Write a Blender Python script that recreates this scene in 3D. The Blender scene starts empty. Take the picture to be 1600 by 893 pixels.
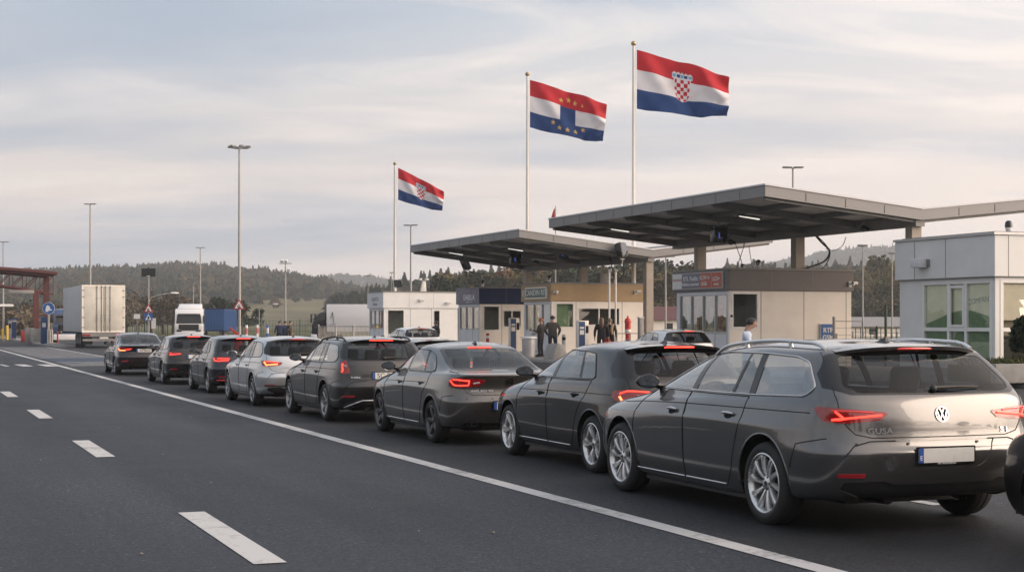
import bpy, bmesh, math, random
import numpy as np
from math import sin, cos, pi, radians, sqrt, atan2
from mathutils import Vector as V, Matrix
from mathutils.bvhtree import BVHTree
rnd = random.Random(7)
SC = bpy.context.scene
COL = SC.collection

# ---------------------------------------------------------------- camera geometry (metres; camera looks along +Y)
F, HZ, CX, EYE = 2450.0, 504.0, 800.0, 1.65
TH = math.atan2(959.0, F)
ST, CT = sin(TH), cos(TH)
def sv(s, v, z=0.0):            # s along the road, v across it (to the right)
    return V((-s * ST + v * CT, s * CT + v * ST, z))
ROAD_ANGLE = pi / 2 + TH        # direction of travel
def ray_v(px, v):               # distance along the road of the ray through column px at cross position v
    k = (px - CX) / F
    return v * (CT - k * ST) / (ST + k * CT)
def at(px, py, Y):
    return V(((px - CX) / F * Y, Y, EYE - (py - HZ) / F * Y))

# ---------------------------------------------------------------- materials
def new_mat(name):
    m = bpy.data.materials.new(name); m.use_nodes = True
    nt = m.node_tree
    return m, nt, nt.nodes['Principled BSDF']
def mat(name, col, rough=0.5, metal=0.0, coat=0.0, var=0.12, scale=3.0, bump=0.0, emit=0.0, spec=0.5, coords='Object', rvar=0.1, bscale=None, ecol=None):
    m, nt, b = new_mat(name)
    c = (col[0], col[1], col[2], 1)
    b.inputs['Base Color'].default_value = c
    b.inputs['Roughness'].default_value = rough
    b.inputs['Metallic'].default_value = metal
    b.inputs['Coat Weight'].default_value = coat
    b.inputs['Coat Roughness'].default_value = 0.04
    b.inputs['Specular IOR Level'].default_value = spec
    if emit:
        e = ecol or col
        b.inputs['Emission Color'].default_value = (e[0], e[1], e[2], 1)
        b.inputs['Emission Strength'].default_value = emit
    if var or bump:
        tc = nt.nodes.new('ShaderNodeTexCoord')
        n = nt.nodes.new('ShaderNodeTexNoise'); n.inputs['Scale'].default_value = scale; n.inputs['Detail'].default_value = 8; n.inputs['Roughness'].default_value = 0.6
        nt.links.new(tc.outputs[coords], n.inputs['Vector'])
        r = nt.nodes.new('ShaderNodeValToRGB')
        r.color_ramp.elements[0].position = 0.3; r.color_ramp.elements[1].position = 0.7
        r.color_ramp.elements[0].color = tuple(x * (1 - var) for x in col) + (1,)
        r.color_ramp.elements[1].color = tuple(min(1, x * (1 + var)) for x in col) + (1,)
        nt.links.new(n.outputs['Fac'], r.inputs['Fac']); nt.links.new(r.outputs['Color'], b.inputs['Base Color'])
        if rvar:
            mr = nt.nodes.new('ShaderNodeMapRange'); mr.inputs['From Min'].default_value = 0.3; mr.inputs['From Max'].default_value = 0.7
            mr.inputs['To Min'].default_value = max(0, rough - rvar); mr.inputs['To Max'].default_value = min(1, rough + rvar)
            nt.links.new(n.outputs['Fac'], mr.inputs['Value']); nt.links.new(mr.outputs['Result'], b.inputs['Roughness'])
        if bump:
            n2 = nt.nodes.new('ShaderNodeTexNoise'); n2.inputs['Scale'].default_value = bscale or scale * 8; n2.inputs['Detail'].default_value = 6
            nt.links.new(tc.outputs[coords], n2.inputs['Vector'])
            bp = nt.nodes.new('ShaderNodeBump'); bp.inputs['Strength'].default_value = bump; bp.inputs['Distance'].default_value = 0.02
            nt.links.new(n2.outputs['Fac'], bp.inputs['Height']); nt.links.new(bp.outputs['Normal'], b.inputs['Normal'])
    return m
def paint(name, col, metal=0.4, rough=0.32, dirt=0.35):
    """clear-coated car paint with a film of road dust that is patchy and heavier low on the body"""
    m, nt, b = new_mat(name)
    N = nt.nodes.new; L = nt.links.new
    tc = N('ShaderNodeTexCoord')
    n = N('ShaderNodeTexNoise'); n.inputs['Scale'].default_value = 5.0; n.inputs['Detail'].default_value = 9; n.inputs['Roughness'].default_value = 0.65
    L(tc.outputs['Object'], n.inputs['Vector'])
    sp = N('ShaderNodeSeparateXYZ'); L(tc.outputs['Object'], sp.inputs[0])
    mr = N('ShaderNodeMapRange'); mr.inputs['From Min'].default_value = 0.75; mr.inputs['From Max'].default_value = 0.2
    mr.inputs['To Min'].default_value = 0.0; mr.inputs['To Max'].default_value = 1.0
    L(sp.outputs['Z'], mr.inputs['Value'])
    r = N('ShaderNodeMapRange'); r.inputs['From Min'].default_value = 0.35; r.inputs['From Max'].default_value = 0.75
    L(n.outputs['Fac'], r.inputs['Value'])
    mu = N('ShaderNodeMath'); mu.operation = 'MULTIPLY'; L(mr.outputs[0], mu.inputs[0]); L(r.outputs[0], mu.inputs[1])
    mu2 = N('ShaderNodeMath'); mu2.operation = 'MULTIPLY'; mu2.inputs[1].default_value = dirt * .6; L(mu.outputs[0], mu2.inputs[0])
    mx = N('ShaderNodeMix'); mx.data_type = 'RGBA'; mx.inputs['A'].default_value = (*col, 1); mx.inputs['B'].default_value = (0.13, 0.115, 0.10, 1)
    L(mu2.outputs[0], mx.inputs['Factor']); L(mx.outputs['Result'], b.inputs['Base Color'])
    b.inputs['Metallic'].default_value = metal; b.inputs['Roughness'].default_value = rough
    cr = N('ShaderNodeMapRange'); cr.inputs['To Min'].default_value = 0.02; cr.inputs['To Max'].default_value = 0.35
    L(mu2.outputs[0], cr.inputs['Value']); L(cr.outputs[0], b.inputs['Coat Roughness'])
    b.inputs['Coat Weight'].default_value = 1.0; b.inputs['Coat IOR'].default_value = 1.5
    fl = N('ShaderNodeTexNoise'); fl.inputs['Scale'].default_value = 7.0; fl.inputs['Detail'].default_value = 2
    L(tc.outputs['Object'], fl.inputs['Vector'])
    bp = N('ShaderNodeBump'); bp.inputs['Strength'].default_value = 0.012; bp.inputs['Distance'].default_value = 0.05
    L(fl.outputs['Fac'], bp.inputs['Height']); L(bp.outputs['Normal'], b.inputs['Coat Normal'])
    return m
def glass(name, tint, ior=1.5, rough=0.0, extra=0.0):
    m = bpy.data.materials.new(name); m.use_nodes = True
    nt = m.node_tree; nt.nodes.clear(); N = nt.nodes.new; L = nt.links.new
    out = N('ShaderNodeOutputMaterial'); mx = N('ShaderNodeMixShader'); tr = N('ShaderNodeBsdfTransparent'); gl = N('ShaderNodeBsdfGlossy'); fr = N('ShaderNodeFresnel')
    tr.inputs[0].default_value = (*tint, 1); gl.inputs['Roughness'].default_value = rough; gl.inputs[0].default_value = (0.95, 0.95, 0.95, 1)
    ge = N('ShaderNodeNewGeometry'); mr = N('ShaderNodeMapRange'); mr.inputs['To Min'].default_value = ior; mr.inputs['To Max'].default_value = 1 / ior   # a thin pane reflects alike from both sides
    L(ge.outputs['Backfacing'], mr.inputs['Value']); L(mr.outputs[0], fr.inputs[0])
    if extra:
        ad = N('ShaderNodeMath'); ad.operation = 'ADD'; ad.inputs[1].default_value = extra; ad.use_clamp = True
        L(fr.outputs[0], ad.inputs[0]); L(ad.outputs[0], mx.inputs[0])
    else:
        L(fr.outputs[0], mx.inputs[0])
    L(tr.outputs[0], mx.inputs[1]); L(gl.outputs[0], mx.inputs[2]); L(mx.outputs[0], out.inputs[0])
    return m

# ---------------------------------------------------------------- objects
def tag(o, label=None, cat=None, group=None, kind=None):
    if label: o['label'] = label
    if cat: o['category'] = cat
    if group: o['group'] = group
    if kind: o['kind'] = kind
    return o
def empty(name, loc=(0, 0, 0), rz=0.0, parent=None):
    o = bpy.data.objects.new(name, None); COL.objects.link(o)
    o.empty_display_size = 0.2; o.location = loc; o.rotation_euler = (0, 0, rz); o.parent = parent
    return o
def copy_tree(o, parent=None):
    c = o.copy(); COL.objects.link(c); c.parent = parent
    for ch in list(o.children): copy_tree(ch, c)
    return c
def link_mesh(name, me, parent=None):
    o = bpy.data.objects.new(name, me); COL.objects.link(o); o.parent = parent
    return o
def frame_of(d, up=V((0, 0, 1))):
    d = d.normalized()
    if abs(d.dot(up)) > 0.98: up = V((1, 0, 0))
    a = d.cross(up).normalized(); b = a.cross(d).normalized()
    return a, b
class MB:
    """collects shapes; build() links them as one mesh object"""
    def __init__(s): s.v, s.f, s.m = [], [], []
    def add(s, vs, fs, m=0):
        o = len(s.v); s.v += [tuple(p) for p in vs]; s.f += [tuple(i + o for i in f) for f in fs]; s.m += [m] * len(fs); return s
    def box(s, c, d, m=0, rz=0.0, rot=None):
        c = V(c); h = V(d) * 0.5
        vs = [V((x * h.x, y * h.y, z * h.z)) for x in (-1, 1) for y in (-1, 1) for z in (-1, 1)]
        mt = rot if rot is not None else Matrix.Rotation(rz, 3, 'Z')
        return s.add([mt @ p + c for p in vs], [(0, 1, 3, 2), (4, 6, 7, 5), (0, 4, 5, 1), (2, 3, 7, 6), (0, 2, 6, 4), (1, 5, 7, 3)], m)
    def boxr(s, x, y, z, m=0):
        return s.box(((x[0] + x[1]) / 2, (y[0] + y[1]) / 2, (z[0] + z[1]) / 2), (abs(x[1] - x[0]), abs(y[1] - y[0]), abs(z[1] - z[0])), m)
    def hexa(s, lo, hi, m=0):           # two quads (lists of 4 points) joined into a solid
        return s.add(list(lo) + list(hi), [(3, 2, 1, 0), (4, 5, 6, 7), (0, 1, 5, 4), (1, 2, 6, 5), (2, 3, 7, 6), (3, 0, 4, 7)], m)
    def tube(s, pts, r, n=8, m=0, closed=False, flat=None):
        pts = [V(p) for p in pts]; k = len(pts)
        rs = r if isinstance(r, (list, tuple)) else [r] * k
        vs, fs = [], []
        pa = None
        for i, p in enumerate(pts):
            if closed: d = pts[(i + 1) % k] - pts[i - 1]
            else: d = pts[min(i + 1, k - 1)] - pts[max(i - 1, 0)]
            if d.length < 1e-9: d = V((0, 0, 1))
            a, b = frame_of(d)
            if pa is not None and (abs(pa.dot(d.normalized())) < 0.95):
                a = (pa - d.normalized() * pa.dot(d.normalized())).normalized(); b = a.cross(d.normalized())
            pa = a
            for q in range(n):
                t = 2 * pi * q / n
                vs.append(p + a * (cos(t) * rs[i]) + b * (sin(t) * rs[i]))
        for i in range(k if closed else k - 1):
            j = (i + 1) % k
            for q in range(n):
                q2 = (q + 1) % n
                fs.append((i * n + q, i * n + q2, j * n + q2, j * n + q))
        if not closed:
            fs.append(tuple(range(n - 1, -1, -1))); fs.append(tuple((k - 1) * n + q for q in range(n)))
        return s.add(vs, fs, m)
    def bar(s, a, b, w, h, m=0, up=V((0, 0, 1))):
        a, b = V(a), V(b); x, y = frame_of(b - a, up)
        c = [(-w / 2, -h / 2), (w / 2, -h / 2), (w / 2, h / 2), (-w / 2, h / 2)]
        return s.hexa([a + x * p + y * q for p, q in c], [b + x * p + y * q for p, q in c], m)
    def lathe(s, prof, n=24, c=(0, 0, 0), axis='z', m=0, closed=False):
        c = V(c); k = len(prof); vs, fs = [], []
        for (r, h) in prof:
            for q in range(n):
                t = 2 * pi * q / n; a, b = cos(t) * r, sin(t) * r
                vs.append(c + (V((a, b, h)) if axis == 'z' else V((a, h, b)) if axis == 'y' else V((h, a, b))))
        for i in range(k if closed else k - 1):
            j = (i + 1) % k
            for q in range(n):
                q2 = (q + 1) % n; fs.append((i * n + q, i * n + q2, j * n + q2, j * n + q))
        return s.add(vs, fs, m)
    def disc(s, r, n, c, axis='y', m=0):
        c = V(c); vs = []
        for q in range(n):
            t = 2 * pi * q / n; a, b = cos(t) * r, sin(t) * r
            vs.append(c + (V((a, b, 0)) if axis == 'z' else V((a, 0, b)) if axis == 'y' else V((0, a, b))))
        return s.add(vs, [tuple(range(n))], m)
    def prism(s, poly, fn, d0, d1, m=0):   # poly: 2D points, fn(a, b, d) -> 3D
        n = len(poly)
        vs = [fn(a, b, d0) for a, b in poly] + [fn(a, b, d1) for a, b in poly]
        fs = [tuple(range(n - 1, -1, -1)), tuple(range(n, 2 * n))] + [(i, (i + 1) % n, n + (i + 1) % n, n + i) for i in range(n)]
        return s.add(vs, fs, m)
    def ball(s, c, r, n=12, k=8, m=0):
        c = V(c); rr = r if isinstance(r, (tuple, list)) else (r, r, r)
        vs = [c + V((0, 0, rr[2]))]; fs = []
        for i in range(1, k):
            t = pi * i / k
            for q in range(n):
                p = 2 * pi * q / n; vs.append(c + V((sin(t) * cos(p) * rr[0], sin(t) * sin(p) * rr[1], cos(t) * rr[2])))
        vs.append(c - V((0, 0, rr[2])))
        for q in range(n):
            fs.append((0, 1 + q, 1 + (q + 1) % n)); fs.append((len(vs) - 1, 1 + (k - 2) * n + (q + 1) % n, 1 + (k - 2) * n + q))
        for i in range(k - 2):
            for q in range(n):
                a = 1 + i * n; b = a + n; q2 = (q + 1) % n; fs.append((a + q, b + q, b + q2, a + q2))
        return s.add(vs, fs, m)
    def mesh(s, name, mats, bevel=0.0, seg=2, smooth=35, weld=0.0):
        me = bpy.data.meshes.new(name); me.from_pydata(s.v, [], s.f)
        mats = mats if isinstance(mats, (list, tuple)) else [mats]
        for q in mats: me.materials.append(q)
        me.polygons.foreach_set('material_index', s.m)
        bm = bmesh.new(); bm.from_mesh(me)
        if weld: bmesh.ops.remove_doubles(bm, verts=bm.verts, dist=weld)
        bmesh.ops.recalc_face_normals(bm, faces=bm.faces)
        if bevel:
            es = [e for e in bm.edges if len(e.link_faces) == 2 and e.calc_face_angle(0) > 0.5]
            bmesh.ops.bevel(bm, geom=es, offset=bevel, segments=seg, affect='EDGES', profile=0.5, clamp_overlap=True)
        bm.to_mesh(me); bm.free()
        if smooth:
            me.shade_smooth(); me.set_sharp_from_angle(angle=radians(smooth))
        return me
    def build(s, name, mats, parent=None, loc=None, rz=None, **k):
        o = link_mesh(name, s.mesh(name, mats, **k), parent)
        if loc is not None: o.location = loc
        if rz is not None: o.rotation_euler = (0, 0, rz)
        return o
def rounded(poly, r, n=4):
    out = []; k = len(poly)
    rs = r if isinstance(r, (list, tuple)) else [r] * k
    for i in range(k):
        p, a, b = V(poly[i]).to_2d(), V(poly[i - 1]).to_2d(), V(poly[(i + 1) % k]).to_2d()
        da, db = (a - p), (b - p); rr = min(rs[i], da.length * 0.45, db.length * 0.45)
        if rr < 1e-4: out.append(tuple(p)); continue
        p0, p1 = p + da.normalized() * rr, p + db.normalized() * rr
        for q in range(n + 1):
            t = q / n; c = p0 * (1 - t) ** 2 + p * (2 * t * (1 - t)) + p1 * t * t; out.append(tuple(c))
    return out
def in_poly(p, poly):
    x, y = p; c = False; j = len(poly) - 1
    for i in range(len(poly)):
        xi, yi = poly[i]; xj, yj = poly[j]
        if (yi > y) != (yj > y) and x < (xj - xi) * (y - yi) / (yj - yi) + xi: c = not c
        j = i
    return c
_txt = {}
def text_mesh(body, size, mat_, depth=0.004, bold=0.0):
    """lettering as a mesh in its own x (reading direction), y (up) plane, centred"""
    cu = bpy.data.curves.new('lettering', 'FONT'); cu.body = body; cu.size = size; cu.extrude = depth; cu.align_x = 'CENTER'; cu.align_y = 'CENTER'; cu.offset = bold; cu.resolution_u = 3
    o = bpy.data.objects.new('lettering', cu); COL.objects.link(o)
    dg = bpy.context.evaluated_depsgraph_get(); me = bpy.data.meshes.new_from_object(o.evaluated_get(dg))
    bpy.data.objects.remove(o); bpy.data.curves.remove(cu)
    me.materials.clear(); me.materials.append(mat_)
    return me
def lettering(name, body, size, mat_, parent, origin, right, up, depth=0.004, bold=0.0, stretch=1.0):
    o = link_mesh(name, text_mesh(body, size, mat_, depth, bold), parent)
    r, u = V(right).normalized(), V(up).normalized(); n = r.cross(u)
    o.matrix_local = Matrix.Translation(V(origin)) @ Matrix((r, u, n)).transposed().to_4x4() @ Matrix.Diagonal((stretch, 1, 1, 1))
    return o
# ================================================================ cars
def clip(poly, p, n):
    """keep the part of a 2D polygon on the side of the line through p that n points to"""
    out = []; k = len(poly)
    for i in range(k):
        a, b = poly[i], poly[(i + 1) % k]
        da = (a[0] - p[0]) * n[0] + (a[1] - p[1]) * n[1]; db = (b[0] - p[0]) * n[0] + (b[1] - p[1]) * n[1]
        if da >= 0: out.append(a)
        if (da >= 0) != (db >= 0):
            t = da / (da - db); out.append((a[0] + (b[0] - a[0]) * t, a[1] + (b[1] - a[1]) * t))
    return out
LOW = dict(  # rows: x rear, widths rear / mid / front, heights rear / mid / front, x front (from the front axle)
    rows=[(-0.62, .80, .82, .80, .27, .20, .22, .55),
          (-0.88, .925, .94, .92, .25, .19, .20, .74),
          (-0.99, .965, .958, .955, .33, .26, .28, .84),
          (-1.03, .99, .995, .985, .50, .43, .45, .88),
          (-1.035, 1.0, .995, .99, .655, .60, .60, .86),
          (-1.00, .985, 1.0, .985, .70, .74, .735, .82),
          (-0.985, .975, .997, .97, .80, .825, .79, .77),
          (-0.980, .965, .975, .94, .88, .86, .835, .70)])
WAGON_UP = [(-.955, .93, .95, .90, 1.02, .975, .895, .50),
            (-.925, .905, .93, .87, 1.08, 1.005, .945, .16),
            (-.90, .895, .915, .84, 1.11, 1.03, 1.01, -.17),
            (-.76, .85, .86, .775, 1.25, 1.21, 1.20, -.62),
            (-.60, .79, .795, .70, 1.385, 1.385, 1.37, -1.12),
            (-.53, .75, .75, .665, 1.44, 1.452, 1.43, -1.28),
            (-.48, .46, .46, .42, 1.48, 1.505, 1.478, -1.38),
            (-.46, 0, 0, 0, 1.49, 1.518, 1.49, -1.41)]
SEDAN_UP = [(-1.03, .93, .95, .90, 1.035, .975, .895, .50),
            (-.86, .905, .93, .87, 1.065, 1.005, .945, .16),
            (-.52, .87, .915, .84, 1.075, 1.03, 1.01, -.17),
            (-.17, .80, .86, .775, 1.235, 1.21, 1.20, -.62),
            (.20, .74, .795, .70, 1.375, 1.385, 1.37, -1.12),
            (.34, .70, .745, .665, 1.42, 1.44, 1.42, -1.28),
            (.45, .42, .44, .41, 1.455, 1.482, 1.462, -1.38),
            (.50, 0, 0, 0, 1.465, 1.495, 1.472, -1.41)]
HATCH_UP = [(-.76, .93, .95, .90, 1.02, .985, .895, .50),
            (-.735, .905, .93, .87, 1.075, 1.02, .945, .16),
            (-.71, .885, .915, .84, 1.12, 1.05, 1.01, -.17),
            (-.60, .83, .86, .775, 1.25, 1.22, 1.20, -.62),
            (-.45, .765, .795, .70, 1.385, 1.39, 1.37, -1.12),
            (-.39, .72, .75, .665, 1.435, 1.45, 1.43, -1.28),
            (-.34, .44, .46, .42, 1.472, 1.50, 1.476, -1.38),
            (-.32, 0, 0, 0, 1.48, 1.512, 1.486, -1.41)]
def lerp(a, b, t): return a + (b - a) * t
def car_cage(S):
    hw, wb, up, rsh, zs = S['hw'], S['wb'], S['up'], S.get('rshift', 0.0), S.get('zs', 1.0)
    rows = [tuple([r[0] + rsh] + list(r[1:])) for r in LOW['rows']] + list(up)
    grid = []
    for k, (xr, wr, wm, wf, zr, zm, zf, xf) in enumerate(rows):
        xf = wb + xf; low = k < 8; last = k == len(rows) - 1
        if low:
            X = [xr, xr + .010, xr + .05, xr + .15, xr + .36, -.15, .55, 1.25, 1.95, wb - .08, xf - .38, xf - .13, xf - .03, xf]
            if X[5] < X[4] + .2: X[5] = X[4] + .2
        else:
            a, b = xr + .24, xf - .22
            X = [xr, xr + .010, xr + .04, xr + .10] + [lerp(a, b, q / 6) for q in range(7)] + [xf - .10, xf - .03, xf]
        W = [wr, wr, wr, wr, wr, lerp(wr, wm, .6), wm, wm, lerp(wm, wf, .25), lerp(wm, wf, .7), wf, wf, wf, wf]
        Yf = [0, .36, .69, .915, .99, 1, 1, 1, 1, 1, .97 if low else .94, .84 if low else .76, .46 if low else .42, 0]
        Z = [zr, zr, zr, zr, lerp(zr, zm, .12), lerp(zr, zm, .5), zm, zm, lerp(zm, zf, .35), lerp(zm, zf, .75), zf, zf, zf, zf]
        if last:
            n = 13; X = [lerp(xr, xf, q / n) for q in range(14)]
        if k >= 10 and not low:      # slight fall of the middle glass towards the tail centre keeps the rear screen curved
            pass
        grid.append([V((X[j], W[j] * Yf[j] * hw, Z[j] * zs)) for j in range(14)])
    vs, fs = [], []
    idx = {}
    nr = len(grid)
    for k in range(nr):
        for j in range(14):
            idx[(k, j)] = len(vs); vs.append(grid[k][j])
        for j in range(1, 13):
            if k == nr - 1: idx[(k, -j)] = idx[(k, j)]
            else:
                p = grid[k][j]; idx[(k, -j)] = len(vs); vs.append(V((p.x, -p.y, p.z)))
    loop = list(range(14)) + [-j for j in range(12, 0, -1)]
    for k in range(nr - 1):
        for q in range(len(loop)):
            a, b = loop[q], loop[(q + 1) % len(loop)]
            f = [idx[(k, a)], idx[(k, b)], idx[(k + 1, b)], idx[(k + 1, a)]]
            g = []
            for t in f:
                if t not in g: g.append(t)
            fs.append(g)
    me = bpy.data.meshes.new('cage'); me.from_pydata([tuple(p) for p in vs], [], fs)
    bm = bmesh.new(); bm.from_mesh(me); bmesh.ops.recalc_face_normals(bm, faces=bm.faces)
    cl = bm.edges.layers.float.new('crease_edge')
    ids = {v: None for v in bm.verts}
    bm.verts.ensure_lookup_table()
    def crease(k, val, js=None):
        for q in range(len(loop)):
            a, b = loop[q], loop[(q + 1) % len(loop)]
            if js and (abs(a) not in js or abs(b) not in js): continue
            e = bm.edges.get((bm.verts[idx[(k, a)]], bm.verts[idx[(k, b)]]))
            if e: e[cl] = val
    crease(6, .45); crease(3, .12, tuple(range(4, 11))); crease(4, .35, (0, 1, 2, 3, 4)); crease(5, .25, (0, 1, 2, 3, 4))
    if S.get('deck'): crease(8, .55, (0, 1, 2, 3))
    bm.to_mesh(me); bm.free()
    o = bpy.data.objects.new('cage', me); COL.objects.link(o)
    md = o.modifiers.new('s', 'SUBSURF'); md.levels = md.render_levels = S.get('sub', 3)
    dg = bpy.context.evaluated_depsgraph_get(); full = bpy.data.meshes.new_from_object(o.evaluated_get(dg))
    bpy.data.objects.remove(o); bpy.data.meshes.remove(me)
    return full
class Shell:
    """the smooth skin of a car, cut along its panel and window lines and handed out as parts"""
    def __init__(s, S):
        full = car_cage(S)
        n = len(full.vertices); co = np.empty(n * 3, np.float32); full.vertices.foreach_get('co', co); s.co = co.reshape(-1, 3)
        no = np.empty(n * 3, np.float32); full.vertex_normals.foreach_get('vector', no); s.no = no.reshape(-1, 3)
        if s.no[np.argmax(s.co[:, 2])][2] < 0: s.no = -s.no
        full.calc_loop_triangles()
        s.tri = [tuple(t.vertices) for t in full.loop_triangles]
        s.bvh = BVHTree.FromPolygons([V(p) for p in s.co.tolist()], s.tri)
        bm = bmesh.new(); bm.from_mesh(full)
        bmesh.ops.delete(bm, geom=[v for v in bm.verts if v.co.y < -1e-4], context='VERTS')
        s.bm = bm; s.tag = bm.faces.layers.int.new('part'); s.names = ['body']
        bpy.data.meshes.remove(full)
    def side(s, x, z, d=0.0):
        h = s.bvh.ray_cast(V((x, 3, z)), V((0, -1, 0)))
        if h[0] is None: h = s.bvh.find_nearest(V((x, 1, z)))
        return h[0] + s.normal(h[0], h[2]) * d
    def rear(s, y, z, d=0.0):
        h = s.bvh.ray_cast(V((-5, y, z)), V((1, 0, 0)))
        if h[0] is None: h = s.bvh.find_nearest(V((-1, y, z)))
        return h[0] + s.normal(h[0], h[2]) * d
    def top(s, x, y, d=0.0):
        h = s.bvh.ray_cast(V((x, y, 5)), V((0, 0, -1)))
        return h[0] + s.normal(h[0], h[2]) * d
    def normal(s, p, i):
        a, b, c = s.tri[i]; A, B, C = (V(s.co[q]) for q in (a, b, c))
        v0, v1, v2 = B - A, C - A, p - A
        d00, d01, d11, d20, d21 = v0.dot(v0), v0.dot(v1), v1.dot(v1), v2.dot(v0), v2.dot(v1)
        dn = d00 * d11 - d01 * d01
        if abs(dn) < 1e-14: return V(s.no[a])
        v = (d11 * d20 - d01 * d21) / dn; w = (d00 * d21 - d01 * d20) / dn
        return (V(s.no[a]) * (1 - v - w) + V(s.no[b]) * v + V(s.no[c]) * w).normalized()
    def near_normal(s, p):
        h = s.bvh.find_nearest(p); return s.normal(h[0], h[2])
    def cut(s, poly, ax, ok=lambda c: True):
        bm = s.bm; i, j = ax
        lo = (min(p[0] for p in poly) - .02, min(p[1] for p in poly) - .02); hi = (max(p[0] for p in poly) + .02, max(p[1] for p in poly) + .02)
        def bb(f):
            a = [v.co[i] for v in f.verts]; b = [v.co[j] for v in f.verts]
            return min(a), max(a), min(b), max(b)
        cand = set()
        for f in bm.faces:
            c = f.verts[0].co
            if lo[0] - .15 < c[i] < hi[0] + .15 and lo[1] - .15 < c[j] < hi[1] + .15 and ok(f.calc_center_median()): cand.add(f)
        n = len(poly)
        for k in range(n):
            a, b = poly[k], poly[(k + 1) % n]
            dx, dy = b[0] - a[0], b[1] - a[1]; L = sqrt(dx * dx + dy * dy)
            if L < 1e-6: continue
            nx, ny = -dy / L, dx / L
            x0, x1, y0, y1 = min(a[0], b[0]) - 1e-4, max(a[0], b[0]) + 1e-4, min(a[1], b[1]) - 1e-4, max(a[1], b[1]) + 1e-4
            sel = []
            for f in cand:
                m = bb(f)
                if m[1] < x0 or m[0] > x1 or m[3] < y0 or m[2] > y1: continue
                d = [(v.co[i] - a[0]) * nx + (v.co[j] - a[1]) * ny for v in f.verts]
                if min(d) < -2e-5 and max(d) > 2e-5:
                    t = [((v.co[i] - a[0]) * dx + (v.co[j] - a[1]) * dy) / L for v in f.verts]
                    if max(t) > -1e-5 and min(t) < L + 1e-5: sel.append(f)
            if not sel: continue
            es = {e for f in sel for e in f.edges}; vs = {v for f in sel for v in f.verts}
            no = V((0, 0, 0)); no[i], no[j] = nx, ny; pc = V((0, 0, 0)); pc[i], pc[j] = a
            # neighbours get split edges too, so they stay attached
            nb = {f for e in es for f in e.link_faces}
            r = bmesh.ops.bisect_plane(bm, geom=sel + list(es) + list(vs), dist=1e-5, plane_co=pc, plane_no=no)
            cand = {f for f in cand if f.is_valid}
            for g in r['geom']:
                if isinstance(g, bmesh.types.BMFace): cand.add(g)
            for g in r['geom_cut']:
                if isinstance(g, bmesh.types.BMEdge) or isinstance(g, bmesh.types.BMVert):
                    for f in g.link_faces: cand.add(f)
    def mark(s, name, test, only=None):
        if name not in s.names: s.names.append(name)
        t = s.names.index(name); o = [s.names.index(q) for q in only] if only else None
        for f in s.bm.faces:
            if o is not None and f[s.tag] not in o: continue
            if test(f.calc_center_median()): f[s.tag] = t
    def polymark(s, name, poly, ax, ok=lambda c: True, only=None):
        s.cut(poly, ax, ok)
        s.mark(name, lambda c: ok(c) and in_poly((c[ax[0]], c[ax[1]]), poly), only)
    def emit(s, name, tags, mats, parent, off=0.0, sides='both', skirt=0.0, extra=None):
        """one mesh from the faces carrying these tags; off moves it along the normals, skirt closes its rim back towards the skin"""
        tags = [tags] if isinstance(tags, str) else tags
        ids = {s.names.index(t) for t in tags if t in s.names}
        fl = [f for f in s.bm.faces if f[s.tag] in ids]
        P, NN, FC, mp = [], [], [], {}
        for f in fl:
            q = []
            for v in f.verts:
                if v not in mp:
                    nn = s.near_normal(v.co); mp[v] = len(P); P.append(v.co + nn * off); NN.append(nn)
                q.append(mp[v])
            FC.append((q, None))
        if skirt:
            fs_ = set(fl)
            for f in fl:
                for e in f.edges:
                    if sum(1 for g in e.link_faces if g in fs_) == 1 and not all(abs(v.co.y) < 1e-4 for v in e.verts):
                        lo = [l for l in e.link_loops if l.face is f][0]
                        a, b = lo.vert, lo.link_loop_next.vert
                        pa, pb = P[mp[a]], P[mp[b]]; qa, qb = pa - NN[mp[a]] * skirt, pb - NN[mp[b]] * skirt
                        k = len(P); P += [pa, pb, qb, qa]; fn = (pb - pa).cross(qa - pa)
                        fn = -fn.normalized() if fn.length > 1e-12 else V((0, 0, 1)); NN += [fn] * 4
                        FC.append(([k + 1, k, k + 3, k + 2], None))
        out_v, out_f, out_n, out_m = [], [], [], []
        for sg in ((1,) if sides == 'L' else (-1,) if sides == 'R' else (1, -1)):
            k = len(out_v); out_v += [(p.x, p.y * sg, p.z) for p in P]
            for q, _ in FC:
                qq = q if sg == 1 else q[::-1]
                out_f.append([t + k for t in qq]); out_m.append(0)
                out_n += [(NN[t].x, NN[t].y * sg, NN[t].z) for t in qq]
        if extra is not None:
            em = extra.mesh('x', [mats[0]], smooth=0)
            k = len(out_v); out_v += [tuple(v.co) for v in em.vertices]
            vn = [tuple(v.vector) for v in em.vertex_normals]
            for p in em.polygons:
                out_f.append([t + k for t in p.vertices]); out_m.append(p.material_index + (0 if len(mats) > 1 and False else 0))
                out_n += [vn[t] for t in p.vertices]
            out_m[-len(em.polygons):] = extra.m
            bpy.data.meshes.remove(em)
        me = bpy.data.meshes.new(name); me.from_pydata(out_v, [], out_f)
        for q in (mats if isinstance(mats, (list, tuple)) else [mats]): me.materials.append(q)
        me.polygons.foreach_set('material_index', out_m)
        me.shade_smooth(); me.normals_split_custom_set(out_n)
        return link_mesh(name, me, parent)

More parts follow.
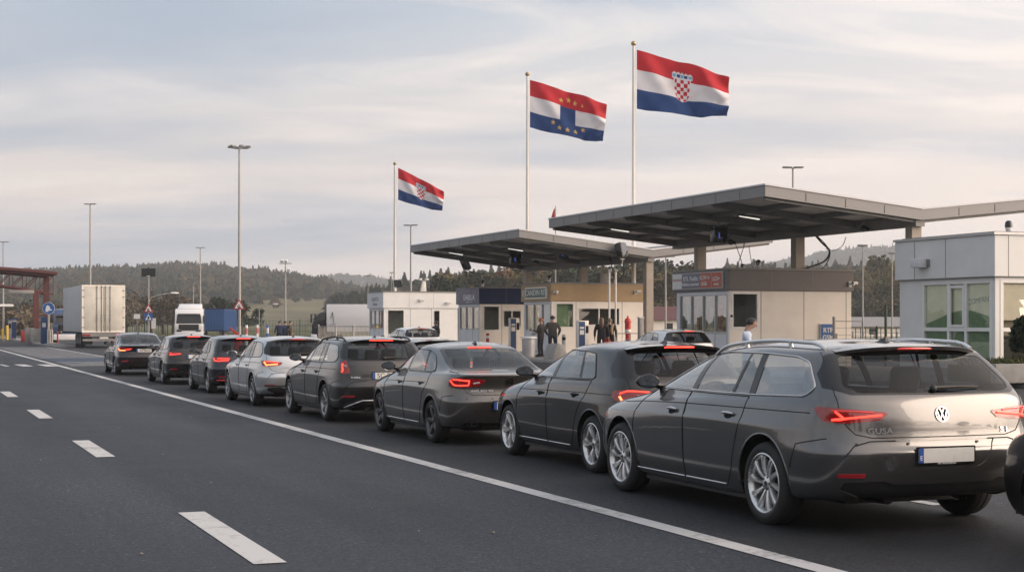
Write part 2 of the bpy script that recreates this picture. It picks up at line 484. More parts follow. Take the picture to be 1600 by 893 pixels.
def make_wheel(root, x, y, r, w, M, style, side):
    """wheel > tyre, rim; side is +1 on the car's left"""
    e = empty('wheel', (x, y, r), 0, root); e.rotation_euler = (0, 0, 0 if side > 0 else pi)
    t = MB(); h = w / 2; rr = r * style.get('rim', .71)
    t.lathe([(rr, -h * .8), (rr + .015, -h * .95), (r - .055, -h), (r - .018, -h * .88), (r - .004, -h * .62), (r, -h * .3), (r - .008, -h * .28), (r - .008, -h * .24), (r, -h * .22), (r, h * .22),
             (r - .008, h * .24), (r - .008, h * .28), (r, h * .3), (r - .004, h * .62), (r - .018, h * .88), (r - .055, h), (r - .062, h + .002), (rr + .015, h * .95), (rr, h * .8)], 48, axis='y')
    tb = t.build('tyre', M['tyre'], e, smooth=50)
    m = MB()
    m.lathe([(rr + .006, h * .80), (rr + .012, h * .93), (rr + .002, h * .96), (rr - .012, h * .86), (rr - .022, h * .5), (rr - .03, -h * .6)], 48, axis='y')
    n = style['spokes']; tw = style.get('twist', 0.12); pair = style.get('pair', 0.0)
    for k in range(n):
        for dlt in ((-pair, pair) if pair else (0,)):
            a0 = 2 * pi * k / n + dlt * .35; a1 = 2 * pi * k / n + tw + dlt
            w0, w1 = style.get('w0', .020), style.get('w1', .030)
            ra, rb = .045, rr - .008
            def pt(rad, ang, off, dep):
                return V((cos(ang) * rad - sin(ang) * off, dep, sin(ang) * rad + cos(ang) * off))
            st = [(ra, a0, w0, h * .60), (lerp(ra, rb, .4), lerp(a0, a1, .35), lerp(w0, w1, .2), h * .78), (lerp(ra, rb, .8), lerp(a0, a1, .8), w1 * .9, h * .86), (rb, a1, w1, h * .82)]
            vs, fs = [], []
            for (q, an, wd, dp) in st:
                vs += [pt(q, an, -wd, dp - .012), pt(q, an, -wd * .55, dp + .004), pt(q, an, wd * .55, dp + .004), pt(q, an, wd, dp - .012), pt(q, an, wd, dp - .04), pt(q, an, -wd, dp - .04)]
            for q in range(3):
                o = q * 6
                for c in range(6): fs.append((o + c, o + (c + 1) % 6, o + 6 + (c + 1) % 6, o + 6 + c))
            m.add(vs, fs)
    m.lathe([(.0, h * .74), (.028, h * .73), (.034, h * .70), (.062, h * .66), (.068, h * .3)], 20, axis='y')
    for k in range(5):
        a = 2 * pi * (k + .5) / 5; m.lathe([(0, h * .71), (.008, h * .71), (.009, h * .6)], 8, c=(cos(a) * .05, 0, sin(a) * .05), axis='y', m=1)
    m.lathe([(0, h * .765), (.018, h * .765), (.020, h * .73)], 14, axis='y', m=1)
    ro = m.build('rim', [M[style.get('mat', 'alloy')], M['black']], e, smooth=40)
    b = MB(); b.lathe([(0, -.005), (rr - .05, -.005), (rr - .05, -.03), (0, -.03)], 32, axis='y'); b.lathe([(rr - .03, -h * .5), (.0, -h * .5)], 32, axis='y', m=1)
    b.box((.09, .005, .10), (.09, .04, .16), 1, rot=Matrix.Rotation(.7, 3, 'Y'))
    b.build('brake_disc', [M['disc'], M['black']], e, smooth=40)
    return e

def make_seat(root, x, y, M, wide=.46, z0=.30):
    sm = MB()
    def pad(c, d, rot, bev):
        k = MB(); k.box((0, 0, 0), d); me = k.mesh('p', [M['seat']], bevel=bev, seg=3, smooth=0)
        vs = [rot @ v.co + V(c) for v in me.vertices]; fs = [tuple(p.vertices) for p in me.polygons]; bpy.data.meshes.remove(me); sm.add(vs, fs)
    rr = Matrix.Rotation(-.25, 3, 'Y')
    pad((x + .22, y, z0 + .12), (.52, wide, .16), Matrix.Rotation(-.1, 3, 'Y'), .05)
    pad((x - .10, y, z0 + .44), (.16, wide, .62), rr, .06)
    pad((x - .19, y, z0 + .84), (.12, min(.28, wide * .6), .22), rr, .05)
    for dy in (-.06, .06): sm.tube([(x - .15, y + dy, z0 + .66), (x - .19, y + dy, z0 + .80)], .008, 6)
    return sm.build('seat', M['seat'], root, smooth=60)

def badge_ring(root, c, n, up, r, M):
    """round emblem: a ring holding a V above a W"""
    n = V(n).normalized(); up = (V(up) - n * V(up).dot(n)).normalized(); rt = up.cross(n)
    fn = lambda a, b, d: V(c) + rt * a + up * b + n * d
    m = MB()
    k = 28
    for i in range(k):
        a, b = 2 * pi * i / k, 2 * pi * (i + 1) / k
        q = [fn(cos(t) * rr, sin(t) * rr, 0) for t, rr in ((a, r), (b, r), (b, r * .86), (a, r * .86))]
        p = [x + n * .008 for x in q]; m.hexa(q, p)
    def stroke(pa, pb, w=.085):
        d = (V(pb) - V(pa)); d.normalize(); e = V((-d.y, d.x)) * w * r
        q = [V(pa) * r - e, V(pb) * r - e, V(pb) * r + e, V(pa) * r + e]
        m.prism([(x.x, x.y) for x in q], fn, .001, .007)
    stroke((-.36, .80), (0, .10)); stroke((.36, .80), (0, .10))
    stroke((-.74, .45), (-.36, -.74)); stroke((.74, .45), (.36, -.74)); stroke((-.36, -.74), (0, .02)); stroke((.36, -.74), (0, .02))
    kk = [fn(cos(2 * pi * i / k) * r * .95, sin(2 * pi * i / k) * r * .95, -.001) for i in range(k)]
    m.add(kk, [tuple(range(k))], 1)
    return m.build('emblem', [M['chrome'], M['seam']], root, smooth=0)

def make_car(S, M, name='parked_car'):
    root = empty(name)
    sh = Shell(S); wb, hw, xr = S['wb'], S['hw'], -1.035 + S.get('rshift', 0)
    r, zs = S.get('wr', .335), S.get('zs', 1.0)
    pm = S['paint']
    sidef = lambda c: c.y > hw * .45
    rearf = lambda c: c.x < S.get('rearx', -.25)
    # wheel arches
    ra = r * S.get('arch', 1.15)
    for cx in (0, wb):
        circ = [(cx + ra * cos(2 * pi * k / 40), r + .015 + ra * sin(2 * pi * k / 40)) for k in range(40)]
        sh.polymark('arch', circ, (0, 2), lambda c: c.y > hw * .5)
    # glazing
    dlo = rounded(S['dlo'], S.get('dlo_r', .05), 4)
    sh.polymark('pillar', dlo, (0, 2), sidef)
    wins = S['wins']
    for nm, pl in wins:
        p = dlo
        for (pt, nv) in pl: p = clip(p, pt, nv)
        cx = sum(q[0] for q in p) / len(p); cz = sum(q[1] for q in p) / len(p)
        sh.polymark(nm, [(cx + (q[0] - cx) * .985, cz + (q[1] - cz) * .965) for q in p], (0, 2), sidef, only=['pillar'])
    ws = S.get('ws')
    sh.mark('windshield', lambda c: c.x > wb * .3 and 1.04 * zs < c.z < 1.385 * zs and c.y < hw * (.80 - .42 * (c.z / zs - 1.04)) and in_ws(c, wb, zs), only=['body'])
    # tail
    sh.polymark('bumper', S['bumper'], (0, 2), lambda c: c.x < -.2)
    sh.polymark('tailgate', S['gate'], (1, 2), rearf, only=['body'])
    sh.polymark('rear_surround', S['rsur'], (1, 2), rearf, only=['body', 'tailgate'])
    sh.polymark('rear_window', S['rwin'], (1, 2), rearf, only=['rear_surround'])
    lampok = lambda c: c.x < -.35
    sh.cut(S['lampS'], (0, 2), lampok); sh.cut(S['lampR'], (1, 2), lampok)
    sh.mark('lamp', lambda c: lampok(c) and in_poly((c.x, c.z), S['lampS']) and in_poly((c.y, c.z), S['lampR']), only=['body', 'tailgate', 'bumper'])
    if S.get('diff'): sh.polymark('diffuser', S['diff'], (1, 2), lambda c: c.x < -.55, only=['bumper'])
    if S.get('recess'): sh.polymark('recess', S['recess'], (1, 2), lambda c: c.x < -.55, only=['bumper', 'tailgate'])
    for k, pl in enumerate(S['doors']):
        sh.polymark('door%d' % k, pl, (0, 2), sidef, only=['body'])
    # seams, arch lips and liners travel with the body
    X = MB()
    def seam(pts, rad=.0048, m=1):
        for sg in (1, -1):
            X.tube([V((p.x, p.y * sg, p.z)) for p in pts], rad, 6, m)
    def dense(poly, n=6, closed=True):
        out = []
        for i in range(len(poly) if closed else len(poly) - 1):
            a, b = poly[i], poly[(i + 1) % len(poly)]
            for q in range(n): out.append((lerp(a[0], b[0], q / n), lerp(a[1], b[1], q / n)))
        if not closed: out.append(poly[-1])
        return out
    for pl in S['doors']: seam([sh.side(x, z) for x, z in dense(pl + [pl[0]], 6, False)])
    gate_line = [p for p in dense(S['gate'], 6) if p[0] >= 0]
    seam([sh.rear(y, z) for y, z in gate_line if not in_poly((y, z), S['rsur'])], .0042)
    for ln in S.get('crease', []): seam([sh.side(x, z) for x, z in dense(ln, 5, False)], .0045)
    if S.get('bump_line'): seam([sh.side(x, z) for x, z in dense(S['bump_line'], 5, False)])
    for cx in (0, wb):
        pts = []
        for k in range(25):
            t = -.18 + (pi + .36) * k / 24; pts.append(sh.side(cx + ra * cos(t), r + .015 + ra * sin(t), -.004))
        seam(pts, .011, 2 if S.get('clad') else 0)
        for sg in (1, -1):
            vs, fs = [], []
            for k in range(25):
                t = -.05 + (pi + .10) * k / 24; a, b = cx + ra * cos(t), r + .015 + ra * sin(t)
                yo = min(abs(sh.side(a, b).y), hw) - .006; vs += [(a, yo * sg, b), (a, hw * .5 * sg, b)]
            for k in range(24): fs.append((2 * k, 2 * k + 1, 2 * k + 3, 2 * k + 2))
            X.add(vs, fs, 2)
            X.add([(cx + ra * cos(pi * k / 23), hw * .5 * sg, r + .0 + ra * sin(pi * k / 23)) for k in range(24)], [tuple(range(24))], 2)
    body = sh.emit('body', ['body', 'pillar_x'], [pm, M['seam'], M['plastic']], root, extra=X)
    # floor pan
    u = MB(); u.boxr((-.40, wb + .5), (-hw * .49, hw * .49), (.19, .34)); u.boxr((.42, wb - .42), (-hw * .90, hw * .90), (.17, .30))
    u.boxr((xr + .28, -.42), (-hw * .70, hw * .70), (.30, .40)); u.boxr((wb + .42, wb + .6), (-hw * .78, hw * .78), (.22, .4))
    u.tube([(0, -hw * .8, r), (0, hw * .8, r)], .035, 8); u.tube([(xr + .25, hw * .35, .27), (.5, hw * .3, .24)], .05, 8)
    u.build('underbody', M['plastic'], root)
    # doors and side glass
    doors = {}
    names = ['L', 'R']
    for k, pl in enumerate(S['doors']):
        for sd in names:
            d = sh.emit('door', 'door%d' % k, [pm], root, sides=sd); doors[(k, sd)] = d
            sg = 1 if sd == 'L' else -1
            hx, hz = S['handles'][k]
            p = sh.side(hx, hz); nn = sh.near_normal(p)
            m = MB()
            pts = [sh.side(hx + .095 - .19 * t / 6, hz + .004, .012 + .022 * sin(pi * t / 6)) for t in range(7)]
            m.tube([V((q.x, q.y * sg, q.z)) for q in pts], [.008, .014, .015, .015, .015, .014, .008], 8)
            cup = [sh.side(hx + .07 * cos(2 * pi * t / 14), hz - .012 + .026 * sin(2 * pi * t / 14), .0015) for t in range(14)]
            m.add([V((q.x, q.y * sg, q.z)) for q in cup], [tuple(range(14))], 1)
            m.build('handle', [M[S.get('handle_mat', 'paintdark')] if S.get('handle_mat') else pm, M['seam']], d, smooth=60)
            if S.get('sill'):
                (xa, za), (xb, zb) = S['sill'][k]
                mm = MB(); mm.tube([V((q.x, q.y * sg, q.z)) for q in [sh.side(lerp(xa, xb, t / 8), lerp(za, zb, t / 8), .002) for t in range(9)]], .009, 6)
                mm.build('sill_trim', M['chrome'], d, smooth=60)
    for nm, _ in wins:
        for sd in names:
            par = doors.get((0 if nm == 'win0' else 1, sd)) if nm in ('win0', 'win1') else root
            sh.emit('window', nm, [M['glass_side']], par, off=-.004, sides=sd)
    for sd in names:
        sg = 1 if sd == 'L' else -1
        m = MB()
        if S.get('trim', 'chrome'):
            m.tube([V((q.x, q.y * sg, q.z)) for q in [sh.side(x, z, .002) for x, z in dense(dlo, 2)]], S.get('trim_r', .009), 6, 1, closed=True)
        sh.emit('window_frame', 'pillar', [M['gloss_black'], M[S.get('trim', 'chrome')]], root, sides=sd, extra=m)
    # mirrors
    mx, mz = S['mirror']
    for sd in names:
        sg = 1 if sd == 'L' else -1
        p = sh.side(mx, mz); c = V((mx - .06, (p.y + .20) * sg, mz + .055))
        m = MB(); k0 = MB(); k0.ball((0, 0, 0), (.075, .115, .072), 20, 12)
        def shape(q):
            x, y, z = q
            if x < -.015: x = -.015 + (x + .015) * .25
            return V((x, y * (1.0 if y * sg > 0 else 1.12), z * (1.0 - .12 * (y * sg > 0)))) + c
        m.add([shape(q) for q in k0.v], k0.f, 0)
        m.tube([V((mx + .01, (p.y - .02) * sg, mz - .005)), V((mx - .02, (p.y + .10) * sg, mz + .02))], [.035, .028], 10, 1)
        m.add([c + V((-.037, .105 * cos(2 * pi * t / 20), .066 * sin(2 * pi * t / 20))) for t in range(20)], [tuple(range(20))], 2)
        par = doors[(0, sd)]
        m.build('mirror', [M[S['mirror_mat']] if S.get('mirror_mat') else pm, M['gloss_black'], M['mirror']], par, smooth=50)
    # glass fore and aft
    sh.emit('windshield', 'windshield', [M['glass_screen']], root)
    gate = sh.emit('tailgate' if not S.get('deck') else 'boot_lid', 'tailgate', [pm], root)
    rw_par = root if S.get('deck') else gate
    sh.emit('rear_window', 'rear_window', [M['glass_rear']], rw_par, off=-.003)
    m = MB(); pl = S['rwin_trim'] if S.get('rwin_trim') else None
    sh.emit('window_surround', 'rear_surround', [M['gloss_black']], rw_par)
    bump = sh.emit('bumper', 'bumper', [pm], root)
    if S.get('diff'): sh.emit('diffuser', 'diffuser', [M['plastic']], bump, off=-.012, skirt=-.014)
    if S.get('recess'):
        par = gate if S.get('recess_gate') else bump
        sh.emit('plate_recess', 'recess', [pm], par, off=-.008, skirt=-.008)
    # lamps
    for sd in names:
        sg = 1 if sd == 'L' else -1
        lm = sh.emit('tail_light', 'lamp', [M['lamp_red']], root, off=.006, sides=sd, skirt=.008)
        for bar in S['lamp_bars']:
            m = MB()
            pts = []
            for q in bar['p']:
                pts.append(sh.side(q[1], q[2], .010) if q[0] == 's' else sh.rear(q[1], q[2], .010))
            dd = []
            for a, b in zip(pts, pts[1:]):
                for t in range(4):
                    q = a.lerp(b, t / 4); h = sh.bvh.find_nearest(q); dd.append(h[0] + sh.normal(h[0], h[2]) * .009)
            dd.append(pts[-1])
            m.tube([V((q.x, q.y * sg, q.z)) for q in dd], bar.get('r', .010), 6)
            m.build(bar.get('name', 'light_bar'), M[bar.get('m', 'lamp_glow')], lm, smooth=60)
    # third brake light under the roof edge / spoiler
    if S.get('spoiler'):
        m = MB(); sp = S['spoiler']
        vs, fs = [], []
        for t in range(13):
            y = lerp(-sp['w'], sp['w'], t / 12); e = (abs(y) / sp['w']) ** 4
            x0 = sp['x0']; p = sh.top(x0, y * .98, .001); tip = V((sp['x1'] + .13 * e, y, sp['z'] - .015 * (abs(y) / sp['w']) ** 2 - .030 * e))
            und = tip + V((.012, 0, -.028)); q = V((sp['x1'] + .17, y * .96, sp['z'] - .05))
            vs += [p, tip, und, q]
        for t in range(12):
            o = t * 4
            for c in range(3): fs.append((o + c, o + 4 + c, o + 5 + c, o + 1 + c))
        m.add(vs, fs)
        so = m.build('spoiler', pm, gate, smooth=50)
    if S.get('brake3'):
        b3 = S['brake3']; m = MB()
        if b3.get('on_glass'):
            pts = [sh.rear(lerp(-b3['w'], b3['w'], t / 8), b3['z'], .004) for t in range(9)]
        else:
            pts = [V((b3['x'] + .02 * (lerp(-1, 1, t / 8)) ** 2, lerp(-b3['w'], b3['w'], t / 8), b3['z'])) for t in range(9)]
        m.tube(pts, b3.get('r', .011), 6); m.build('brake_light', M[b3.get('m', 'lamp_glow')], rw_par if not S.get('deck') else root, smooth=60)
    # plate
    py, pz, onr = 0.0, S['plate_z'], S.get('plate_par', 'bumper')
    par = gate if onr == 'gate' else bump
    c = sh.rear(0, pz, -.004 if S.get('recess') else .006); nn = sh.near_normal(sh.rear(0, pz)); nn = V((nn.x, 0, nn.z * .5)).normalized(); upv = V((nn.z, 0, -nn.x)); upv = upv if upv.z > 0 else -upv
    rtv = V((0, -1, 0))
    fn = lambda a, b, d: c + rtv * a + upv * b + nn * d
    pw, ph = S.get('plate', (.26, .056))
    m = MB()
    m.prism(rounded([(-pw - .014, -ph - .014), (pw + .014, -ph - .014), (pw + .014, ph + .012), (-pw - .014, ph + .012)], .008, 3), fn, -.012, .004, 1)
    m.prism(rounded([(-pw, -ph), (pw, -ph), (pw, ph), (-pw, ph)], .008, 3), fn, .004, .007, 0)
    m.prism([(-pw, -ph), (-pw + .045, -ph), (-pw + .045, ph), (-pw, ph)], fn, .007, .0085, 2)
    po = m.build('number_plate', [M['plate'], M['gloss_black'], M['euro_blue']], par, smooth=0)
    for tx, off_, sz, mt in S.get('plate_text', []):
        lettering('lettering', tx, sz, M[mt], po, fn(off_[0], off_[1], .009), rtv, upv, .0012)
    # emblem and badges
    if S.get('emblem'):
        ey, ez, er = S['emblem']; p = sh.rear(ey, ez); badge_ring(gate, p + sh.near_normal(p) * .002, sh.near_normal(p), (0, 0, 1), er, M)
    for tx, y, z, sz, mt in S.get('badges', []):
        p = sh.rear(y, z); nn2 = sh.near_normal(p); nn2 = V((nn2.x, nn2.y * .9, nn2.z)).normalized(); rt2 = V((nn2.y, -nn2.x, 0)).normalized()
        rt2 = rt2 if rt2.y < 0 else -rt2
        u2 = nn2.cross(rt2); u2 = u2 if u2.z > 0 else -u2
        lettering('badge', tx, sz, M[mt], gate, p + nn2 * .004, rt2, u2, .004, .0008, 1.35)
    if S.get('wiper'):
        a, b = S['wiper']; m = MB(); pa, pb = sh.rear(a[0], a[1], .022), sh.rear(b[0], b[1], .014)
        m.tube([pa, pa.lerp(pb, .5) + V((-.015, 0, .004)), pb], [.016, .010, .006], 8); m.tube([sh.rear(lerp(a[0] * .6, b[0], t / 5), lerp(a[1], b[1], t / 5) - .004, .008) for t in range(6)], .006, 6)
        m.ball(sh.rear(a[0], a[1], .012), .03, 10, 6); m.build('wiper', M['plastic'], rw_par, smooth=60)
    # reflectors, exhausts, parking sensors
    for (y, z, w_, h_) in S.get('reflectors', []):
        for sg in (1, -1):
            m = MB(); gr = []
            for e in (.0, .007):
                rows_ = [[sh.rear(y - lerp(-w_, w_, t / 8), z + b * h_ * (1 if t else .6), e) for t in range(9)] for b in (-1, 1)]
                gr.append(rows_)
            for t in range(8):
                lo_ = [gr[0][0][t], gr[0][0][t + 1], gr[0][1][t + 1], gr[0][1][t]]; hi_ = [gr[1][0][t], gr[1][0][t + 1], gr[1][1][t + 1], gr[1][1][t]]
                m.hexa([V((p.x, p.y * sg, p.z)) for p in lo_], [V((p.x, p.y * sg, p.z)) for p in hi_])
            m.build('reflector', M['reflector'], bump, smooth=0)
    for ln in S.get('bump_creases', []):
        m = MB()
        for sg in (1, -1):
            m.tube([V((p.x, p.y * sg, p.z)) for p in [sh.rear(y, z, .001) for y, z in dense(ln, 5, False)]], .005, 6)
        m.build('crease_line', M['seam'], bump, smooth=60)
    for (pts, rad, mt) in S.get('bump_strips', []):
        for sg in (1, -1):
            m = MB(); m.tube([V((p.x, p.y * sg, p.z)) for p in [sh.rear(y, z, .002) for y, z in dense(pts, 5, False)]], rad, 6); m.build('trim_strip', M[mt], bump, smooth=60)
    if S.get('sensors'):
        for y in S['sensors'][0]:
            for sg in (1, -1):
                p = sh.rear(y, S['sensors'][1]); nn3 = sh.near_normal(p); m = MB(); a, b = frame_of(nn3)
                m.add([V(((p + nn3 * .0015 + a * .011 * cos(t * pi / 6) + b * .011 * sin(t * pi / 6)).x, (p + nn3 * .0015 + a * .011 * cos(t * pi / 6) + b * .011 * sin(t * pi / 6)).y * sg, (p + nn3 * .0015 + a * .011 * cos(t * pi / 6) + b * .011 * sin(t * pi / 6)).z)) for t in range(12)], [tuple(range(12))])
                m.build('parking_sensor', M['plastic'], bump, smooth=0)
    for (y, z) in S.get('exhaust', []):
        m = MB(); x0 = sh.rear(abs(y), z).x if abs(y) < hw else xr
        m.lathe([(.038, .30), (.044, .02), (.046, -.02), (.040, -.022), (.036, .02), (.030, .2)], 16, c=(x0 + .02, y, z), axis='x'); m.build('exhaust', M['alloy_dark'], root, smooth=50)
    # roof furniture
    if S.get('rails'):
        a, b, ry, mt = S['rails']
        for sg in (1, -1):
            m = MB(); pts = []
            for t in range(21):
                x = lerp(a, b, t / 20); e = min(t, 20 - t) / 20.0; h = .036 * min(1, e / .09) ** .6
                p = sh.top(x, ry, 0); pts.append(V((x, p.y * sg, p.z + max(h, .004))))
            m.tube(pts, .017, 8)
            for t in (6, 14):
                p = pts[t]; m.tube([p, p - V((0, 0, .045))], .02, 8)
            m.build('roof_rail', M[mt], root, smooth=60)
    if S.get('fin') is not None:
        x = S['fin']; p = sh.top(x, 0); m = MB()
        prof = [(-.07, 0), (-.045, .050), (-.035, .056), (-.02, .045), (.09, .0)]
        ring = lambda w_: [V((p.x + a, w_ * (1 - b / .07), p.z + b - .004)) for a, b in prof]
        m.hexa([ring(.022)[i] for i in (0, 1, 3, 4)], [ring(-.022)[i] for i in (0, 1, 3, 4)]); m.add([ring(.004)[1], ring(.004)[2], ring(-.004)[2], ring(-.004)[1]], [(0, 1, 2, 3)])
        m.ball((p.x + .01, 0, p.z), (.10, .032, .016), 12, 6)
        m.build('antenna', S.get('fin_mat') and M[S['fin_mat']] or M['gloss_black'], root, smooth=50)
    # wheels
    wy = hw * .985 - .115 - S.get('wheel_in', 0)
    for cx in (0, wb):
        for sg in (1, -1): make_wheel(root, cx, wy * sg, r, .225, M, S['wheel'], sg)
    # cabin
    it = MB(); it.boxr((-.1, wb - .5), (-hw * .78, hw * .78), (.30, .36)); it.boxr((wb - .62, wb - .22), (-hw * .76, hw * .76), (.36, .92 * zs)); it.boxr((xr + .3, -.05), (-hw * .7, hw * .7), (.34, .80 if not S.get('deck') else .8))
    if S.get('deck'): it.boxr((-.42, .12), (-hw * .66, hw * .66), (.8, .98))
    a = []
    for t in range(20): a.append((wb - .72 - .06 * sin(2 * pi * t / 20), hw * .38 + .18 * cos(2 * pi * t / 20), .93 + .16 * sin(2 * pi * t / 20)))
    it.tube(a, .014, 6, closed=True)
    it.build('cabin', M['cabin'], root)
    bx = S.get('bench', .30)
    for y in (hw * .40, -hw * .40): make_seat(root, wb * .5 + .02, y, M, .48, .30)
    for y in (hw * .40, -hw * .40): make_seat(root, bx, y, M, .52, .33)
    return root, sh
def in_ws(c, wb, zs):
    # faces of the sloping screen: between cowl and roof edge, ahead of the roof
    z = c.z / zs; x_line = wb - .17 - .95 * ((z - 1.01) / .36)
    return c.x > x_line - .16
M = {}
def car_materials():
    M['tyre'] = mat('tyre_rubber', (.018, .018, .019), .75, var=.25, scale=8)
    M['alloy'] = mat('alloy_silver', (.66, .66, .66), .30, .85, var=.10, scale=6)
    M['alloy_dark'] = mat('alloy_dark', (.10, .10, .105), .35, .8, var=.15, scale=6)
    M['alloy_mid'] = mat('alloy_mid', (.30, .30, .31), .32, .85, var=.12, scale=6)
    M['alloy_black'] = mat('alloy_black', (.02, .02, .022), .4, .5, var=.2, scale=6)
    M['disc'] = mat('brake_iron', (.10, .095, .09), .45, .8, var=.2)
    M['black'] = mat('matt_black', (.012, .012, .013), .7, var=.1)
    M['seam'] = mat('panel_gap', (.004, .004, .004), .9, var=0)
    M['plastic'] = mat('black_plastic', (.018, .018, .019), .55, var=.25, scale=12)
    M['gloss_black'] = mat('gloss_black', (.008, .008, .009), .22, coat=.15, var=0)
    M['chrome'] = mat('chrome', (.52, .52, .53), .18, 1.0, var=0)
    M['mirror'] = mat('mirror_glass', (.16, .17, .18), .02, 1.0, var=0)
    M['glass_side'] = glass('side_glass', (.74, .77, .78), 1.55, 0, .24); M['glass_screen'] = glass('screen_glass', (.80, .83, .83), 1.45)
    M['glass_rear'] = glass('privacy_glass', (.40, .42, .43), 1.33)
    M['lamp_red'] = mat('lamp_red', (.20, .004, .008), .08, coat=1.0, var=0, emit=.03, ecol=(1, .02, .03))
    M['lamp_glow'] = mat('lamp_glow', (.9, .05, .03), .3, var=0, emit=2.4, ecol=(1.0, .05, .03))
    M['lamp_hot'] = mat('lamp_hot', (.9, .2, .06), .3, var=0, emit=3.2, ecol=(1.0, .22, .07))
    M['lamp_dim'] = mat('lamp_dim', (.5, .02, .02), .2, coat=1, var=0, emit=.25, ecol=(1, .04, .03))
    M['lamp_clear'] = mat('lamp_clear', (.35, .30, .30), .12, coat=1, var=0)
    M['reflector'] = mat('reflector_red', (.30, .012, .02), .18, coat=1, var=0)
    M['plate'] = mat('plate_white', (.62, .62, .60), .35, var=.05, scale=20)
    M['plate_ink'] = mat('plate_ink', (.012, .012, .014), .5, var=0)
    M['ink_white'] = mat('ink_white', (.75, .75, .75), .5, var=0)
    M['euro_blue'] = mat('plate_blue', (.015, .07, .30), .4, var=0)
    M['seat'] = mat('seat_cloth', (.09, .085, .08), .85, var=.2, scale=30)
    M['cabin'] = mat('cabin_trim', (.022, .022, .023), .8, var=.2)
    M['paint_grey'] = paint('paint_graphite', (.115, .115, .117), .72, .19)
    M['paint_black'] = paint('paint_black', (.004, .004, .0045), .0, .35, .3)
    M['paint_dark'] = paint('paint_dark_grey', (.014, .014, .015), .6, .22)
    M['paint_sedan'] = paint('paint_steel', (.115, .110, .106), .75, .19)
    M['paint_silver'] = paint('paint_silver', (.52, .54, .56), .75, .3, .2)
    M['paint_white'] = paint('paint_white', (.72, .73, .74), 0, .35, .2)
    M['paint_blue'] = paint('paint_night_blue', (.016, .018, .030), .6, .22)
    M['paint_brown'] = paint('paint_black_violet', (.022, .017, .022), .6, .22)

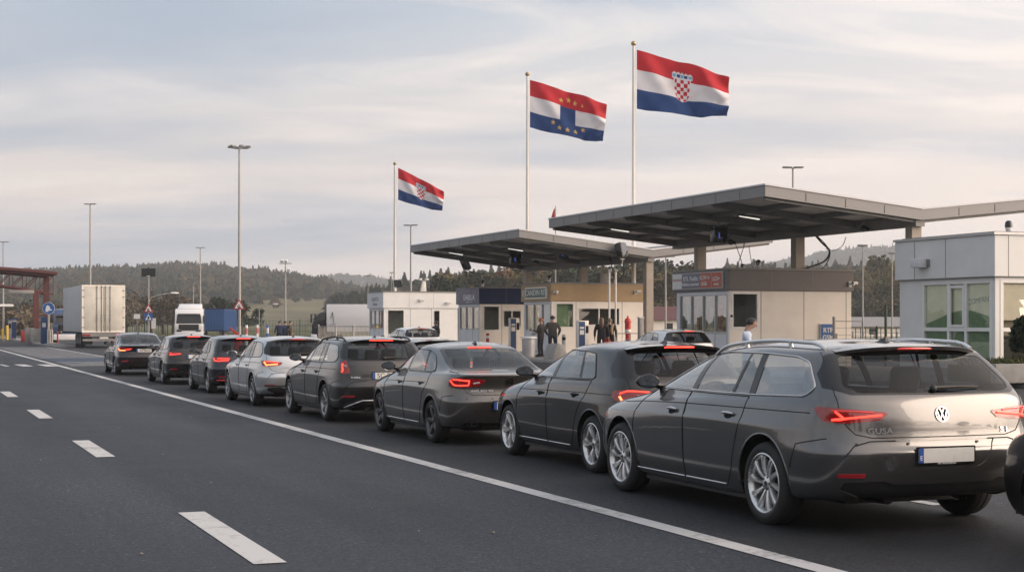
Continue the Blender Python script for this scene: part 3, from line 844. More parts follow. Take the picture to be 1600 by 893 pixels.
def sym(half):      # half outline from the centre line out: closed by its mirror image
    return [(y, z) for y, z in half] + [(-y, z) for y, z in reversed(half)]
BIGALLOY = dict(spokes=10, twist=.16, w0=.014, w1=.024, rim=.70, mat='alloy')
TWIN = dict(spokes=5, twist=.0, pair=.17, w0=.014, w1=.017, rim=.70, mat='alloy')
DARKFIVE = dict(spokes=5, twist=.06, w0=.035, w1=.035, rim=.69, mat='alloy_dark')
def wagon_spec(**k):
    wb, hw = k.get('wb', 2.73), k.get('hw', .90)
    f = hw / .98
    S = dict(up=WAGON_UP, wb=wb, hw=hw, wr=.34, paint=M['paint_grey'],
        dlo=[(wb - .46, 1.045), (wb - 1.30, 1.365), (1.0, 1.395), (.3, 1.395), (-.22, 1.375), (-.40, 1.335), (-.60, 1.14), (-.50, 1.07), (.3, 1.05)],
        wins=[('win0', [((1.43, 1.0), (1, .12))]), ('win1', [((1.34, 1.0), (-1, -.12)), ((.66, 1.0), (1, .32))]), ('win1', [((.625, 1.0), (-1, -.32)), ((.36, 1.0), (1, .06))]), ('win2', [((.27, 1.0), (-1, -.06))])],
        doors=[[(wb - .27, .31), (wb - .29, .55), (wb - .33, .80), (wb - .40, .98), (wb - .44, 1.033), (1.41, 1.033), (1.385, .80), (1.385, .27), (wb - .5, .27)],
               [(1.375, .27), (1.375, .80), (1.40, 1.033), (.33, 1.033), (.36, .86), (.42, .70), (.47, .56), (.51, .42), (.62, .27)]],
        handles=[(1.62, .86), (.58, .875)], sill=[((wb - .36, .275), (1.395, .275)), ((1.365, .275), (.63, .275))],
        mirror=(wb - .47, 1.04), crease=[[(wb + .05, .88), (wb - .4, .905), (1.4, .93), (.3, .94), (-.62, .945)]],
        bumper=[(-1.4, .12), (-.39, .12), (-.41, .50), (-.50, .70), (-.80, .755), (-1.4, .755)],
        bump_line=[(-.415, .50), (-.50, .70), (-.80, .755)],
        gate=sym([(0, .762), (.58 * f, .762), (.70 * f, .79), (.76 * f, .86), (.80 * f, 1.0), (.80 * f, 1.09), (.77 * f, 1.2), (.70 * f, 1.41), (0, 1.43)]),
        rsur=sym([(0, 1.085), (.70 * f, 1.09), (.83 * f, 1.14), (.80 * f, 1.25), (.70 * f, 1.39), (.66 * f, 1.405), (0, 1.42)]),
        rwin=sym([(0, 1.10), (.62 * f, 1.105), (.70 * f, 1.13), (.715 * f, 1.17), (.63 * f, 1.365), (.60 * f, 1.38), (0, 1.395)]),
        lampS=[(-1.4, .865), (-.93, .865), (-.76, .885), (-.66, .985), (-.68, 1.0), (-1.4, 1.005)],
        lampR=[(1.4 * f, .86), (.92 * f, .86), (.62 * f, .885), (.50 * f, .90), (.45 * f, .945), (.47 * f, .96), (.9 * f, 1.0), (1.4 * f, 1.01)],
        lamp_bars=[dict(p=[('s', -.83, .965), ('s', -.87, .905), ('r', .84 * f, .90), ('r', .72 * f, .915)], r=.010), dict(p=[('r', .72 * f, .915), ('r', .50 * f, .935)], r=.009), dict(p=[('s', -.84, .968), ('r', .84 * f, .972), ('r', .56 * f, .955)], r=.007, m='lamp_dim')],
        diff=sym([(0, .40), (.42 * f, .40), (.50 * f, .43), (.78 * f, .42), (.80 * f, .36), (.66 * f, .30), (.5 * f, .20), (0, .20)]),
        recess=sym([(0, .735), (.46 * f, .735), (.36 * f, .56), (.30 * f, .525), (0, .525)]), plate_z=.62,
        reflectors=[(.74 * f, .475, .10, .016)], bump_creases=[[(.40 * f, .738), (.60 * f, .735), (.72 * f, .70), (.80 * f, .62)]],
        emblem=(0, .935, .062), wiper=((.02, 1.125), (-.42, 1.135)), spoiler=dict(x0=-.42, x1=-.625, z=1.462, w=.62 * f), brake3=dict(x=-.627, z=1.443, w=.17, r=.009, m='lamp_dim'),
        rails=(wb - 1.35, -.42, .66 * hw, 'alloy'), fin=-.18, sensors=([.30 * f, .70 * f], .715), wheel=BIGALLOY, handle_mat='chrome')
    S.update(k); return S
def sedan_spec(**k):
    wb, hw = k.get('wb', 2.70), k.get('hw', .89)
    f = hw / .98
    S = dict(up=SEDAN_UP, deck=True, wb=wb, hw=hw, wr=.325, paint=M['paint_sedan'], rearx=.5,
        dlo=[(wb - .46, 1.045), (wb - 1.28, 1.36), (1.1, 1.385), (.55, 1.365), (.30, 1.30), (.10, 1.17), (.02, 1.07), (.1, 1.055)], dlo_r=.04,
        wins=[('win0', [((1.40, 1.0), (1, .12))]), ('win1', [((1.31, 1.0), (-1, -.12)), ((.50, 1.0), (1, -.25))]), ('win1', [((.455, 1.0), (-1, .25))])],
        doors=[[(wb - .27, .31), (wb - .29, .55), (wb - .33, .80), (wb - .40, .98), (wb - .44, 1.033), (1.38, 1.033), (1.355, .80), (1.355, .27), (wb - .5, .27)],
               [(1.345, .27), (1.345, .80), (1.37, 1.035), (.14, 1.04), (.22, .86), (.38, .72), (.46, .56), (.50, .42), (.60, .27)]],
        handles=[(1.58, .865), (.52, .88)], sill=[((wb - .36, .275), (1.365, .275)), ((1.335, .275), (.63, .275))],
        mirror=(wb - .47, 1.04), crease=[[(wb - .3, .86), (1.4, .875), (.3, .895)]],
        bumper=[(-1.4, .12), (-.385, .12), (-.41, .50), (-.50, .70), (-.80, .735), (-1.4, .735)], bump_line=[(-.415, .50), (-.50, .70), (-.80, .735)],
        gate=sym([(0, .742), (.60 * f, .742), (.70 * f, .78), (.74 * f, .86), (.80 * f, 1.03), (.80 * f, 1.085), (0, 1.088)]),
        rsur=sym([(0, 1.088), (.76 * f, 1.088), (.74 * f, 1.2), (.68 * f, 1.37), (.63 * f, 1.395), (0, 1.41)]),
        rwin=sym([(0, 1.10), (.70 * f, 1.10), (.69 * f, 1.18), (.635 * f, 1.35), (.60 * f, 1.372), (0, 1.39)]),
        lampS=[(-1.4, .85), (-.93, .85), (-.74, .86), (-.68, .93), (-.72, .985), (-1.4, .99)],
        lampR=[(1.4 * f, .845), (.90 * f, .845), (.58 * f, .865), (.50 * f, .88), (.40 * f, .955), (.45 * f, .965), (.9 * f, .99), (1.4 * f, 1.0)],
        lamp_bars=[dict(p=[('s', -.74, .95), ('s', -.80, .89), ('r', .82 * f, .88), ('r', .67 * f, .885), ('r', .66 * f, .95), ('r', .82 * f, .965), ('s', -.80, .965)], r=.011), dict(p=[('r', .60 * f, .91), ('r', .50 * f, .925)], r=.014, m='lamp_clear')],
        diff=sym([(0, .33), (.70 * f, .35), (.74 * f, .30), (.5 * f, .18), (0, .18)]),
        recess=sym([(0, .66), (.36 * f, .66), (.44 * f, .50), (0, .50)]), plate_z=.585, plate_par='bumper',
        emblem=(0, .935, .058), brake3=dict(on_glass=True, z=1.405, w=.19, r=.012), fin=.52, wheel=DARKFIVE, exhaust=[(.52, .33)], sensors=([.30 * f, .70 * f], .69), trim='gloss_black', trim_r=.008)
    S.update(k); return S
def hatch_spec(**k):
    wb, hw = k.get('wb', 2.62), k.get('hw', .88)
    f = hw / .98; d = .17
    S = dict(up=HATCH_UP, rshift=d, wb=wb, hw=hw, wr=.33, paint=M['paint_dark'],
        dlo=[(wb - .46, 1.055), (wb - 1.28, 1.37), (1.0, 1.395), (.45, 1.385), (.20, 1.36), (.03, 1.10), (.08, 1.07), (.5, 1.065)], dlo_r=.04,
        wins=[('win0', [((1.36, 1.0), (1, .12))]), ('win1', [((1.27, 1.0), (-1, -.12)), ((.46, 1.0), (1, -.22))]), ('win1', [((.42, 1.0), (-1, .22))])],
        doors=[[(wb - .27, .31), (wb - .29, .55), (wb - .33, .80), (wb - .40, .98), (wb - .44, 1.04), (1.34, 1.045), (1.315, .80), (1.315, .27), (wb - .5, .27)],
               [(1.305, .27), (1.305, .80), (1.33, 1.045), (.10, 1.05), (.20, .88), (.36, .72), (.46, .56), (.50, .42), (.60, .27)]],
        handles=[(1.54, .865), (.50, .88)], sill=[((wb - .36, .275), (1.325, .275)), ((1.295, .275), (.63, .275))],
        mirror=(wb - .47, 1.05), crease=[[(wb - .3, .88), (1.4, .895), (.3, .91), (-.5, .91)]],
        bumper=[(-1.4, .12), (-.385, .12), (-.40, .50), (-.46, .68), (-.64, .735), (-1.4, .735)], bump_line=[(-.405, .50), (-.46, .68), (-.64, .735)],
        gate=sym([(0, .742), (.58 * f, .742), (.68 * f, .78), (.72 * f, .88), (.78 * f, 1.03), (.78 * f, 1.10), (.70 * f, 1.41), (0, 1.42)]),
        rsur=sym([(0, 1.07), (.66 * f, 1.08), (.86 * f, 1.10), (.82 * f, 1.22), (.72 * f, 1.39), (.66 * f, 1.405), (0, 1.415)]),
        rwin=sym([(0, 1.11), (.58 * f, 1.115), (.655 * f, 1.14), (.66 * f, 1.18), (.60 * f, 1.345), (.56 * f, 1.365), (0, 1.38)]),
        lampS=[(-1.4, .83), (-.78, .83), (-.55, .85), (-.47, .90), (-.50, .965), (-1.4, .985)],
        lampR=[(1.4 * f, .825), (.90 * f, .825), (.60 * f, .835), (.50 * f, .86), (.43 * f, .92), (.46 * f, .95), (.9 * f, .985), (1.4 * f, .99)],
        lamp_bars=[dict(p=[('s', -.60, .90), ('s', -.63, .855), ('r', .78 * f, .85), ('r', .60 * f, .855)], r=.013, m='lamp_hot'), dict(p=[('s', -.60, .93), ('r', .80 * f, .96), ('r', .56 * f, .945), ('r', .47 * f, .915)], r=.010), dict(p=[('r', .70 * f, .905), ('r', .58 * f, .905)], r=.013, m='lamp_clear')],
        diff=sym([(0, .40), (.74 * f, .40), (.78 * f, .32), (.5 * f, .18), (0, .18)]),
        recess=sym([(0, .70), (.38 * f, .70), (.34 * f, .50), (0, .50)]), plate_z=.60,
        reflectors=[(.70 * f, .46, .09, .015)], emblem=(0, .95, .056), wiper=((.02, 1.13), (-.36, 1.14)), spoiler=dict(x0=-.27, x1=-.50, z=1.462, w=.66 * f), brake3=dict(x=-.503, z=1.443, w=.19, r=.011),
        fin=-.10, wheel=TWIN, trim='gloss_black', trim_r=.008)
    S.update(k); return S
# ================================================================ light, sky, air, ground
def v_at(px, s):
    k = (px - CX) / F
    return s * (ST + k * CT) / (CT - k * ST)
def loc(root_s=0, root_v=0): return sv(root_s, root_v)
def camera_and_light():
    cd = bpy.data.cameras.new('camera'); cam = bpy.data.objects.new('camera', cd); COL.objects.link(cam); SC.camera = cam
    cam.location = (0, 0, EYE); cam.rotation_euler = (pi / 2, 0, 0)
    cd.sensor_width = 36; cd.lens = F / 1600 * 36; cd.shift_y = (HZ - 446.5) / 1600; cd.clip_start = .1; cd.clip_end = 9000
    w = bpy.data.worlds.new('World'); SC.world = w; w.use_nodes = True
    nt = w.node_tree; nt.nodes.clear(); N = nt.nodes.new; L = nt.links.new
    out = N('ShaderNodeOutputWorld'); b1 = N('ShaderNodeBackground'); b2 = N('ShaderNodeBackground'); mx = N('ShaderNodeMixShader')
    sk = N('ShaderNodeTexSky'); sk.sky_type = 'NISHITA'; sk.sun_disc = False
    SUN_EL, d = radians(13), SUN_DIR
    sk.sun_elevation = SUN_EL; sk.sun_rotation = math.atan2(-d.x, -d.y) ; sk.air_density = 1.2; sk.dust_density = 2.0; sk.ozone_density = 2.5
    L(sk.outputs[0], b1.inputs[0]); b1.inputs[1].default_value = .09
    tc = N('ShaderNodeTexCoord'); sp = N('ShaderNodeSeparateXYZ'); L(tc.outputs['Generated'], sp.inputs[0])
    def mth(op, a, b=None, clamp=False):
        n = N('ShaderNodeMath'); n.operation = op; n.use_clamp = clamp
        for i, q in enumerate((a, b)):
            if q is None: continue
            if isinstance(q, (int, float)): n.inputs[i].default_value = q
            else: L(q, n.inputs[i])
        return n.outputs[0]
    zc = mth('MAXIMUM', sp.outputs['Z'], 0.0); zz = mth('ADD', zc, .20)
    cx_, cy_ = mth('DIVIDE', sp.outputs['X'], zz), mth('DIVIDE', sp.outputs['Y'], zz)
    cb = N('ShaderNodeCombineXYZ'); L(cx_, cb.inputs[0]); L(cy_, cb.inputs[1])
    mp = N('ShaderNodeMapping'); mp.inputs['Scale'].default_value = (.8, 1.9, 1); mp.inputs['Rotation'].default_value = (0, 0, .35); mp.inputs['Location'].default_value = (3.1, .7, 0); L(cb.outputs[0], mp.inputs[0])
    n1 = N('ShaderNodeTexNoise'); n1.inputs['Scale'].default_value = 1.5; n1.inputs['Detail'].default_value = 9; n1.inputs['Roughness'].default_value = .58; n1.inputs['Distortion'].default_value = 1.1; L(mp.outputs[0], n1.inputs['Vector'])
    n2 = N('ShaderNodeTexNoise'); n2.inputs['Scale'].default_value = .75; n2.inputs['Detail'].default_value = 5; L(mp.outputs[0], n2.inputs['Vector'])
    # cloud colour: cool grey overhead, pale warm towards the horizon
    rp = N('ShaderNodeValToRGB'); L(zc, rp.inputs[0]); e = rp.color_ramp.elements
    e[0].position = 0.0; e[0].color = (.95, .775, .70, 1); e[1].position = 1.0; e[1].color = (.46, .56, .70, 1)
    for p, c in ((.05, (.88, .745, .685, 1)), (.12, (.72, .66, .635, 1)), (.20, (.50, .56, .635, 1))):
        q = e.new(p); q.color = c
    hi = N('ShaderNodeMix'); hi.data_type = 'RGBA'; hi.inputs['B'].default_value = (.92, .825, .765, 1)
    f1 = N('ShaderNodeMapRange'); f1.inputs['From Min'].default_value = .46; f1.inputs['From Max'].default_value = .62; f1.inputs['To Max'].default_value = .62; L(n1.outputs['Fac'], f1.inputs['Value'])
    L(f1.outputs[0], hi.inputs['Factor']); L(rp.outputs[0], hi.inputs['A'])
    lo = N('ShaderNodeMix'); lo.data_type = 'RGBA'; lo.inputs['B'].default_value = (.37, .44, .545, 1)
    f2 = N('ShaderNodeMapRange'); f2.inputs['From Min'].default_value = .53; f2.inputs['From Max'].default_value = .36; f2.inputs['To Max'].default_value = .9; L(n2.outputs['Fac'], f2.inputs['Value'])
    L(f2.outputs[0], lo.inputs['Factor']); L(hi.outputs['Result'], lo.inputs['A'])
    # the evening side of the sky, behind the camera, glows warm and bright
    dt = N('ShaderNodeVectorMath'); dt.operation = 'DOT_PRODUCT'; L(tc.outputs['Generated'], dt.inputs[0]); dt.inputs[1].default_value = (-d.x, -d.y, -d.z)
    g = mth('POWER', mth('MULTIPLY', mth('ADD', dt.outputs['Value'], 1.0), .5), 5.0)
    gl = N('ShaderNodeVectorMath'); gl.operation = 'SCALE'; gl.inputs[0].default_value = (2.2, 1.68, 1.3); L(g, gl.inputs['Scale'])
    ad = N('ShaderNodeVectorMath'); ad.operation = 'ADD'; L(lo.outputs['Result'], ad.inputs[0]); L(gl.outputs[0], ad.inputs[1])
    L(ad.outputs[0], b2.inputs[0]); b2.inputs[1].default_value = 1.22
    mx.inputs[0].default_value = .90
    L(b1.outputs[0], mx.inputs[1]); L(b2.outputs[0], mx.inputs[2]); L(mx.outputs[0], out.inputs[0])
    sd = bpy.data.lights.new('sun', 'SUN'); so = bpy.data.objects.new('sun', sd); COL.objects.link(so)
    sd.energy = 4.6; sd.angle = radians(58); sd.color = (1.0, .80, .63)
    so.rotation_euler = SUN_DIR.to_track_quat('-Z', 'Y').to_euler(); so.location = (0, -20, 30)
    SC.view_settings.view_transform = 'Standard'; SC.view_settings.look = 'None'; SC.view_settings.gamma = 1; SC.view_settings.exposure = 0.0; SC.view_settings.use_curve_mapping = False
    SC.render.engine = 'CYCLES'; c = SC.cycles
    c.max_bounces = 8; c.diffuse_bounces = 3; c.glossy_bounces = 4; c.transparent_max_bounces = 24; c.transmission_bounces = 4; c.volume_bounces = 0
    c.use_denoising = True; c.caustics_reflective = False; c.caustics_refractive = False; c.sample_clamp_indirect = 6
_a = ROAD_ANGLE + radians(60)         # light travels along the queue and a little to its left
SUN_DIR = V((cos(_a) * cos(radians(13)), sin(_a) * cos(radians(13)), -sin(radians(13))))

def haze():
    m = bpy.data.materials.new('haze_air'); m.use_nodes = True; nt = m.node_tree; nt.nodes.clear()
    o = nt.nodes.new('ShaderNodeOutputMaterial'); v = nt.nodes.new('ShaderNodeVolumePrincipled')
    v.inputs['Color'].default_value = (.90, .95, 1.0, 1); v.inputs['Density'].default_value = HAZE; v.inputs['Anisotropy'].default_value = .3
    nt.links.new(v.outputs[0], o.inputs['Volume'])
    b = MB(); b.boxr((-2700, 2700), (-300, 3000), (-2, 128)); ob = b.build('haze', m, smooth=0); tag(ob, kind='stuff')
HAZE = .00036

def asphalt(name, base, patch=.25):
    m, nt, b = new_mat(name); N = nt.nodes.new; L = nt.links.new
    tc = N('ShaderNodeTexCoord')
    def noise(sc, det=8, rough=.6, vec=None):
        n = N('ShaderNodeTexNoise'); n.inputs['Scale'].default_value = sc; n.inputs['Detail'].default_value = det; n.inputs['Roughness'].default_value = rough; L(vec or tc.outputs['Object'], n.inputs['Vector']); return n.outputs['Fac']
    # worn wheel tracks and patches stretched along the road
    mp = N('ShaderNodeMapping'); mp.inputs['Scale'].default_value = (.55, .05, 1); L(tc.outputs['Object'], mp.inputs[0])
    big = noise(1.0, 6, .55, mp.outputs[0]); blot = noise(.35, 7, .62); fine = noise(38, 5, .8); mid = noise(14, 6, .75)
    vo = N('ShaderNodeTexVoronoi'); vo.inputs['Scale'].default_value = 75; L(tc.outputs['Object'], vo.inputs['Vector'])
    def ramp(f, a, bb, lo, hi):
        r = N('ShaderNodeMapRange'); r.inputs['From Min'].default_value = a; r.inputs['From Max'].default_value = bb; r.inputs['To Min'].default_value = lo; r.inputs['To Max'].default_value = hi; L(f, r.inputs['Value']); return r.outputs[0]
    def mul(a, bb):
        q = N('ShaderNodeMath'); q.operation = 'MULTIPLY'; L(a, q.inputs[0]); L(bb, q.inputs[1]); return q.outputs[0]
    f = mul(mul(ramp(big, .36, .64, 1 - patch, 1 + patch), ramp(blot, .36, .64, .74, 1.25)), mul(ramp(fine, .38, .62, .35, 1.70), ramp(mid, .38, .62, .66, 1.34)))
    # pale stone chips
    w = N('ShaderNodeTexWhiteNoise'); w.noise_dimensions = '3D'; L(vo.outputs['Position'], w.inputs['Vector'])
    ch = ramp(w.outputs['Value'], .95, .97, 1.0, 2.4); f = mul(f, ch)
    vs = N('ShaderNodeVectorMath'); vs.operation = 'SCALE'; vs.inputs[0].default_value = base; L(f, vs.inputs['Scale'])
    L(vs.outputs[0], b.inputs['Base Color'])
    L(ramp(blot, .3, .7, .58, .78), b.inputs['Roughness']); b.inputs['Specular IOR Level'].default_value = .22
    bp = N('ShaderNodeBump'); bp.inputs['Strength'].default_value = .55; bp.inputs['Distance'].default_value = .006; L(fine, bp.inputs['Height']); L(bp.outputs[0], b.inputs['Normal'])
    return m
def line_paint(name, col, wear=.5):
    m, nt, b = new_mat(name); N = nt.nodes.new; L = nt.links.new
    tc = N('ShaderNodeTexCoord'); n = N('ShaderNodeTexNoise'); n.inputs['Scale'].default_value = 14; n.inputs['Detail'].default_value = 9; n.inputs['Roughness'].default_value = .72; L(tc.outputs['Object'], n.inputs['Vector'])
    n3 = N('ShaderNodeTexNoise'); n3.inputs['Scale'].default_value = 1.3; n3.inputs['Detail'].default_value = 5; L(tc.outputs['Object'], n3.inputs['Vector'])
    ad = N('ShaderNodeMath'); ad.operation = 'ADD'; L(n.outputs['Fac'], ad.inputs[0]); L(n3.outputs['Fac'], ad.inputs[1])
    r = N('ShaderNodeMapRange'); r.inputs['From Min'].default_value = 1.02; r.inputs['From Max'].default_value = 1.26; r.inputs['To Max'].default_value = wear; L(ad.outputs[0], r.inputs['Value'])
    mx = N('ShaderNodeMix'); mx.data_type = 'RGBA'; mx.inputs['A'].default_value = (*col, 1); mx.inputs['B'].default_value = (.06, .06, .062, 1); L(r.outputs[0], mx.inputs['Factor']); L(mx.outputs['Result'], b.inputs['Base Color'])
    b.inputs['Roughness'].default_value = .6
    return m
def road_frame(name, kind=None):
    return None
def sheet(name, rects, z, m, kind='structure', sub=False):
    """flat sheet(s) in road coordinates (v, s); placed with the road's own axes so the surface runs along it"""
    b = MB()
    for (v0, v1, s0, s1) in rects: b.add([(v0, s0, z), (v1, s0, z), (v1, s1, z), (v0, s1, z)], [(0, 1, 2, 3)])
    o = b.build(name, m, smooth=0); o.rotation_euler = (0, 0, TH); tag(o, kind=kind); return o
def ground():
    gm, nt, b = new_mat('field_grass'); N = nt.nodes.new; L = nt.links.new
    tc = N('ShaderNodeTexCoord'); n = N('ShaderNodeTexNoise'); n.inputs['Scale'].default_value = .02; n.inputs['Detail'].default_value = 10; n.inputs['Roughness'].default_value = .65; L(tc.outputs['Object'], n.inputs['Vector'])
    r = N('ShaderNodeValToRGB'); e = r.color_ramp.elements; e[0].position = .32; e[0].color = (.075, .085, .035, 1); e[1].position = .68; e[1].color = (.15, .125, .065, 1); q = e.new(.5); q.color = (.10, .10, .045, 1)
    L(n.outputs['Fac'], r.inputs[0]); L(r.outputs[0], b.inputs['Base Color']); b.inputs['Roughness'].default_value = .95; b.inputs['Specular IOR Level'].default_value = .1
    M['grass'] = gm
    g = MB(); g.add([(-2600, -250, -.05), (2600, -250, -.05), (2600, 2900, -.05), (-2600, 2900, -.05)], [(0, 1, 2, 3)]); o = g.build('ground', gm, smooth=0); tag(o, kind='structure')
    M['asphalt'] = asphalt('asphalt', (.028, .0325, .041), .26); M['asphalt_dark'] = asphalt('asphalt_lane', (.023, .025, .029), .3)
    M['line'] = line_paint('line_white', (.47, .47, .465), .7); M['line_worn'] = line_paint('line_worn', (.42, .43, .44), .9); M['line_blue'] = line_paint('line_blue', (.09, .16, .28), .9)
    M['concrete'] = mat('concrete', (.30, .29, .275), .85, var=.2, scale=2.5, bump=.15); M['pavers'] = mat('island_paving', (.20, .195, .19), .85, var=.2, scale=3, bump=.2)
    sheet('road', [(-30, 5.78, -30, 230)], 0, M['asphalt']); sheet('queue_lane', [(5.78, 48, -30, 200)], 0, M['asphalt_dark'])
    # painted markings
    sheet('lane_line', [(5.66, 5.85, -10, 170)], .006, M['line'])
    dash = []
    for px, py, py2 in ((364, 800, 880), (143, 688, 714), (60, 640, 653.5), (13, 611, 620)):
        pass
    def sgr(px, py):
        Y = F * EYE / (py - HZ); X = (px - CX) / F * Y; return -X * ST + Y * CT, X * CT + Y * ST
    ds = []
    for a, b_ in (((302, 800), (425, 880)), ((128, 688), (158, 714)), ((52, 640), (70, 653.5)), ((9, 611.5), (20, 620))):
        s1, v1 = sgr(*a); s0, v0 = sgr(*b_); ds.append((s0, s1, (v0 + v1) / 2))
    w = .115
    v0 = sum(d[2] for d in ds) / len(ds)
    rects = [(v0 - w, v0 + w, d[0], d[1]) for d in ds]
    per = (ds[-1][0] - ds[0][0]) / 3
    s = ds[0][0] - per
    rects += [(v0 - w, v0 + w, s, s + 3.0)]
    s = ds[-1][0] + per
    while s < 150: rects.append((v0 - w, v0 + w, s, s + 3.0)); s += per
    sheet('centre_dashes', rects, .006, M['line'])
    # give-way dashes across the left lane and the painted hatching before the truck lane
    gw = []
    for x0, x1 in ((-70, -48), (-33, -12), (0, 12), (25, 48), (61, 87)):
        sA, vA = sgr(x0, 570.5); sB, vB = sgr(x1, 570.5); gw.append((vA, vB, (sA + sB) / 2))
    sG = sum(g_[2] for g_ in gw) / len(gw)
    gmb = MB()
    for (a, b_, ss) in gw: gmb.add([(a + .12, ss - 1.6, .006), (b_, ss - 1.6, .006), (b_ - .12, ss + 1.4, .006), (a, ss + 1.4, .006)], [(0, 1, 2, 3)])
    o = gmb.build('give_way_dashes', M['line'], smooth=0); o.rotation_euler = (0, 0, TH); tag(o, kind='structure')
    h = MB(); hb = MB()
    s = 62.0; k = 0
    while s < 112:
        a, b_ = 6.15, min(9.4, 6.15 + (s - 56) * .30)
        (hb if 68 < s < 76 else h).add([(a, s, .006), (b_, s + .5, .006), (b_, s + 1.0, .006), (a, s + .5, .006)], [(0, 1, 2, 3)]); s += 1.75; k += 1
    h.add([(9.25, 78, .0065), (9.42, 78, .0065), (9.42, 110, .0065), (9.25, 110, .0065)], [(0, 1, 2, 3)])
    o = h.build('hatch_marking', M['line_worn'], smooth=0); o.rotation_euler = (0, 0, TH); tag(o, kind='structure')
    o = hb.build('blue_hatch_marking', M['line_blue'], smooth=0); o.rotation_euler = (0, 0, TH); tag(o, kind='structure')
    sheet('next_lane_line', [(8.70, 8.84, s_, s_ + 3) for s_ in [-6.2 + 9 * q for q in range(8)]], .006, M['line_worn'])
    # small stones lying on the asphalt
    g = MB(); rr = random.Random(11)
    for k in range(70):
        s, v = rr.uniform(7, 30), rr.uniform(-8, 5); r_ = rr.uniform(.006, .016); p = sv(s, v, r_ * .5); g.ball(p, (r_, r_ * .8, r_ * .6), 6, 4)
    o = g.build('gravel', mat('pebble', (.22, .21, .19), .9, var=.4, scale=1.5), smooth=60); tag(o, kind='stuff')
    # traffic islands with kerbs
    for nm, v0_, v1_, s0, s1 in (('booth_island', 24.9, 31.9, 37.5, 100), ('exit_island', 26.4, 40, 30.5, 38.6), ('gantry_island', 9.75, 11.1, 108, 190)):
        b = MB(); pl = rounded([(v0_, s0), (v1_, s0), (v1_, s1), (v0_, s1)], .6, 6); b.prism(pl, lambda x, y, z: V((x, y, z)), -.02, .14)
        q = b.build(nm, M['concrete'], bevel=.02, seg=2); q.rotation_euler = (0, 0, TH); tag(q, kind='structure')
        pl2 = rounded([(v0_ + .18, s0 + .18), (v1_ - .18, s0 + .18), (v1_ - .18, s1 - .18), (v0_ + .18, s1 - .18)], .5, 6); b = MB(); b.add([(x, y, .145) for x, y in pl2], [tuple(range(len(pl2)))])
        q = b.build(nm + '_paving', M['pavers'], smooth=0); q.rotation_euler = (0, 0, TH); tag(q, kind='structure')

# ---------------------------------------------------------------- hills and woods
def interp(pts, x):
    if x <= pts[0][0]: return pts[0][1]
    for (a, ya), (b, yb) in zip(pts, pts[1:]):
        if x <= b: t = (x - a) / (b - a); t = t * t * (3 - 2 * t); return ya + (yb - ya) * t
    return pts[-1][1]
def hill_z(sky, px, D, t):
    z = EYE + (HZ - interp(sky, px)) / F * D
    prof = sin(min(t, 1) * pi / 2) ** 1.4 if t <= 1 else max(0.0, 1 - (t - 1) * .9)
    return max(z, 0) * prof
def hill(name, sky, D, D0, m, x0, x1, step=10, rows=18, rough=.05, seed=1):
    b = MB(); rr = random.Random(seed); vs, fs = [], []
    xs = [x0 + step * i for i in range(int((x1 - x0) / step) + 1)]
    ph = [rr.uniform(0, 6.3) for _ in range(4)]
    for px in xs:
        for j in range(rows + 1):
            t = 1.7 * j / rows; Y = D0 + (D - D0) * t
            z = hill_z(sky, px, D, t) * (1 + rough * sin(px * .021 + t * 5 + ph[0]) * sin(t * 3 + px * .008 + ph[1])) - .3
            vs.append(((px - CX) / F * Y, Y, z))
    n = rows + 1
    for i in range(len(xs) - 1):
        for j in range(rows): fs.append((i * n + j, (i + 1) * n + j, (i + 1) * n + j + 1, i * n + j + 1))
    b.add(vs, fs); o = b.build(name, m, smooth=80); tag(o, kind='structure')
    ph_ = ph
    def z_of(px, t): return hill_z(sky, px, D, t) * (1 + rough * sin(px * .021 + t * 5 + ph_[0]) * sin(t * 3 + px * .008 + ph_[1])) - .3
    return z_of
def foliage_mat(name, cols, scale=.09, rnd_obj=False):
    m, nt, b = new_mat(name); N = nt.nodes.new; L = nt.links.new
    r = N('ShaderNodeValToRGB'); e = r.color_ramp.elements
    e[0].position = .36; e[0].color = (*cols[0], 1); e[1].position = .66; e[1].color = (*cols[-1], 1)
    for i, c in enumerate(cols[1:-1]): q = e.new(.36 + .30 * (i + 1) / (len(cols) - 1)); q.color = (*c, 1)
    tc = N('ShaderNodeTexCoord'); n = N('ShaderNodeTexNoise'); n.inputs['Scale'].default_value = scale; n.inputs['Detail'].default_value = 7; n.inputs['Roughness'].default_value = .75; L(tc.outputs['Object'], n.inputs['Vector'])
    if rnd_obj:
        oi = N('ShaderNodeObjectInfo'); mr = N('ShaderNodeMapRange'); mr.inputs['To Min'].default_value = -.22; mr.inputs['To Max'].default_value = .22; L(oi.outputs['Random'], mr.inputs['Value'])
        ad = N('ShaderNodeMath'); ad.operation = 'ADD'; L(n.outputs['Fac'], ad.inputs[0]); L(mr.outputs[0], ad.inputs[1]); L(ad.outputs[0], r.inputs[0])
    else: L(n.outputs['Fac'], r.inputs[0])
    L(r.outputs[0], b.inputs['Base Color']); b.inputs['Roughness'].default_value = .8; b.inputs['Specular IOR Level'].default_value = .15
    return m
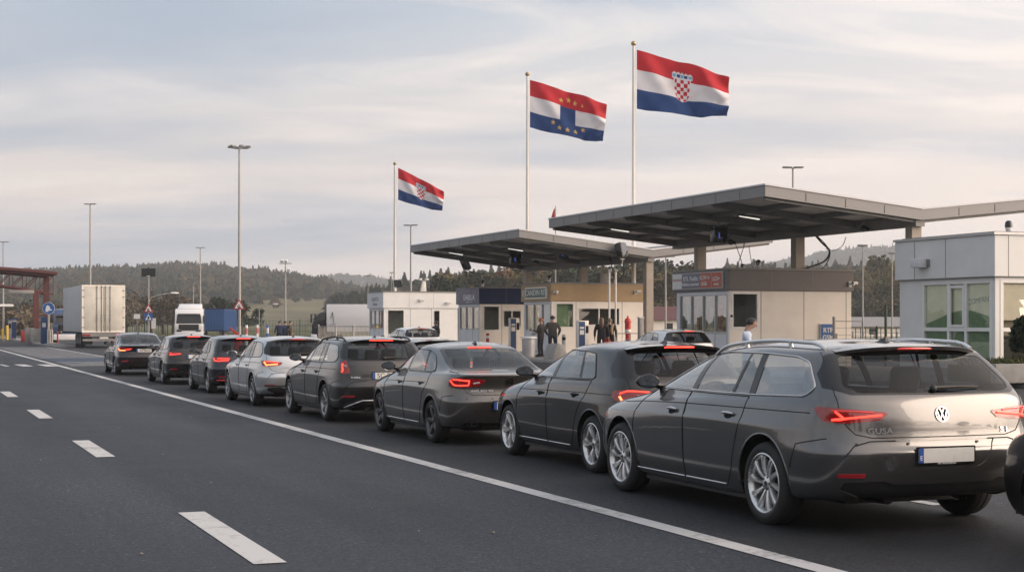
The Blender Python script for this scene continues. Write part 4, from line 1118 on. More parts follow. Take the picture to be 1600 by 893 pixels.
def far_tree(vs, fs, p, h, w, rr, conifer):
    """a far-off tree of a few dozen small faces"""
    n = 14 if conifer else 18
    o = len(vs)
    for k in range(n):
        t = (k + rr.random()) / n
        if conifer: rad = w * (1 - t) * (.75 + .5 * rr.random()) + .15; z = h * (.12 + .88 * t)
        else: rad = w * sqrt(max(0, 1 - (2 * t - 1) ** 2)) * (.6 + .5 * rr.random()); z = h * (.28 + .72 * t)
        a = rr.random() * 6.28
        for q in range(2):
            an = a + q * (2.0 + rr.random()); c = V((p.x + cos(an) * rad * .55, p.y + sin(an) * rad * .55, p.z + z))
            e = rad * .75 + .5; up = h * (.10 if conifer else .12) + .4
            d = V((cos(an + 1.2), sin(an + 1.2), 0)) * e; i = len(vs)
            u = V((rr.uniform(-.3, .3) * e, rr.uniform(-.3, .3) * e, up))
            vs += [tuple(c - d - u * .6), tuple(c + d * .9 - u * .5), tuple(c + d * .45 + u * .7), tuple(c - d * .5 + u)]
            fs.append((i, i + 1, i + 2, i + 3))
def woods(name, z_of, D, D0, x0, x1, count, hmin, hmax, con, m, seed, keep=lambda px, t: True, t0=.15, t1=1.12):
    rr = random.Random(seed); vs, fs = [], []; k = 0
    while k < count:
        px, t = rr.uniform(x0, x1), t0 + (t1 - t0) * rr.random() ** .75
        k += 1
        if not keep(px, t): continue
        Y = D0 + (D - D0) * t; p = V(((px - CX) / F * Y, Y, z_of(px, t)))
        c = rr.random() < con(px) ; h = rr.uniform(hmin, hmax) * (1.15 if c else .9)
        far_tree(vs, fs, p, h, h * (.32 if c else rr.uniform(.42, .62)), rr, c)
    me = bpy.data.meshes.new(name); me.from_pydata(vs, [], fs); me.materials.append(m)
    o = link_mesh(name, me); tag(o, kind='stuff'); return o
def leaf_tree(name, h, w, m, mb, seed, kind='round', nleaf=1500, bare=False):
    rr = random.Random(seed); root = empty(name)
    t = MB(); tr = h * .018 + .05
    t.tube([(0, 0, -.1), (rr.uniform(-.1, .1), rr.uniform(-.1, .1), h * .3), (rr.uniform(-.2, .2), rr.uniform(-.2, .2), h * .62), (rr.uniform(-.2, .2), 0, h * .93)], [tr * 1.3, tr, tr * .6, tr * .15], 7)
    cl = []
    if kind == 'cone':
        n = 16
        for k in range(n):
            f = k / n; z = h * (.14 + .84 * f); rad = w * (1 - f) ** .85 + .12
            for q in range(7):
                a = rr.random() * 6.28; r_ = rad * rr.uniform(.55, 1.1); tip = V((cos(a) * r_, sin(a) * r_, z - r_ * .22 + rr.uniform(-.2, .2)))
                if k % 3 == 0 and q < 3: t.tube([(0, 0, z), tip], [tr * .25, .01], 4)
                cl.append((V((cos(a) * r_ * .55, sin(a) * r_ * .55, z)), tip, rad))
    else:
        nb = 15 if not bare else 40
        for k in range(nb):
            a = rr.random() * 6.28; zf = rr.uniform(.30, .92); rad = w * sqrt(max(.08, 1 - ((zf - .55) / .5) ** 2)) * rr.uniform(.45, 1.0)
            z = h * zf; b0 = V((0, 0, h * (zf - .22) if zf > .4 else h * .22)); tip = V((cos(a) * rad, sin(a) * rad, z)); mid = b0.lerp(tip, .5) + V((0, 0, -h * .02))
            t.tube([b0, mid, tip], [tr * .4, tr * .25, tr * .08], 5)
            if bare:
                for q in range(4):
                    e = tip + V((rr.uniform(-1, 1), rr.uniform(-1, 1), rr.uniform(.1, 1.2))) * w * .28; t.tube([mid.lerp(tip, rr.random()), e], [tr * .12, .012], 4)
            cl.append((tip, tip, w * rr.uniform(.30, .5)))
    t.build('trunk', mb, root, smooth=60)
    vs, fs = [], []
    for k in range(nleaf):
        c = rr.choice(cl)
        if kind == 'cone':
            f = rr.random(); p = c[0].lerp(c[1], f); s_ = .16 + .10 * h / 12; d = V((c[1].x, c[1].y, 0)).normalized(); side = V((-d.y, d.x, 0)); p = p + side * rr.uniform(-.35, .35) + V((0, 0, rr.uniform(-.22, .18)))
            ax = (d * rr.uniform(.4, 1) + side * rr.uniform(-.8, .8) + V((0, 0, rr.uniform(-.6, .1)))).normalized(); bx = V((rr.uniform(-1, 1), rr.uniform(-1, 1), rr.uniform(-.4, .6))).cross(ax).normalized(); la, lb = s_ * 2.2, s_ * 1.0
        else:
            u = V((rr.gauss(0, 1), rr.gauss(0, 1), rr.gauss(0, .75))); u.normalize(); p = c[0] + u * c[2] * rr.random() ** .4; s_ = .12 + .07 * h / 10
            ax = V((rr.gauss(0, 1), rr.gauss(0, 1), rr.gauss(0, 1))).normalized(); bx = ax.orthogonal().normalized(); la = lb = s_ * rr.uniform(.8, 1.7)
        i = len(vs); vs += [tuple(p - ax * la - bx * lb * .3), tuple(p + bx * lb - ax * la * .1), tuple(p + ax * la), tuple(p - bx * lb)]; fs.append((i, i + 1, i + 2, i + 3))
    me = bpy.data.meshes.new('crown'); me.from_pydata(vs, [], fs); me.materials.append(m); link_mesh('crown', me, root)
    return root
def landscape():
    M['hill'] = mat('hill_ground', (.15, .135, .075), .95, var=.45, scale=.03, coords='Object', spec=.1)
    M['wood'] = foliage_mat('wood_far', [(.012, .022, .012), (.030, .042, .018), (.075, .058, .026), (.15, .08, .038)], .10)
    M['wood_pine'] = foliage_mat('wood_pine', [(.010, .020, .012), (.022, .036, .016), (.055, .052, .022), (.12, .07, .034)], .12)
    skyA = [(-400, 446), (-60, 446), (80, 443), (140, 440), (200, 437), (260, 435), (330, 438), (400, 444), (450, 449), (500, 456), (540, 464), (600, 478), (650, 494), (700, 506)]
    skyB = [(300, 470), (380, 452), (440, 448), (480, 446), (530, 442), (570, 443), (610, 447), (660, 451), (720, 455), (800, 460), (1000, 470)]
    skyC = [(1000, 470), (1100, 440), (1180, 425), (1250, 416), (1300, 408), (1350, 400), (1400, 394), (1480, 388), (1600, 384), (1750, 386), (1900, 400)]
    skyD = [(480, 505), (520, 499), (570, 489), (640, 474), (720, 464), (800, 460), (1000, 458), (1100, 456), (1300, 452), (1420, 450), (1800, 455)]
    zB = hill('far_hill', skyB, 2200, 1500, M['hill'], 300, 1000, seed=3)
    woods('far_wood', zB, 2200, 1500, 330, 900, 1300, 7, 11, lambda x: .3, M['wood'], 5)
    zC = hill('right_hill', skyC, 2000, 1400, M['hill'], 1000, 1900, seed=4)
    woods('right_wood', zC, 2000, 1400, 1080, 1760, 2300, 7, 11, lambda x: .3, M['wood'], 6)
    zA = hill('left_hill', skyA, 1150, 520, M['hill'], -400, 710, seed=2)
    def keepA(px, t):
        if 385 < px < 540 and t < min(.47, .26 + (px - 385) * .0022) + .02 * sin(px * .15): return sin(px * 12.9898 + t * 78.233) * 43758.5453 % 1 < (.05 if .20 < t < .24 else .004)
        if 320 < px <= 385 and t < .22: return False
        return True
    woods('hill_wood', zA, 1150, 520, -300, 640, 8500, 5, 9, lambda x: .35 + .25 * sin(x * .03), M['wood'], 7, keepA)
    zD = hill('pine_ridge', skyD, 640, 380, M['hill'], 480, 1800, seed=8)
    woods('pine_wood', zD, 640, 380, 520, 1760, 1900, 5, 10, lambda x: .25, M['wood_pine'], 9, lambda px, t: t > .35 or px > 660)
    # the wood that lines the road behind the camera and on its left
    rr = random.Random(31); vs, fs = [], []
    for k in range(620):
        if k < 260: s, v = rr.uniform(-120, -75), rr.uniform(-110, 130)
        else: s, v = rr.uniform(-120, 300), rr.uniform(-135, -90)
        h = rr.uniform(6, 11) if k < 260 else rr.uniform(3.5, 7.5) if s < 20 else rr.uniform(1.8, 3.6); far_tree(vs, fs, sv(s, v, -.05), h, h * .42, rr, rr.random() < .3)
    me = bpy.data.meshes.new('roadside_wood'); me.from_pydata(vs, [], fs); me.materials.append(M['wood']); tag(link_mesh('roadside_wood', me), kind='stuff')
    # trees one can tell apart, behind the booths and along the fence

    fo = dict(pine=foliage_mat('pine_needles', [(.014, .026, .015), (.026, .040, .020), (.05, .06, .03)], .5, True),
              green=foliage_mat('autumn_green', [(.018, .030, .012), (.042, .052, .018), (.11, .078, .028)], .4, True),
              rust=foliage_mat('autumn_rust', [(.11, .05, .025), (.17, .075, .035), (.22, .11, .06)], .6, True),
              dry=foliage_mat('dry_brown', [(.055, .045, .03), (.10, .078, .05), (.15, .115, .075)], .6, True))
    proto = {}
    def plant(kind, px, Y, h, w, label, cat, group):
        key = (kind,)
        if kind not in proto: proto[kind] = []
        lst = proto[kind]
        if len(lst) < 2:
            nm = {'pine': 'pine_tree', 'green': 'broadleaf_tree', 'rust': 'autumn_tree', 'dry': 'bare_tree', 'bush': 'bush'}[kind]
            H0 = {'pine': 12, 'green': 11, 'rust': 10, 'dry': 9, 'bush': 2.4}[kind]; W0 = {'pine': 3.0, 'green': 4.2, 'rust': 3.2, 'dry': 3.4, 'bush': 1.6}[kind]
            o = leaf_tree(nm, H0, W0, fo[{'bush': 'dry'}.get(kind, kind)], M['bark'], 40 + len(lst) + hash(kind) % 1, 'cone' if kind == 'pine' else 'round', {'pine': 1500, 'green': 1900, 'rust': 1700, 'dry': 650, 'bush': 700}[kind], kind == 'dry')
            o['h0'] = H0; o['w0'] = W0; lst.append(o); c = o
        else:
            c = copy_tree(rnd.choice(lst))
        q = lst[0]
        c.location = ((px - CX) / F * Y, Y, -.05); c.rotation_euler = (0, 0, rnd.uniform(0, 6.28)); sz = h / q['h0']; c.scale = (sz * w, sz * w, sz)
        tag(c, label, cat, group)
    r2 = random.Random(21)
    for k in range(92):
        px = 690 + (1070 - 690) * (k + r2.random()) / 92; Y = r2.uniform(255, 330); top = interp([(690, 440), (730, 425), (770, 415), (860, 414), (950, 412), (1050, 413)], px) + r2.uniform(-6, 16)
        kind = 'pine' if r2.random() < .10 else 'green'
        if 796 < px < 812: kind = 'rust'
        h = EYE + (HZ - top) / F * Y
        plant(kind, px, Y, h, 1.75 if kind == 'pine' else 1.2, {'pine': 'dark green pine in the wood behind the border booths', 'green': 'dull green leafy tree in the wood behind the border booths', 'rust': 'rust coloured autumn tree above the tan booth'}[kind], 'tree', {'pine': 'pines behind the booths', 'green': 'leafy trees behind the booths', 'rust': 'rust trees behind the tan booth'}[kind])
    for k in range(26):
        px = 1075 + 360 * (k + r2.random()) / 26; Y = r2.uniform(250, 340)
        top = (interp([(1075, 420), (1110, 424), (1200, 452), (1300, 436), (1340, 418), (1400, 404), (1440, 410)], px)) + r2.uniform(-6, 18)
        kind = 'pine' if r2.random() < .15 else 'green'; h = EYE + (HZ - top) / F * Y
        plant(kind, px, Y, h, 1.7 if kind == 'pine' else 1.15, {'pine': 'dark pine standing right of the grey booth, under the far blue hill', 'green': 'dull green tree standing right of the grey booth, under the far blue hill'}[kind], 'tree', {'pine': 'pines right of the grey booth', 'green': 'leafy trees right of the grey booth'}[kind])
    for px, Y, top in ((198, 230, 468), (214, 240, 458), (236, 235, 462), (255, 236, 455), (270, 240, 460), (284, 244, 464), (30, 250, 470), (52, 245, 476), (6, 250, 472), (92, 255, 470), (300, 250, 472)):
        plant('dry', px, Y, EYE + (HZ - top) / F * Y, 1.3, 'nearly bare brown tree by the fence below the wooded hill', 'tree', 'bare trees by the fence')
    for px, Y, top in ((344, 240, 470), (356, 236, 464), (366, 240, 468), (384, 250, 474), (520, 240, 488), (596, 230, 470), (608, 232, 462)):
        plant('green', px, Y, EYE + (HZ - top) / F * Y, 1.5, 'dark bushy tree growing behind the green fence', 'tree', 'bushy trees behind the green fence')
    for k in range(24):
        px = 2 + 100 * k / 24 + r2.uniform(-4, 4); plant('bush', px, r2.uniform(205, 225), r2.uniform(2.2, 3.4), 1.3, 'brown shrub on the verge beyond the red gantry', 'shrub', 'brown shrubs beyond the gantry')
# ================================================================ booths, canopies, flags, masts
def build_materials():
    M['clad_white'] = mat('cladding_white', (.70, .70, .69), .55, var=.06, scale=1.2)
    M['clad_grey'] = mat('cladding_grey', (.62, .63, .65), .5, var=.06, scale=1.2)
    M['clad_cream'] = mat('cladding_cream', (.80, .74, .67), .6, var=.07, scale=1.2)
    M['clad_tan'] = mat('fascia_tan', (.36, .245, .125), .5, var=.10, scale=1.5)
    M['clad_navy'] = mat('fascia_navy', (.008, .020, .075), .6, var=.1, spec=.25)
    M['clad_violet'] = mat('fascia_slate', (.17, .165, .21), .5, var=.1)
    M['clad_char'] = mat('fascia_charcoal', (.13, .115, .115), .5, var=.1)
    M['clad_blue'] = mat('panel_blue', (.02, .06, .16), .45, var=.08)
    M['bark'] = mat('bark', (.06, .05, .04), .9, var=.3)
    M['alu'] = mat('aluminium_frame', (.46, .46, .47), .4, .4, var=.06)
    M['frame_white'] = mat('frame_white', (.76, .75, .73), .45, var=.05)
    M['steel'] = mat('canopy_steel', (.21, .208, .21), .45, .2, var=.10, scale=1.0)
    M['steel_dark'] = mat('steel_dark', (.22, .215, .21), .55, .2, var=.15)
    M['soffit'] = soffit_mat()
    M['column'] = mat('column_steel', (.30, .26, .22), .5, .1, var=.12)
    M['pole'] = mat('pole_galvanised', (.32, .31, .30), .5, .35, var=.1)
    M['pole_white'] = mat('pole_white', (.62, .60, .57), .4, var=.06)
    M['gold'] = mat('finial_brass', (.36, .27, .14), .3, .9, var=.1)
    M['win'] = glass('booth_glass', (.94, .96, .95), 1.4, 0, .03)
    M['win_green'] = glass('booth_glass_green', (.94, .985, .95), 1.35, 0, .01); M['win_side'] = glass('booth_glass_side', (.90, .93, .92), 1.5, 0, .22)
    M['pane_fill_beige'] = mat('pane_fill_beige', (.78, .66, .52), .7, var=.08)  # for sheets behind office panes: painted reflection and added brightening
    M['blind'] = mat('blind_green', (.17, .23, .14), .8, var=.15, scale=4)  # also colours the green reflection painted behind the office side window
    M['inner'] = mat('room_wall', (.55, .53, .50), .8, var=.1)
    M['inner_dark'] = mat('room_dark', (.07, .07, .07), .8, var=.2)
    M['inner_warm'] = mat('room_warm', (.52, .43, .33), .8, var=.15)
    M['red'] = mat('signal_red', (.45, .03, .025), .4, var=.1)
    M['sign_orange'] = mat('sign_orange_red', (.42, .085, .045), .45, var=.05)
    M['sign_green'] = mat('sign_green', (.06, .13, .10), .45, var=.05)
    M['sign_blue'] = mat('sign_blue', (.02, .10, .33), .4, var=.05)
    M['sign_white'] = mat('sign_white', (.70, .70, .69), .45, var=.05)
    M['ink_grey'] = mat('ink_grey', (.22, .22, .24), .5, var=0)
    M['tube_light'] = mat('tube_light', (.9, .9, .85), .4, var=0, emit=.9, ecol=(1.0, .95, .85))
    M['signal_blue'] = mat('signal_blue', (.05, .1, .6), .4, var=0, emit=.5, ecol=(.08, .2, 1.0))
    M['rust_red'] = mat('gantry_red', (.085, .020, .019), .55, var=.2, scale=2)
    M['yellow'] = mat('post_yellow', (.55, .36, .03), .5, var=.1)
    M['fence_green'] = mat('fence_green', (.015, .045, .028), .5, var=.1)
    M['cable'] = mat('cable_rubber', (.012, .012, .012), .6, var=0)
    M['skin'] = mat('skin', (.42, .25, .18), .55, var=.06)
def soffit_mat():
    m, nt, b = new_mat('soffit_sheet'); N = nt.nodes.new; L = nt.links.new
    tc = N('ShaderNodeTexCoord'); w = N('ShaderNodeTexWave'); w.wave_type = 'BANDS'; w.bands_direction = 'Y'; w.inputs['Scale'].default_value = 1.6; w.inputs['Distortion'].default_value = 0
    L(tc.outputs['Object'], w.inputs['Vector'])
    bp = N('ShaderNodeBump'); bp.inputs['Strength'].default_value = .6; bp.inputs['Distance'].default_value = .04; L(w.outputs['Fac'], bp.inputs['Height']); L(bp.outputs[0], b.inputs['Normal'])
    n = N('ShaderNodeTexNoise'); n.inputs['Scale'].default_value = .9; n.inputs['Detail'].default_value = 6; L(tc.outputs['Object'], n.inputs['Vector'])
    r = N('ShaderNodeValToRGB'); r.color_ramp.elements[0].color = (.62, .60, .58, 1); r.color_ramp.elements[1].color = (.80, .77, .74, 1); r.color_ramp.elements[0].position = .3; r.color_ramp.elements[1].position = .7
    L(n.outputs['Fac'], r.inputs[0]); L(r.outputs[0], b.inputs['Base Color']); b.inputs['Roughness'].default_value = .4; b.inputs['Metallic'].default_value = .0
    return m
def wall_with(b, along, a0, a1, z0, z1, t0, t1, holes, m=0):
    """wall from a0 to a1 in the 'x' or 'y' direction, thickness t0..t1 across it, with rectangular openings (a0, a1, z0, z1)"""
    xs = sorted({a0, a1} | {h[i] for h in holes for i in (0, 1)}); zs = sorted({z0, z1} | {h[i] for h in holes for i in (2, 3)})
    for i in range(len(xs) - 1):
        run = None
        for j in range(len(zs) - 1):
            cx_, cz = (xs[i] + xs[i + 1]) / 2, (zs[j] + zs[j + 1]) / 2
            if any(h[0] < cx_ < h[1] and h[2] < cz < h[3] for h in holes): continue
            if along == 'x': b.boxr((xs[i], xs[i + 1]), (t0, t1), (zs[j], zs[j + 1]), m)
            else: b.boxr((t0, t1), (xs[i], xs[i + 1]), (zs[j], zs[j + 1]), m)
def window_in(parent, along, h, t, fm, gm, mull=(), trans=(), fw=.05, depth=.08, name='window', sgn=-1):
    """framed window filling hole h; t is the outer wall plane, sgn the outward side"""
    a0, a1, z0, z1 = h; b = MB()
    o0, o1 = t + sgn * .012, t - sgn * depth
    def bx(x0, x1, zz0, zz1):
        if along == 'x': b.boxr((x0, x1), (min(o0, o1), max(o0, o1)), (zz0, zz1))
        else: b.boxr((min(o0, o1), max(o0, o1)), (x0, x1), (zz0, zz1))
    bx(a0, a0 + fw, z0, z1); bx(a1 - fw, a1, z0, z1); bx(a0 + fw, a1 - fw, z1 - fw, z1); bx(a0 + fw, a1 - fw, z0, z0 + fw)
    for x in mull: bx(x - fw * .5, x + fw * .5, z0 + fw, z1 - fw)
    for zq in trans:
        ed = [a0 + fw] + [q for x in sorted(mull) for q in (x - fw * .5, x + fw * .5)] + [a1 - fw]
        for q in range(0, len(ed), 2): bx(ed[q], ed[q + 1], zq - fw * .5, zq + fw * .5)
    f = b.build(name, fm, parent, smooth=0)
    p = MB(); g = t - sgn * depth * .5
    if along == 'x': p.boxr((a0 + .01, a1 - .01), (g - .006, g + .006), (z0 + .01, z1 - .01))
    else: p.boxr((g - .006, g + .006), (a0 + .01, a1 - .01), (z0 + .01, z1 - .01))
    p.build('pane', gm, f, smooth=0)
    return f
def booth(name, s0, v0, v1, depth, top, fas, wall_m, side_m, fas_m, fas_side_m, fwins, label, glaze=(.12, .0), base=.145, side_mull=3, frame='frame_white', seams=()):
    root = empty(name, sv(s0, v0, base), TH); tag(root, label, 'booth')
    w, d, H, fz = v1 - v0, depth, top - base, fas - base
    holes = [(a, b_, z0 - base, z1 - base) for (a, b_, z0, z1, *_r) in fwins]
    b = MB(); wall_with(b, 'x', 0, w, .0, fz, 0, .12, holes); b.boxr((.12, w), (d - .12, d), (0, fz)); b.boxr((w - .12, w), (.12, d - .12), (0, fz))
    b.boxr((.001, w - .12), (.12, d - .12), (fz - .02, fz))
    for x in seams: b.boxr((x - .008, x + .008), (-.003, .01), (.05, fz - .01), 1)
    b.build('wall', [wall_m, M['seam']], root, smooth=0)
    p = MB(); p.boxr((-.03, w + .03), (-.03, d + .03), (-.02, .06)); p.build('plinth', M['concrete'], root, smooth=0)
    g0, g1 = .14, d - .35
    sm = MB(); hs = [(g0, g1, .16, fz - .10)]; wall_with(sm, 'y', .12, d - .12, 0, fz, 0, .10, hs); sm.build('side_wall', side_m, root, smooth=0)
    mu = [lerp(g0, g1, q / side_mull) for q in range(1, side_mull)]
    window_in(root, 'y', hs[0], 0, M['alu'], M['win_side'], mull=mu, trans=(1.18,), name='glazed_front')
    pn = MB()
    for q in range(side_mull):
        a, c = (g0 if q == 0 else mu[q - 1]) + .03, (g1 if q == side_mull - 1 else mu[q]) - .03
        pn.boxr((-.004, .004), (a, c), (.22, 1.14))
    pn.build('spandrel_panel', M['clad_grey'], root, smooth=0)
    for i, (a, c, z0, z1, *r) in enumerate(fwins):
        opt = r[0] if r else {}
        f = window_in(root, 'x', holes[i], 0, M[frame], M[opt.get('glass', 'win')], mull=opt.get('mull', ()), fw=opt.get('fw', .05), name=opt.get('name', 'window'))
        if opt.get('blind'):
            k = MB(); k.boxr((a + .06, c - .06), (.16, .175), (holes[i][2] + .06, holes[i][3] - .06)); k.build('blind', M['blind'], f, smooth=0)
    # fascia band with its own end panels and a flashing on top
    fb = MB(); e = .06
    fb.boxr((-e, w + e), (-e, d + e), (fz + .002, H)); fo = fb.build('fascia', fas_m, root, bevel=.012, seg=1)
    fs_ = MB(); fs_.boxr((-e - .012, -e + .002), (-e + .01, d + e - .01), (fz + .012, H - .012)); fs_.build('fascia_end', fas_side_m, fo, smooth=0)
    sb = MB()
    n = max(2, int(round(w / 1.6)))
    for q in range(1, n): sb.boxr((w * q / n - .006, w * q / n + .006), (-e - .004, -e + .01), (fz + .01, H - .02))
    sb.boxr((-e - .03, w + e + .03), (-e - .03, d + e + .03), (H + .001, H + .05)); sb.build('roof_flashing', M['steel_dark'], fo, smooth=0)
    rf = MB(); rf.boxr((0, w), (0, d), (H + .051, H + .07)); rf.build('roof', M['pavers'], root, smooth=0)
    # inside: desk, chair back, back wall unit
    i_ = MB(); i_.boxr((.3, w - .3), (1.0, 1.55), (.70, .75)); i_.boxr((.3, w - .3), (1.48, 1.52), (.1, .70)); i_.boxr((w * .25, w * .42), (1.15, 1.2), (.80, 1.15), 1); i_.boxr((w * .32, w * .35), (1.14, 1.25), (.75, .80), 1)
    i_.boxr((.4, w - .3), (1.9, 1.95), (.0, 2.1), 0); i_.boxr((.6, w - .5), (.45, .75), (.071, .95), 2); i_.boxr((.13, w - .13), (.13, d - .13), (.061, .07), 1)
    for q, mi in enumerate((2, 3, 0, 2, 3, 0)):  # reflections of the side glass painted as coloured boards behind it
        y0 = lerp(.2, d - .4, q / 6); i_.boxr((.20, .22), (y0 + .02 * q, y0 + (d - .6) / 6 * .8), (.4 + .1 * (q % 3), 2.0 + .1 * (q % 2)), mi)
    i_.build('interior', [M['inner'], M['inner_dark'], M['inner_warm'], M['sign_orange']], root, smooth=0)
    return root, w, d, H, fz
def dome_camera(p, label, group=None):
    r = empty('dome_camera', p, TH)
    a = MB(); a.lathe([(0, 0), (.07, 0), (.07, .12), (.10, .14), (.11, .26), (0, .26)], 16); a.build('bracket', M['clad_grey'], r)
    a = MB(); a.lathe([(.125, .26), (.125, .36), (.11, .45), (.06, .50), (0, .51)], 18); a.build('dome', M['gloss_black'], r, smooth=60)
    r.scale = (.7, .7, .7); tag(r, label, 'camera', group); return r
def wall_camera(p, label, rz=TH):
    r = empty('security_camera', p, rz)
    a = MB(); a.boxr((-.07, .07), (-.03, .0), (-.09, .09)); a.tube([(0, -.03, 0), (0, -.20, -.02)], .03, 8); a.build('bracket', M['sign_white'], r)
    a = MB(); a.lathe([(0, 0), (.055, .0), (.062, .03), (.062, .22), (0, .22)], 14, c=(0, -.12, .03), axis='x'); a.build('housing', M['pole_white'], r)
    a = MB(); a.disc(.05, 14, (-.004, -.12, .03), 'x'); a.build('lens', M['gloss_black'], r, smooth=0)
    tag(r, label, 'camera'); return r
def flood(p, rz, label, tilt=.5, post=.5, m='gloss_black'):
    r = empty('floodlight', p, rz)
    a = MB(); a.tube([(0, 0, 0), (0, 0, post)], .03, 8); a.boxr((-.16, .16), (-.02, .02), (post, post + .04)); a.build('stand', M['steel_dark'], r)
    a = MB(); a.box((0, 0, post + .28), (.48, .16, .42), 0, rot=Matrix.Rotation(tilt, 3, 'X'))
    for k in range(5): a.box((-.18 + .09 * k, .11, post + .28), (.02, .10, .36), 0, rot=Matrix.Rotation(tilt, 3, 'X'))
    a.build('housing', M[m], r, bevel=.01)
    a = MB(); c = Matrix.Rotation(tilt, 3, 'X') @ V((0, -.088, 0)); a.box((c.x, c.y, c.z + post + .28), (.42, .012, .36), 0, rot=Matrix.Rotation(tilt, 3, 'X')); a.build('lens', M['mirror'], r)
    tag(r, label, 'floodlight'); return r
def lamp_unit(x, y, z, n):
    pass
def canopy(name, s0, s1, v0, vv, v1, zt, zv, cols, label, lights, root_extra=None):
    root = empty(name, sv(s0, v0, 0), TH); tag(root, label, 'canopy')
    d = s1 - s0; a, m_, e = 0.0, vv - v0, v1 - v0; T = .32
    def slab(x0, z0, x1, z1, y0, y1, th, b, m=0):
        b.hexa([V((x0, y0, z0 - th)), V((x1, y0, z1 - th)), V((x1, y1, z1 - th)), V((x0, y1, z0 - th))], [V((x0, y0, z0)), V((x1, y0, z1)), V((x1, y1, z1)), V((x0, y1, z0))], m)
    zf = lambda x: zt + (zv - zt) * (x / m_) if x <= m_ else zv + (zt - zv) * ((x - m_) / (e - m_))
    # roof skin
    b = MB(); slab(.1, zf(.1) - .03, m_, zv - .03, .1, d - .1, .14, b); slab(m_, zv - .03, e - .1, zf(e - .1) - .03, .1, d - .1, .14, b); b.build('roof', M['soffit'], root, smooth=0)
    # fascia boards round the edge with panel joints and a top flashing
    f = MB(); t = .10
    for (x0, x1) in ((a, m_), (m_, e)):
        for y0 in (0, d - t): slab(x0, zf(x0), x1, zf(x1), y0, y0 + t, T, f)
    f.boxr((a - .002, a + t), (t, d - t), (zt - T, zt)); f.boxr((e - t, e + .002), (t, d - t), (zt - T, zt))
    n = 6
    for k in range(1, int(d / 1.55) + 1):
        y = d * k / (int(d / 1.55) + 1); f.boxr((a - .006, a + .01), (y - .010, y + .010), (zt - T + .02, zt - .05), 1)
    for (x0, x1) in ((a, m_), (m_, e)):
        for k in range(1, 4):
            x = lerp(x0, x1, k / 4 + (.0)); z = zf(x); f.boxr((x - .010, x + .010), (-.004, .01), (z - T + .03, z - .05), 1); f.boxr((x - .010, x + .010), (d - .01, d + .004), (z - T + .03, z - .05), 1)
    fo = f.build('fascia', [M['steel'], M['seam']], root, smooth=0)
    g = MB()
    for (x0, x1) in ((a, m_), (m_, e)):
        for y0 in (-.03, d - t + .0): slab(x0 - (.03 if x0 == a else 0), zf(x0) + .05, x1 + (.03 if x1 == e else 0), zf(x1) + .05, y0, y0 + t + .03, .045, g)
    g.boxr((a - .03, a + t), (t, d - t), (zt + .005, zt + .05)); g.boxr((e - t, e + .03), (t, d - t), (zt + .005, zt + .05)); g.build('edge_flashing', M['clad_grey'], fo, smooth=0)
    # beams under the skin
    nb = max(3, int(round(d / 3.4)))
    for k in range(nb + 1):
        y = .22 + (d - .44) * k / nb
        bb = MB()
        for (x0, x1) in ((a + .1, m_ - .1), (m_ + .1, e - .1)): slab(x0, zf(x0) - .18, x1, zf(x1) - .18, y - .07, y + .07, .22, bb)
        bb.build('cross_beam', M['steel_dark'], root, smooth=0)
    for x in (m_ * .33, m_ * .68, m_ + (e - m_) * .33, m_ + (e - m_) * .68):
        bb = MB(); bb.boxr((x - .05, x + .05), (.1, d - .1), (zf(x) - .32, zf(x) - .175)); bb.build('purlin', M['steel'], root, smooth=0)
    bb = MB(); bb.boxr((m_ - .16, m_ + .16), (.1, d - .1), (zv - .50, zv - .18)); bb.build('main_beam', M['steel_dark'], root, smooth=0)
    for s_ in cols:
        y = s_ - s0; c = MB(); w = .17
        c.boxr((m_ - w, m_ + w), (y - w, y - w + .03), (.14, zv - .50)); c.boxr((m_ - w, m_ + w), (y + w - .03, y + w), (.14, zv - .50)); c.boxr((m_ - .015, m_ + .015), (y - w + .03, y + w - .03), (.14, zv - .50)); c.boxr((m_ - w, m_ - w + .02), (y - w + .03, y + w - .03), (.14, zv - .50))
        c.boxr((m_ - w - .06, m_ + w + .06), (y - w - .06, y + w + .06), (.10, .145)); c.build('column', M['column'], root, smooth=0)
    for (s_, v_) in lights:
        x, y = v_ - v0, s_ - s0; z = zf(x) - .42
        l = MB(); dz = (zf(x + .45) - zf(x - .45)) / 2
        l.hexa([V((x - .45, y - .06, z - dz)), V((x + .45, y - .06, z + dz)), V((x + .45, y + .06, z + dz)), V((x - .45, y + .06, z - dz))], [V((x - .45, y - .06, z - dz + .07)), V((x + .45, y - .06, z + dz + .07)), V((x + .45, y + .06, z + dz + .07)), V((x - .45, y + .06, z - dz + .07))])
        lo = l.build('tube_lamp', M['steel'], root, smooth=0)
        l = MB(); l.tube([(x - .36, y, z - dz - .012), (x + .36, y, z + dz - .012)], .022, 8); l.build('tube', M['tube_light'], lo)
    return root, zf
def lane_signal(p, label):
    r = empty('lane_signal', p, TH)
    a = MB(); a.tube([(0, 0, 0), (0, 0, .42)], .03, 8); a.build('hanger', M['steel_dark'], r)
    a = MB(); a.boxr((-.22, .22), (-.10, .14), (-.52, .0)); a.boxr((-.25, .25), (-.22, -.10), (-.03, .02)); a.boxr((-.25, -.22), (-.22, .0), (-.5, -.03)); a.boxr((.22, .25), (-.22, .0), (-.5, -.03)); a.build('housing', M['gloss_black'], r, bevel=.008)
    a = MB(); a.boxr((-.03, .0), (-.108, -.102), (-.34, -.18)); a.boxr((-.03, .04), (-.1085, -.1025), (-.36, -.34)); a.build('display', M['signal_blue'], r, smooth=0)
    tag(r, label, 'signal'); return r
